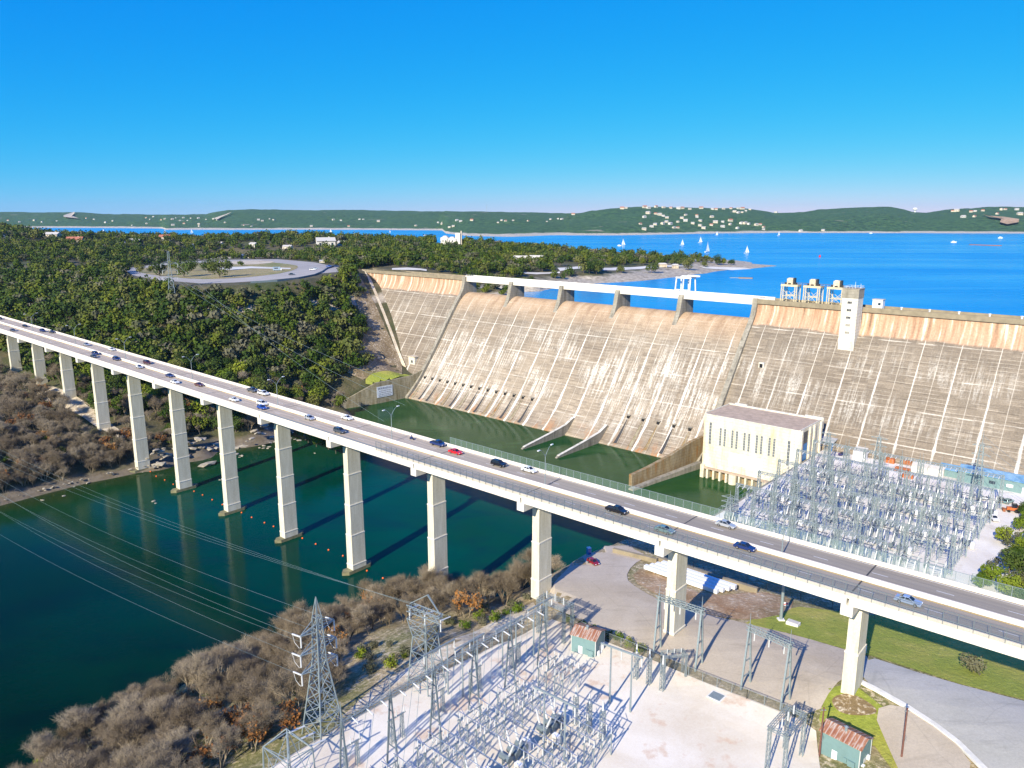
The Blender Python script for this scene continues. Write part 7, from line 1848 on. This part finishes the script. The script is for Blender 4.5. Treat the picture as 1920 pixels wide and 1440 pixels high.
# castle-like white house over the lake
p = onA(846, 458, 78); E_ = empty('mansion', p, R(-12)); tag(E_, 'white mansion with a square tower above the lake arm', 'mansion')
m_ = MB(); m_.box((-9, 0, 3.5), (12, 12, 13)); m_.box((2, 0, 3), (14, 12, 11)); m_.build('wall', 'house_white', E_)
m_ = MB(); m_.box((11.5, 0, 7), (7.5, 8, 20)); tw_ = m_.build('tower', 'house_white', E_); m_ = MB(); m_.box((16.2, 0, 8), (1.6, 3, 24)); m_.build('side_turret', 'house_wall', tw_)
m_ = MB()
for x in (-9, 2): m_.box((x, 0, 11.3 if x < 0 else 9.9), (11, 11, 3), taper=.35)
m_.build('roof', 'house_roof_pale', E_)
for x in (-11, -7, -1, 4): m_ = MB(); m_.box((x, -6.05, 5), (1.4, .1, 2.6)); m_.build('window', 'window_glass', E_)
for px, py, lab in ((978, 493, 'left pale roofed brick cabin among headland trees'), (1008, 492, 'right pale roofed brick cabin among headland trees')):
    p = onA(px, py + 3, 70); E_ = empty('cabin', p, R(-10)); tag(E_, lab, 'cabin'); m_ = MB(); m_.box((0, 0, 2.5), (17, 8, 7)); m_.build('wall', 'brick_red', E_)
    m_ = MB(); m_.hexa([(-9, -5, 5.8), (8, -5, 5.8), (8, 5, 5.8), (-9, 5, 5.8)], [(-9, -.4, 9.6), (6.6, -.4, 9.6), (6.6, .4, 9.6), (-9, .4, 9.6)]); m_.build('roof', 'house_roof_pale', E_)
for px, py, w_, lab in ((1242, 501, 9, 'tan pavilion with pale roof on the headland'), (1266, 503, 6, 'small yellowish pavilion next to the lone oak on the headland')):
    p = onA(px, py, 62); E_ = empty('pavilion', p, R(8)); tag(E_, lab, 'pavilion'); m_ = MB(); m_.box((0, 0, 1.6), (w_, 6, 4)); m_.build('wall', 'sand_rock', E_); m_ = MB(); m_.box((0, 0, 4.2), (w_ + 1, 7, 1.4), taper=.6); m_.build('roof', 'house_roof_pale', E_)
# cars in the park
for (px, py), kind, paint, lab in (((586, 507), 'suv', 'car_white', 'white suv parked on the road end beside the dam'), ((592, 505), 'sedan', 'car_silver', 'silver car parked right of the white suv on the hill'), ((617, 501), 'pickup', 'car_blue', 'blue pickup by the wall at the dam end'), ((631, 501), 'suv', 'car_navy', 'dark suv right of the blue pickup at the dam end'), ((547, 516), 'sedan', 'car_black', 'black car parked along the front edge of the ring road')):
    key = (kind, paint); q = atpark(px, py) + Vector((0, 0, .2))
    if key not in protos: protos[key] = car(kind, paint, lab); o = place(protos[key], q, R(10))
    else: o = copy_tree(protos[key], q, R(10), label=lab)
    o['group'] = 'parked cars'
E_ = empty('camper_van', atpark(519, 508) + Vector((0, 0, .25)), R(15)); tag(E_, 'light blue camper van on the path across the park lawn', 'van'); m_ = MB(); m_.box((0, 0, 1.7), (6, 2.3, 2.6)); m_.build('body', 'car_paleblue', E_); m_ = MB(); m_.box((3.3, 0, 1.1), (1.2, 2.1, 1.5)); m_.build('cab', 'car_white', E_)
for x in (-1.8, 2.6):
    for y in (-1, 1): m_ = MB(); m_.tube([(x, y - .12, .4), (x, y + .12, .4)], .42, 10); m_.build('wheel', 'rubber', E_)
m_ = MB(); m_.box((-.4, -1.17, 2.1), (3, .06, .8)); m_.build('window', 'glass', E_)
# low wall from the park to the dam
m_ = MB(); ln = [atpark(*p) for p in ((470, 531), (520, 528), (560, 523), (590, 517), (604, 511), (614, 504), (628, 500))]
for a_, b2 in zip(ln[:-1], ln[1:]): m_.beam((a_.x, a_.y, a_.z + .5), (b2.x, b2.y, b2.z + .5), .6, 1.6)
tag(m_.build('parapet_wall', 'steel_dark'), 'low dark retaining parapet curving from the ring road to the dam', 'low wall')
# houses on the far shore: found by marching up the hill surface
FA = np.array(FAR)     # rows x columns x 3
FPX = np.array([[prj(FAR[r][i])[0:2] for i in range(0, len(pxs))] for r in range(0, NR - 4)])
def on_far(px, py):
    i = int(np.clip(np.searchsorted(pxs, px), 1, len(pxs) - 2)); col_ = FPX[:, i, 1]
    for r in range(1, len(col_)):
        if col_[r] <= py <= max(col_[r - 1], col_[:r].min()): 
            f = (col_[r - 1] - py) / (col_[r - 1] - col_[r] + 1e-6); f = min(1, max(0, f)); return Vector(FA[r - 1, i] * (1 - f) + FA[r, i] * f)
    r = int(np.argmin(np.abs(col_ - py))); return Vector(FA[r, i])
FH = [(1197, 420), (1205, 407), (1210, 400), (1222, 401), (1230, 403), (1224, 421), (1218, 425), (1242, 405), (1245, 408), (1243, 416), (1236, 420), (1252, 420), (1265, 427), (1273, 409), (1283, 403), (1280, 414), (1300, 407), (1305, 404), (1310, 414), (1312, 423), (1328, 422), (1332, 407), (1348, 416), (1362, 414), (1363, 421), (1364, 420), (1373, 397), (1376, 399), (1388, 398), (1396, 395), (1402, 420), (1384, 419), (1392, 419), (1414, 422), (1421, 421), (1428, 426), (1430, 430), (1379, 428), (1340, 417), (1293, 419), (1270, 416), (1260, 427), (1319, 428), (1351, 425), (1500, 433), (1538, 432), (1204, 430)]
RH = [(1160, 391), (1172, 390), (1202, 389), (1212, 390), (1228, 388), (1236, 389), (1253, 390), (1265, 391), (1275, 390.5), (1286, 392), (1306, 390.5), (1328, 392), (1336, 392.5), (1353, 391.5), (1366, 391), (1376, 391), (1386, 391.5), (1402, 392.5), (1070, 402), (1446, 398), (1780, 396), (1788, 395.5), (1810, 397), (1822, 396), (1835, 395), (1866, 393), (1876, 392.5), (1898, 393), (1862, 401), (1905, 402), (1817, 406), (1801, 407)]
LH = [(15, 413), (38, 416), (62, 413), (74, 416), (105, 414), (163, 409), (172, 411), (198, 417), (212, 414), (245, 422), (270, 419), (275, 408), (290, 406), (300, 412), (282, 411), (331, 408), (344, 408), (310, 410), (324, 411), (335, 413), (349, 413), (360, 409), (369, 409), (388, 411), (396, 410), (372, 420), (368, 424), (342, 419), (325, 422), (420, 417), (404, 412), (484, 412), (492, 414), (505, 410), (512, 412), (455, 422), (470, 424), (580, 424), (620, 412), (638, 413), (650, 424), (672, 411), (680, 411), (706, 415), (776, 423), (818, 417), (824, 417), (825, 420), (855, 413), (858, 415), (884, 413), (846, 424), (843, 426), (940, 413), (945, 414), (985, 414), (962, 413), (1032, 411), (1045, 410), (1048, 411), (1020, 415), (930, 417)]
kinds = ['white', 'cream', 'white', 'red', 'grey', 'cream']
def zone(px):
    return 'at the far left' if px < 150 else 'left of the pylon' if px < 300 else 'above the left lake arm' if px < 620 else 'above the middle lake arm' if px < 1100 else 'right of the dam' if px > 1700 else 'behind the sailboats' if px > 1150 else 'on the middle hill'
for grp, lst, wd_ in (('hillside houses', FH, 'on the green slope'), ('ridge houses', RH, 'on the skyline ridge'), ('left shore houses', LH, 'scattered in the far woods')):
    for i, (px, py) in enumerate(lst):
        kd = kinds[rh_.randrange(6)] if grp != 'ridge houses' else ('red', 'cream', 'red', 'white')[i % 4]
        p = on_far(px, py + 1.0); put_house(p, R(rh_.uniform(-50, 50)), kd, '%s house %s %s across the lake' % ({'red': 'red roofed', 'white': 'white', 'grey': 'grey roofed', 'cream': 'cream'}[kd], wd_, zone(px)), 'far ' + grp, rh_.uniform(.7, 1.25) * (1.15 if grp == 'ridge houses' else 1.0 if grp == 'hillside houses' else .75) * .85)
# cleared scars on the far hills
def scar(pts, lab, mat='sand_rock'):
    ps = [on_far(*p) for p in pts]; c = sum(ps, Vector()) / len(ps)
    m_ = MB(); ring = [Vector((p.x, p.y, p.z + 5)) * 1 for p in ps]; up = [p - Vector((p.x, p.y, 0)).normalized() * 14 + Vector((0, 0, 2)) for p in ring]; cc = sum(up, Vector()) / len(up)
    for i in range(len(up)): m_.face([cc, up[i], up[(i + 1) % len(up)]])
    o = m_.build('bare_slope', mat); struct(o); return o
scar([(1836, 405), (1850, 408), (1878, 410), (1902, 414), (1906, 420), (1880, 424), (1872, 420), (1874, 414), (1850, 410)], 'quarry', 'dirt')
scar([(122, 406), (138, 399), (139, 402), (130, 408), (150, 412), (120, 409)], 'road cut'); scar([(400, 412), (418, 405), (432, 400), (430, 404), (416, 410), (408, 414)], 'road cut')
# water tower and mast on the skyline
p = on_far(1707, 398); p.z += 0; E_ = empty('water_tower', p); tag(E_, 'white water tower on the skyline right of the rounded hill', 'water tower'); m_ = MB(); m_.tube([(0, 0, -8), (0, 0, 14)], 3, 10); m_.build('stem', 'white_paint', E_); m_ = MB(); m_.tube([(0, 0, 9), (0, 0, 13), (0, 0, 19), (0, 0, 22)], [4, 11, 11, 5], 14); m_.build('tank', 'white_paint', E_)
p = on_far(908, 397); m_ = MB(); m_.beam((0, 0, -5), (0, 0, 42), 1.6, w2=.8); E_ = empty('radio_mast', p); tag(E_, 'thin radio mast on the skyline above the middle lake arm', 'radio mast'); m_.build('mast', 'steel', E_)
# boats
def sailboat(h):
    r_ = empty('sailboat', (0, 0, 0)); tag(r_, None, 'sailboat'); m_ = MB(); L_ = h * .8
    m_.hexa([(-L_ / 2, -.6, 0), (L_ * .3, -.7, 0), (L_ * .3, .7, 0), (-L_ / 2, .6, 0)], [(-L_ / 2 - .2, -1.1, 1.1), (L_ * .3, -1.3, 1.2), (L_ * .3, 1.3, 1.2), (-L_ / 2 - .2, 1.1, 1.1)])
    m_.hexa([(L_ * .3, -.7, 0), (L_ / 2, -.05, .4), (L_ / 2, .05, .4), (L_ * .3, .7, 0)], [(L_ * .3, -1.3, 1.2), (L_ / 2 + .6, -.05, 1.4), (L_ / 2 + .6, .05, 1.4), (L_ * .3, 1.3, 1.2)])
    m_.box((-.3, 0, 1.5), (2.6, 1.4, .6)); m_.build('hull', 'white_paint', r_)
    m_ = MB(); m_.beam((.6, 0, 1), (.6, 0, h), .18); m_.beam((.6, 0, 2), (-L_ * .42, 0, 2.1), .14); m_.build('mast', 'steel', r_)
    def sl_(pts):
        m_ = MB(); n = 6
        rows = []
        for i in range(n + 1):
            f = i / n; a_ = Vector(pts[0]).lerp(Vector(pts[2]), f); b2 = Vector(pts[1]).lerp(Vector(pts[2]), f); rows.append([a_.lerp(b2, g) + Vector((0, math.sin(g * 3.14) * .7 * (1 - f), 0)) for g in (0, .25, .5, .75, 1)])
        m_.grid(rows); rows2 = [[p + Vector((0, .05, 0)) for p in r__][::-1] for r__ in rows]; m_.grid(rows2); return m_
    sl_([(.5, 0, 2.2), (-L_ * .42, 0, 2.4), (.5, 0, h * .98)]).build('mainsail', 'sail', r_); sl_([(L_ / 2 + .3, 0, 1.5), (.9, 0, 2.0), (.7, 0, h * .88)]).build('jib', 'sail', r_); return r_
sb = Kit(lambda: sailboat(14))
for (px, py), s_, lab in (((1168, 460), 1.0, 'sailboat nearest the wooded headland, with a small tender'), ((1279, 460), .95, 'sailboat left of the largest one on the open lake'), ((1313, 455), 1.05, 'distant slim sailboat between two nearer sailboats'), ((1326, 473), 1.35, 'largest sailboat leaning on the open lake'), ((1400, 475), .95, 'sailboat to the right of the largest one'), ((1344, 441), .95, 'tiny sailboat near the far shore below the houses'), ((1460, 442), 1.15, 'tiny white sailboat near the far shore at centre right'), ((194, 436), .9, 'tiny sail on the left lake arm above the plateau houses'), ((309, 437), .9, 'tiny sail on the lake left arm nearest the far cape'), ((359, 437), 1.0, 'tiny sail on the left lake arm above the pylon'), ((620, 436), .9, 'tiny sail on the middle of the left lake arm'), ((731, 436), .7, 'tiny sail on the lake arm left of the mansion')):
    z = 57.0; q = at(px, py, z); o = sb.put(q, R(rh_.uniform(20, 50)), lab, 'sailboats on the lake', s_ * (1.0))
def motorboat():
    r_ = empty('motorboat', (0, 0, 0)); tag(r_, None, 'motorboat'); m_ = MB(); m_.hexa([(-4, -1, 0), (3, -1, 0), (3, 1, 0), (-4, 1, 0)], [(-4, -1.5, 1.5), (4.6, -.4, 1.7), (4.6, .4, 1.7), (-4, 1.5, 1.5)]); m_.build('hull', 'white_paint', r_); m_ = MB(); m_.box((-.6, 0, 2.1), (3.4, 2, 1.2), taper=.8); m_.build('cabin', 'white_paint', r_); m_ = MB(); m_.box((1.1, 0, 2.2), (.2, 1.7, .7)); m_.build('windscreen', 'glass', r_); return r_
mbk = Kit(motorboat)
for (px, py), s_, lab in (((1161, 461), .9, 'small white boat beside the sailboat near the headland'), ((1788, 455), 1.5, 'white motorboat speeding on the right part of the lake'), ((1876, 447), 1.7, 'white motorboat near the right edge of the lake'), ((797, 442), 1.2, 'small white motorboat above the mansion'), ((1633, 438), 1.3, 'white motorboat close to the far shore')): mbk.put(at(px, py, 57), R(rh_.uniform(-20, 30)), lab, 'motorboats on the lake', s_)
E_ = empty('marker_buoy', at(1537, 482, 57)); tag(E_, 'small red marker buoy alone on the lake', 'buoy'); m_ = MB(); m_.tube([(0, 0, 0), (0, 0, 1.2)], 1.6, 10); m_.build('float', 'car_red', E_); m_ = MB(); m_.box((0, 0, 2.2), (2.4, 2.4, 2.0), taper=.5); m_.build('topmark', 'car_red', E_)
E_ = empty('floating_dock', at(1398, 522, 57), R(-20)); tag(E_, 'small dark floating dock off the headland', 'dock'); m_ = MB(); m_.box((0, 0, .5), (14, 6, .9)); m_.build('pontoon', 'wood', E_); m_ = MB(); m_.box((-11, 2, .4), (10, 1.4, .4)); m_.build('gangway', 'steel', E_)
m_ = MB(); a_, b2 = at(1818, 459, 57), at(1878, 461, 57); m_.tube([a_ + Vector((0, 0, .3)), (a_ + b2) / 2 + Vector((0, -12, .4)), b2 + Vector((0, 0, .3))], 1.1, 6); tag(m_.build('floating_boom', 'rust'), 'long reddish floating boom on the right part of the lake', 'boom')
# ------------------------------------------------------------- camera, light, world
cam = bpy.data.cameras.new('camera'); co_ = bpy.data.objects.new('camera', cam); COL.objects.link(co_); sc.camera = co_
cam.sensor_width = 36; cam.lens = 36 * CF / 1920; cam.clip_start = 1; cam.clip_end = 60000
co_.location = (0, 0, CH); co_.rotation_euler = (math.pi / 2 - TH, 0, 0)
EL, AZv = R(29), Vector((.49, .872, 0)).normalized()
sd = Vector((AZv.x * math.cos(EL), AZv.y * math.cos(EL), -math.sin(EL)))
sl = bpy.data.lights.new('sun', 'SUN'); so_ = bpy.data.objects.new('sun', sl); COL.objects.link(so_)
sl.energy = 5.0; sl.angle = R(.5); sl.color = (1, .915, .74); so_.rotation_euler = sd.to_track_quat('-Z', 'Y').to_euler()
w = bpy.data.worlds.new('World'); sc.world = w; w.use_nodes = True; nt = w.node_tree; bg = nt.nodes['Background']
sk = nt.nodes.new('ShaderNodeTexSky'); sk.sky_type = 'NISHITA'; sk.sun_disc = False; sk.sun_elevation = EL
sk.sun_rotation = math.atan2(-AZv.x, -AZv.y); sk.altitude = 200; sk.air_density = .8; sk.dust_density = 0; sk.ozone_density = 3.0
# grade the sky's own colour: deep azure overhead, pale blue at the horizon
sp = nt.nodes.new('ShaderNodeSeparateColor'); cb = nt.nodes.new('ShaderNodeCombineColor'); nt.links.new(sk.outputs[0], sp.inputs[0])
for i, (k_, p_) in enumerate(((.00088, 2.6), (.100, .66), (.51, .10))):
    pw = nt.nodes.new('ShaderNodeMath'); pw.operation = 'POWER'; pw.inputs[1].default_value = p_; nt.links.new(sp.outputs[i], pw.inputs[0])
    mu = nt.nodes.new('ShaderNodeMath'); mu.operation = 'MULTIPLY'; mu.inputs[1].default_value = k_ / .12; nt.links.new(pw.outputs[0], mu.inputs[0]); nt.links.new(mu.outputs[0], cb.inputs[i])
nt.links.new(cb.outputs[0], bg.inputs['Color']); bg.inputs['Strength'].default_value = .12
sc.view_settings.view_transform = 'Standard'; sc.view_settings.look = 'None'; sc.view_settings.exposure = .6; sc.view_settings.gamma = 1
sc.render.engine = 'CYCLES'
sc.cycles.max_bounces = 5; sc.cycles.transparent_max_bounces = 12; sc.cycles.diffuse_bounces = 2; sc.cycles.glossy_bounces = 2; sc.cycles.use_denoising = True

# ------------------------------------------------------------- light haze over the lake
m = bpy.data.materials.new('haze'); m.use_nodes = True; nt = m.node_tree; nt.nodes.remove(nt.nodes['Principled BSDF']); vol = nt.nodes.new('ShaderNodeVolumePrincipled')
vol.inputs['Color'].default_value = (.62, .80, 1, 1); vol.inputs['Density'].default_value = .00003; vol.inputs['Anisotropy'].default_value = .2
nt.links.new(vol.outputs[0], nt.nodes['Material Output'].inputs['Volume'])
MATS['haze'] = m
mb = MB(); mb.hexa([(-7600, -900, -8), (7600, -900, -8), (7600, 7900, -8), (-7600, 7900, -8)], [(-7600, -900, 215), (7600, -900, 215), (7600, 7900, 215), (-7600, 7900, 215)])
hz = mb.build('haze', 'haze'); hz['kind'] = 'stuff'
sc.cycles.volume_bounces = 0
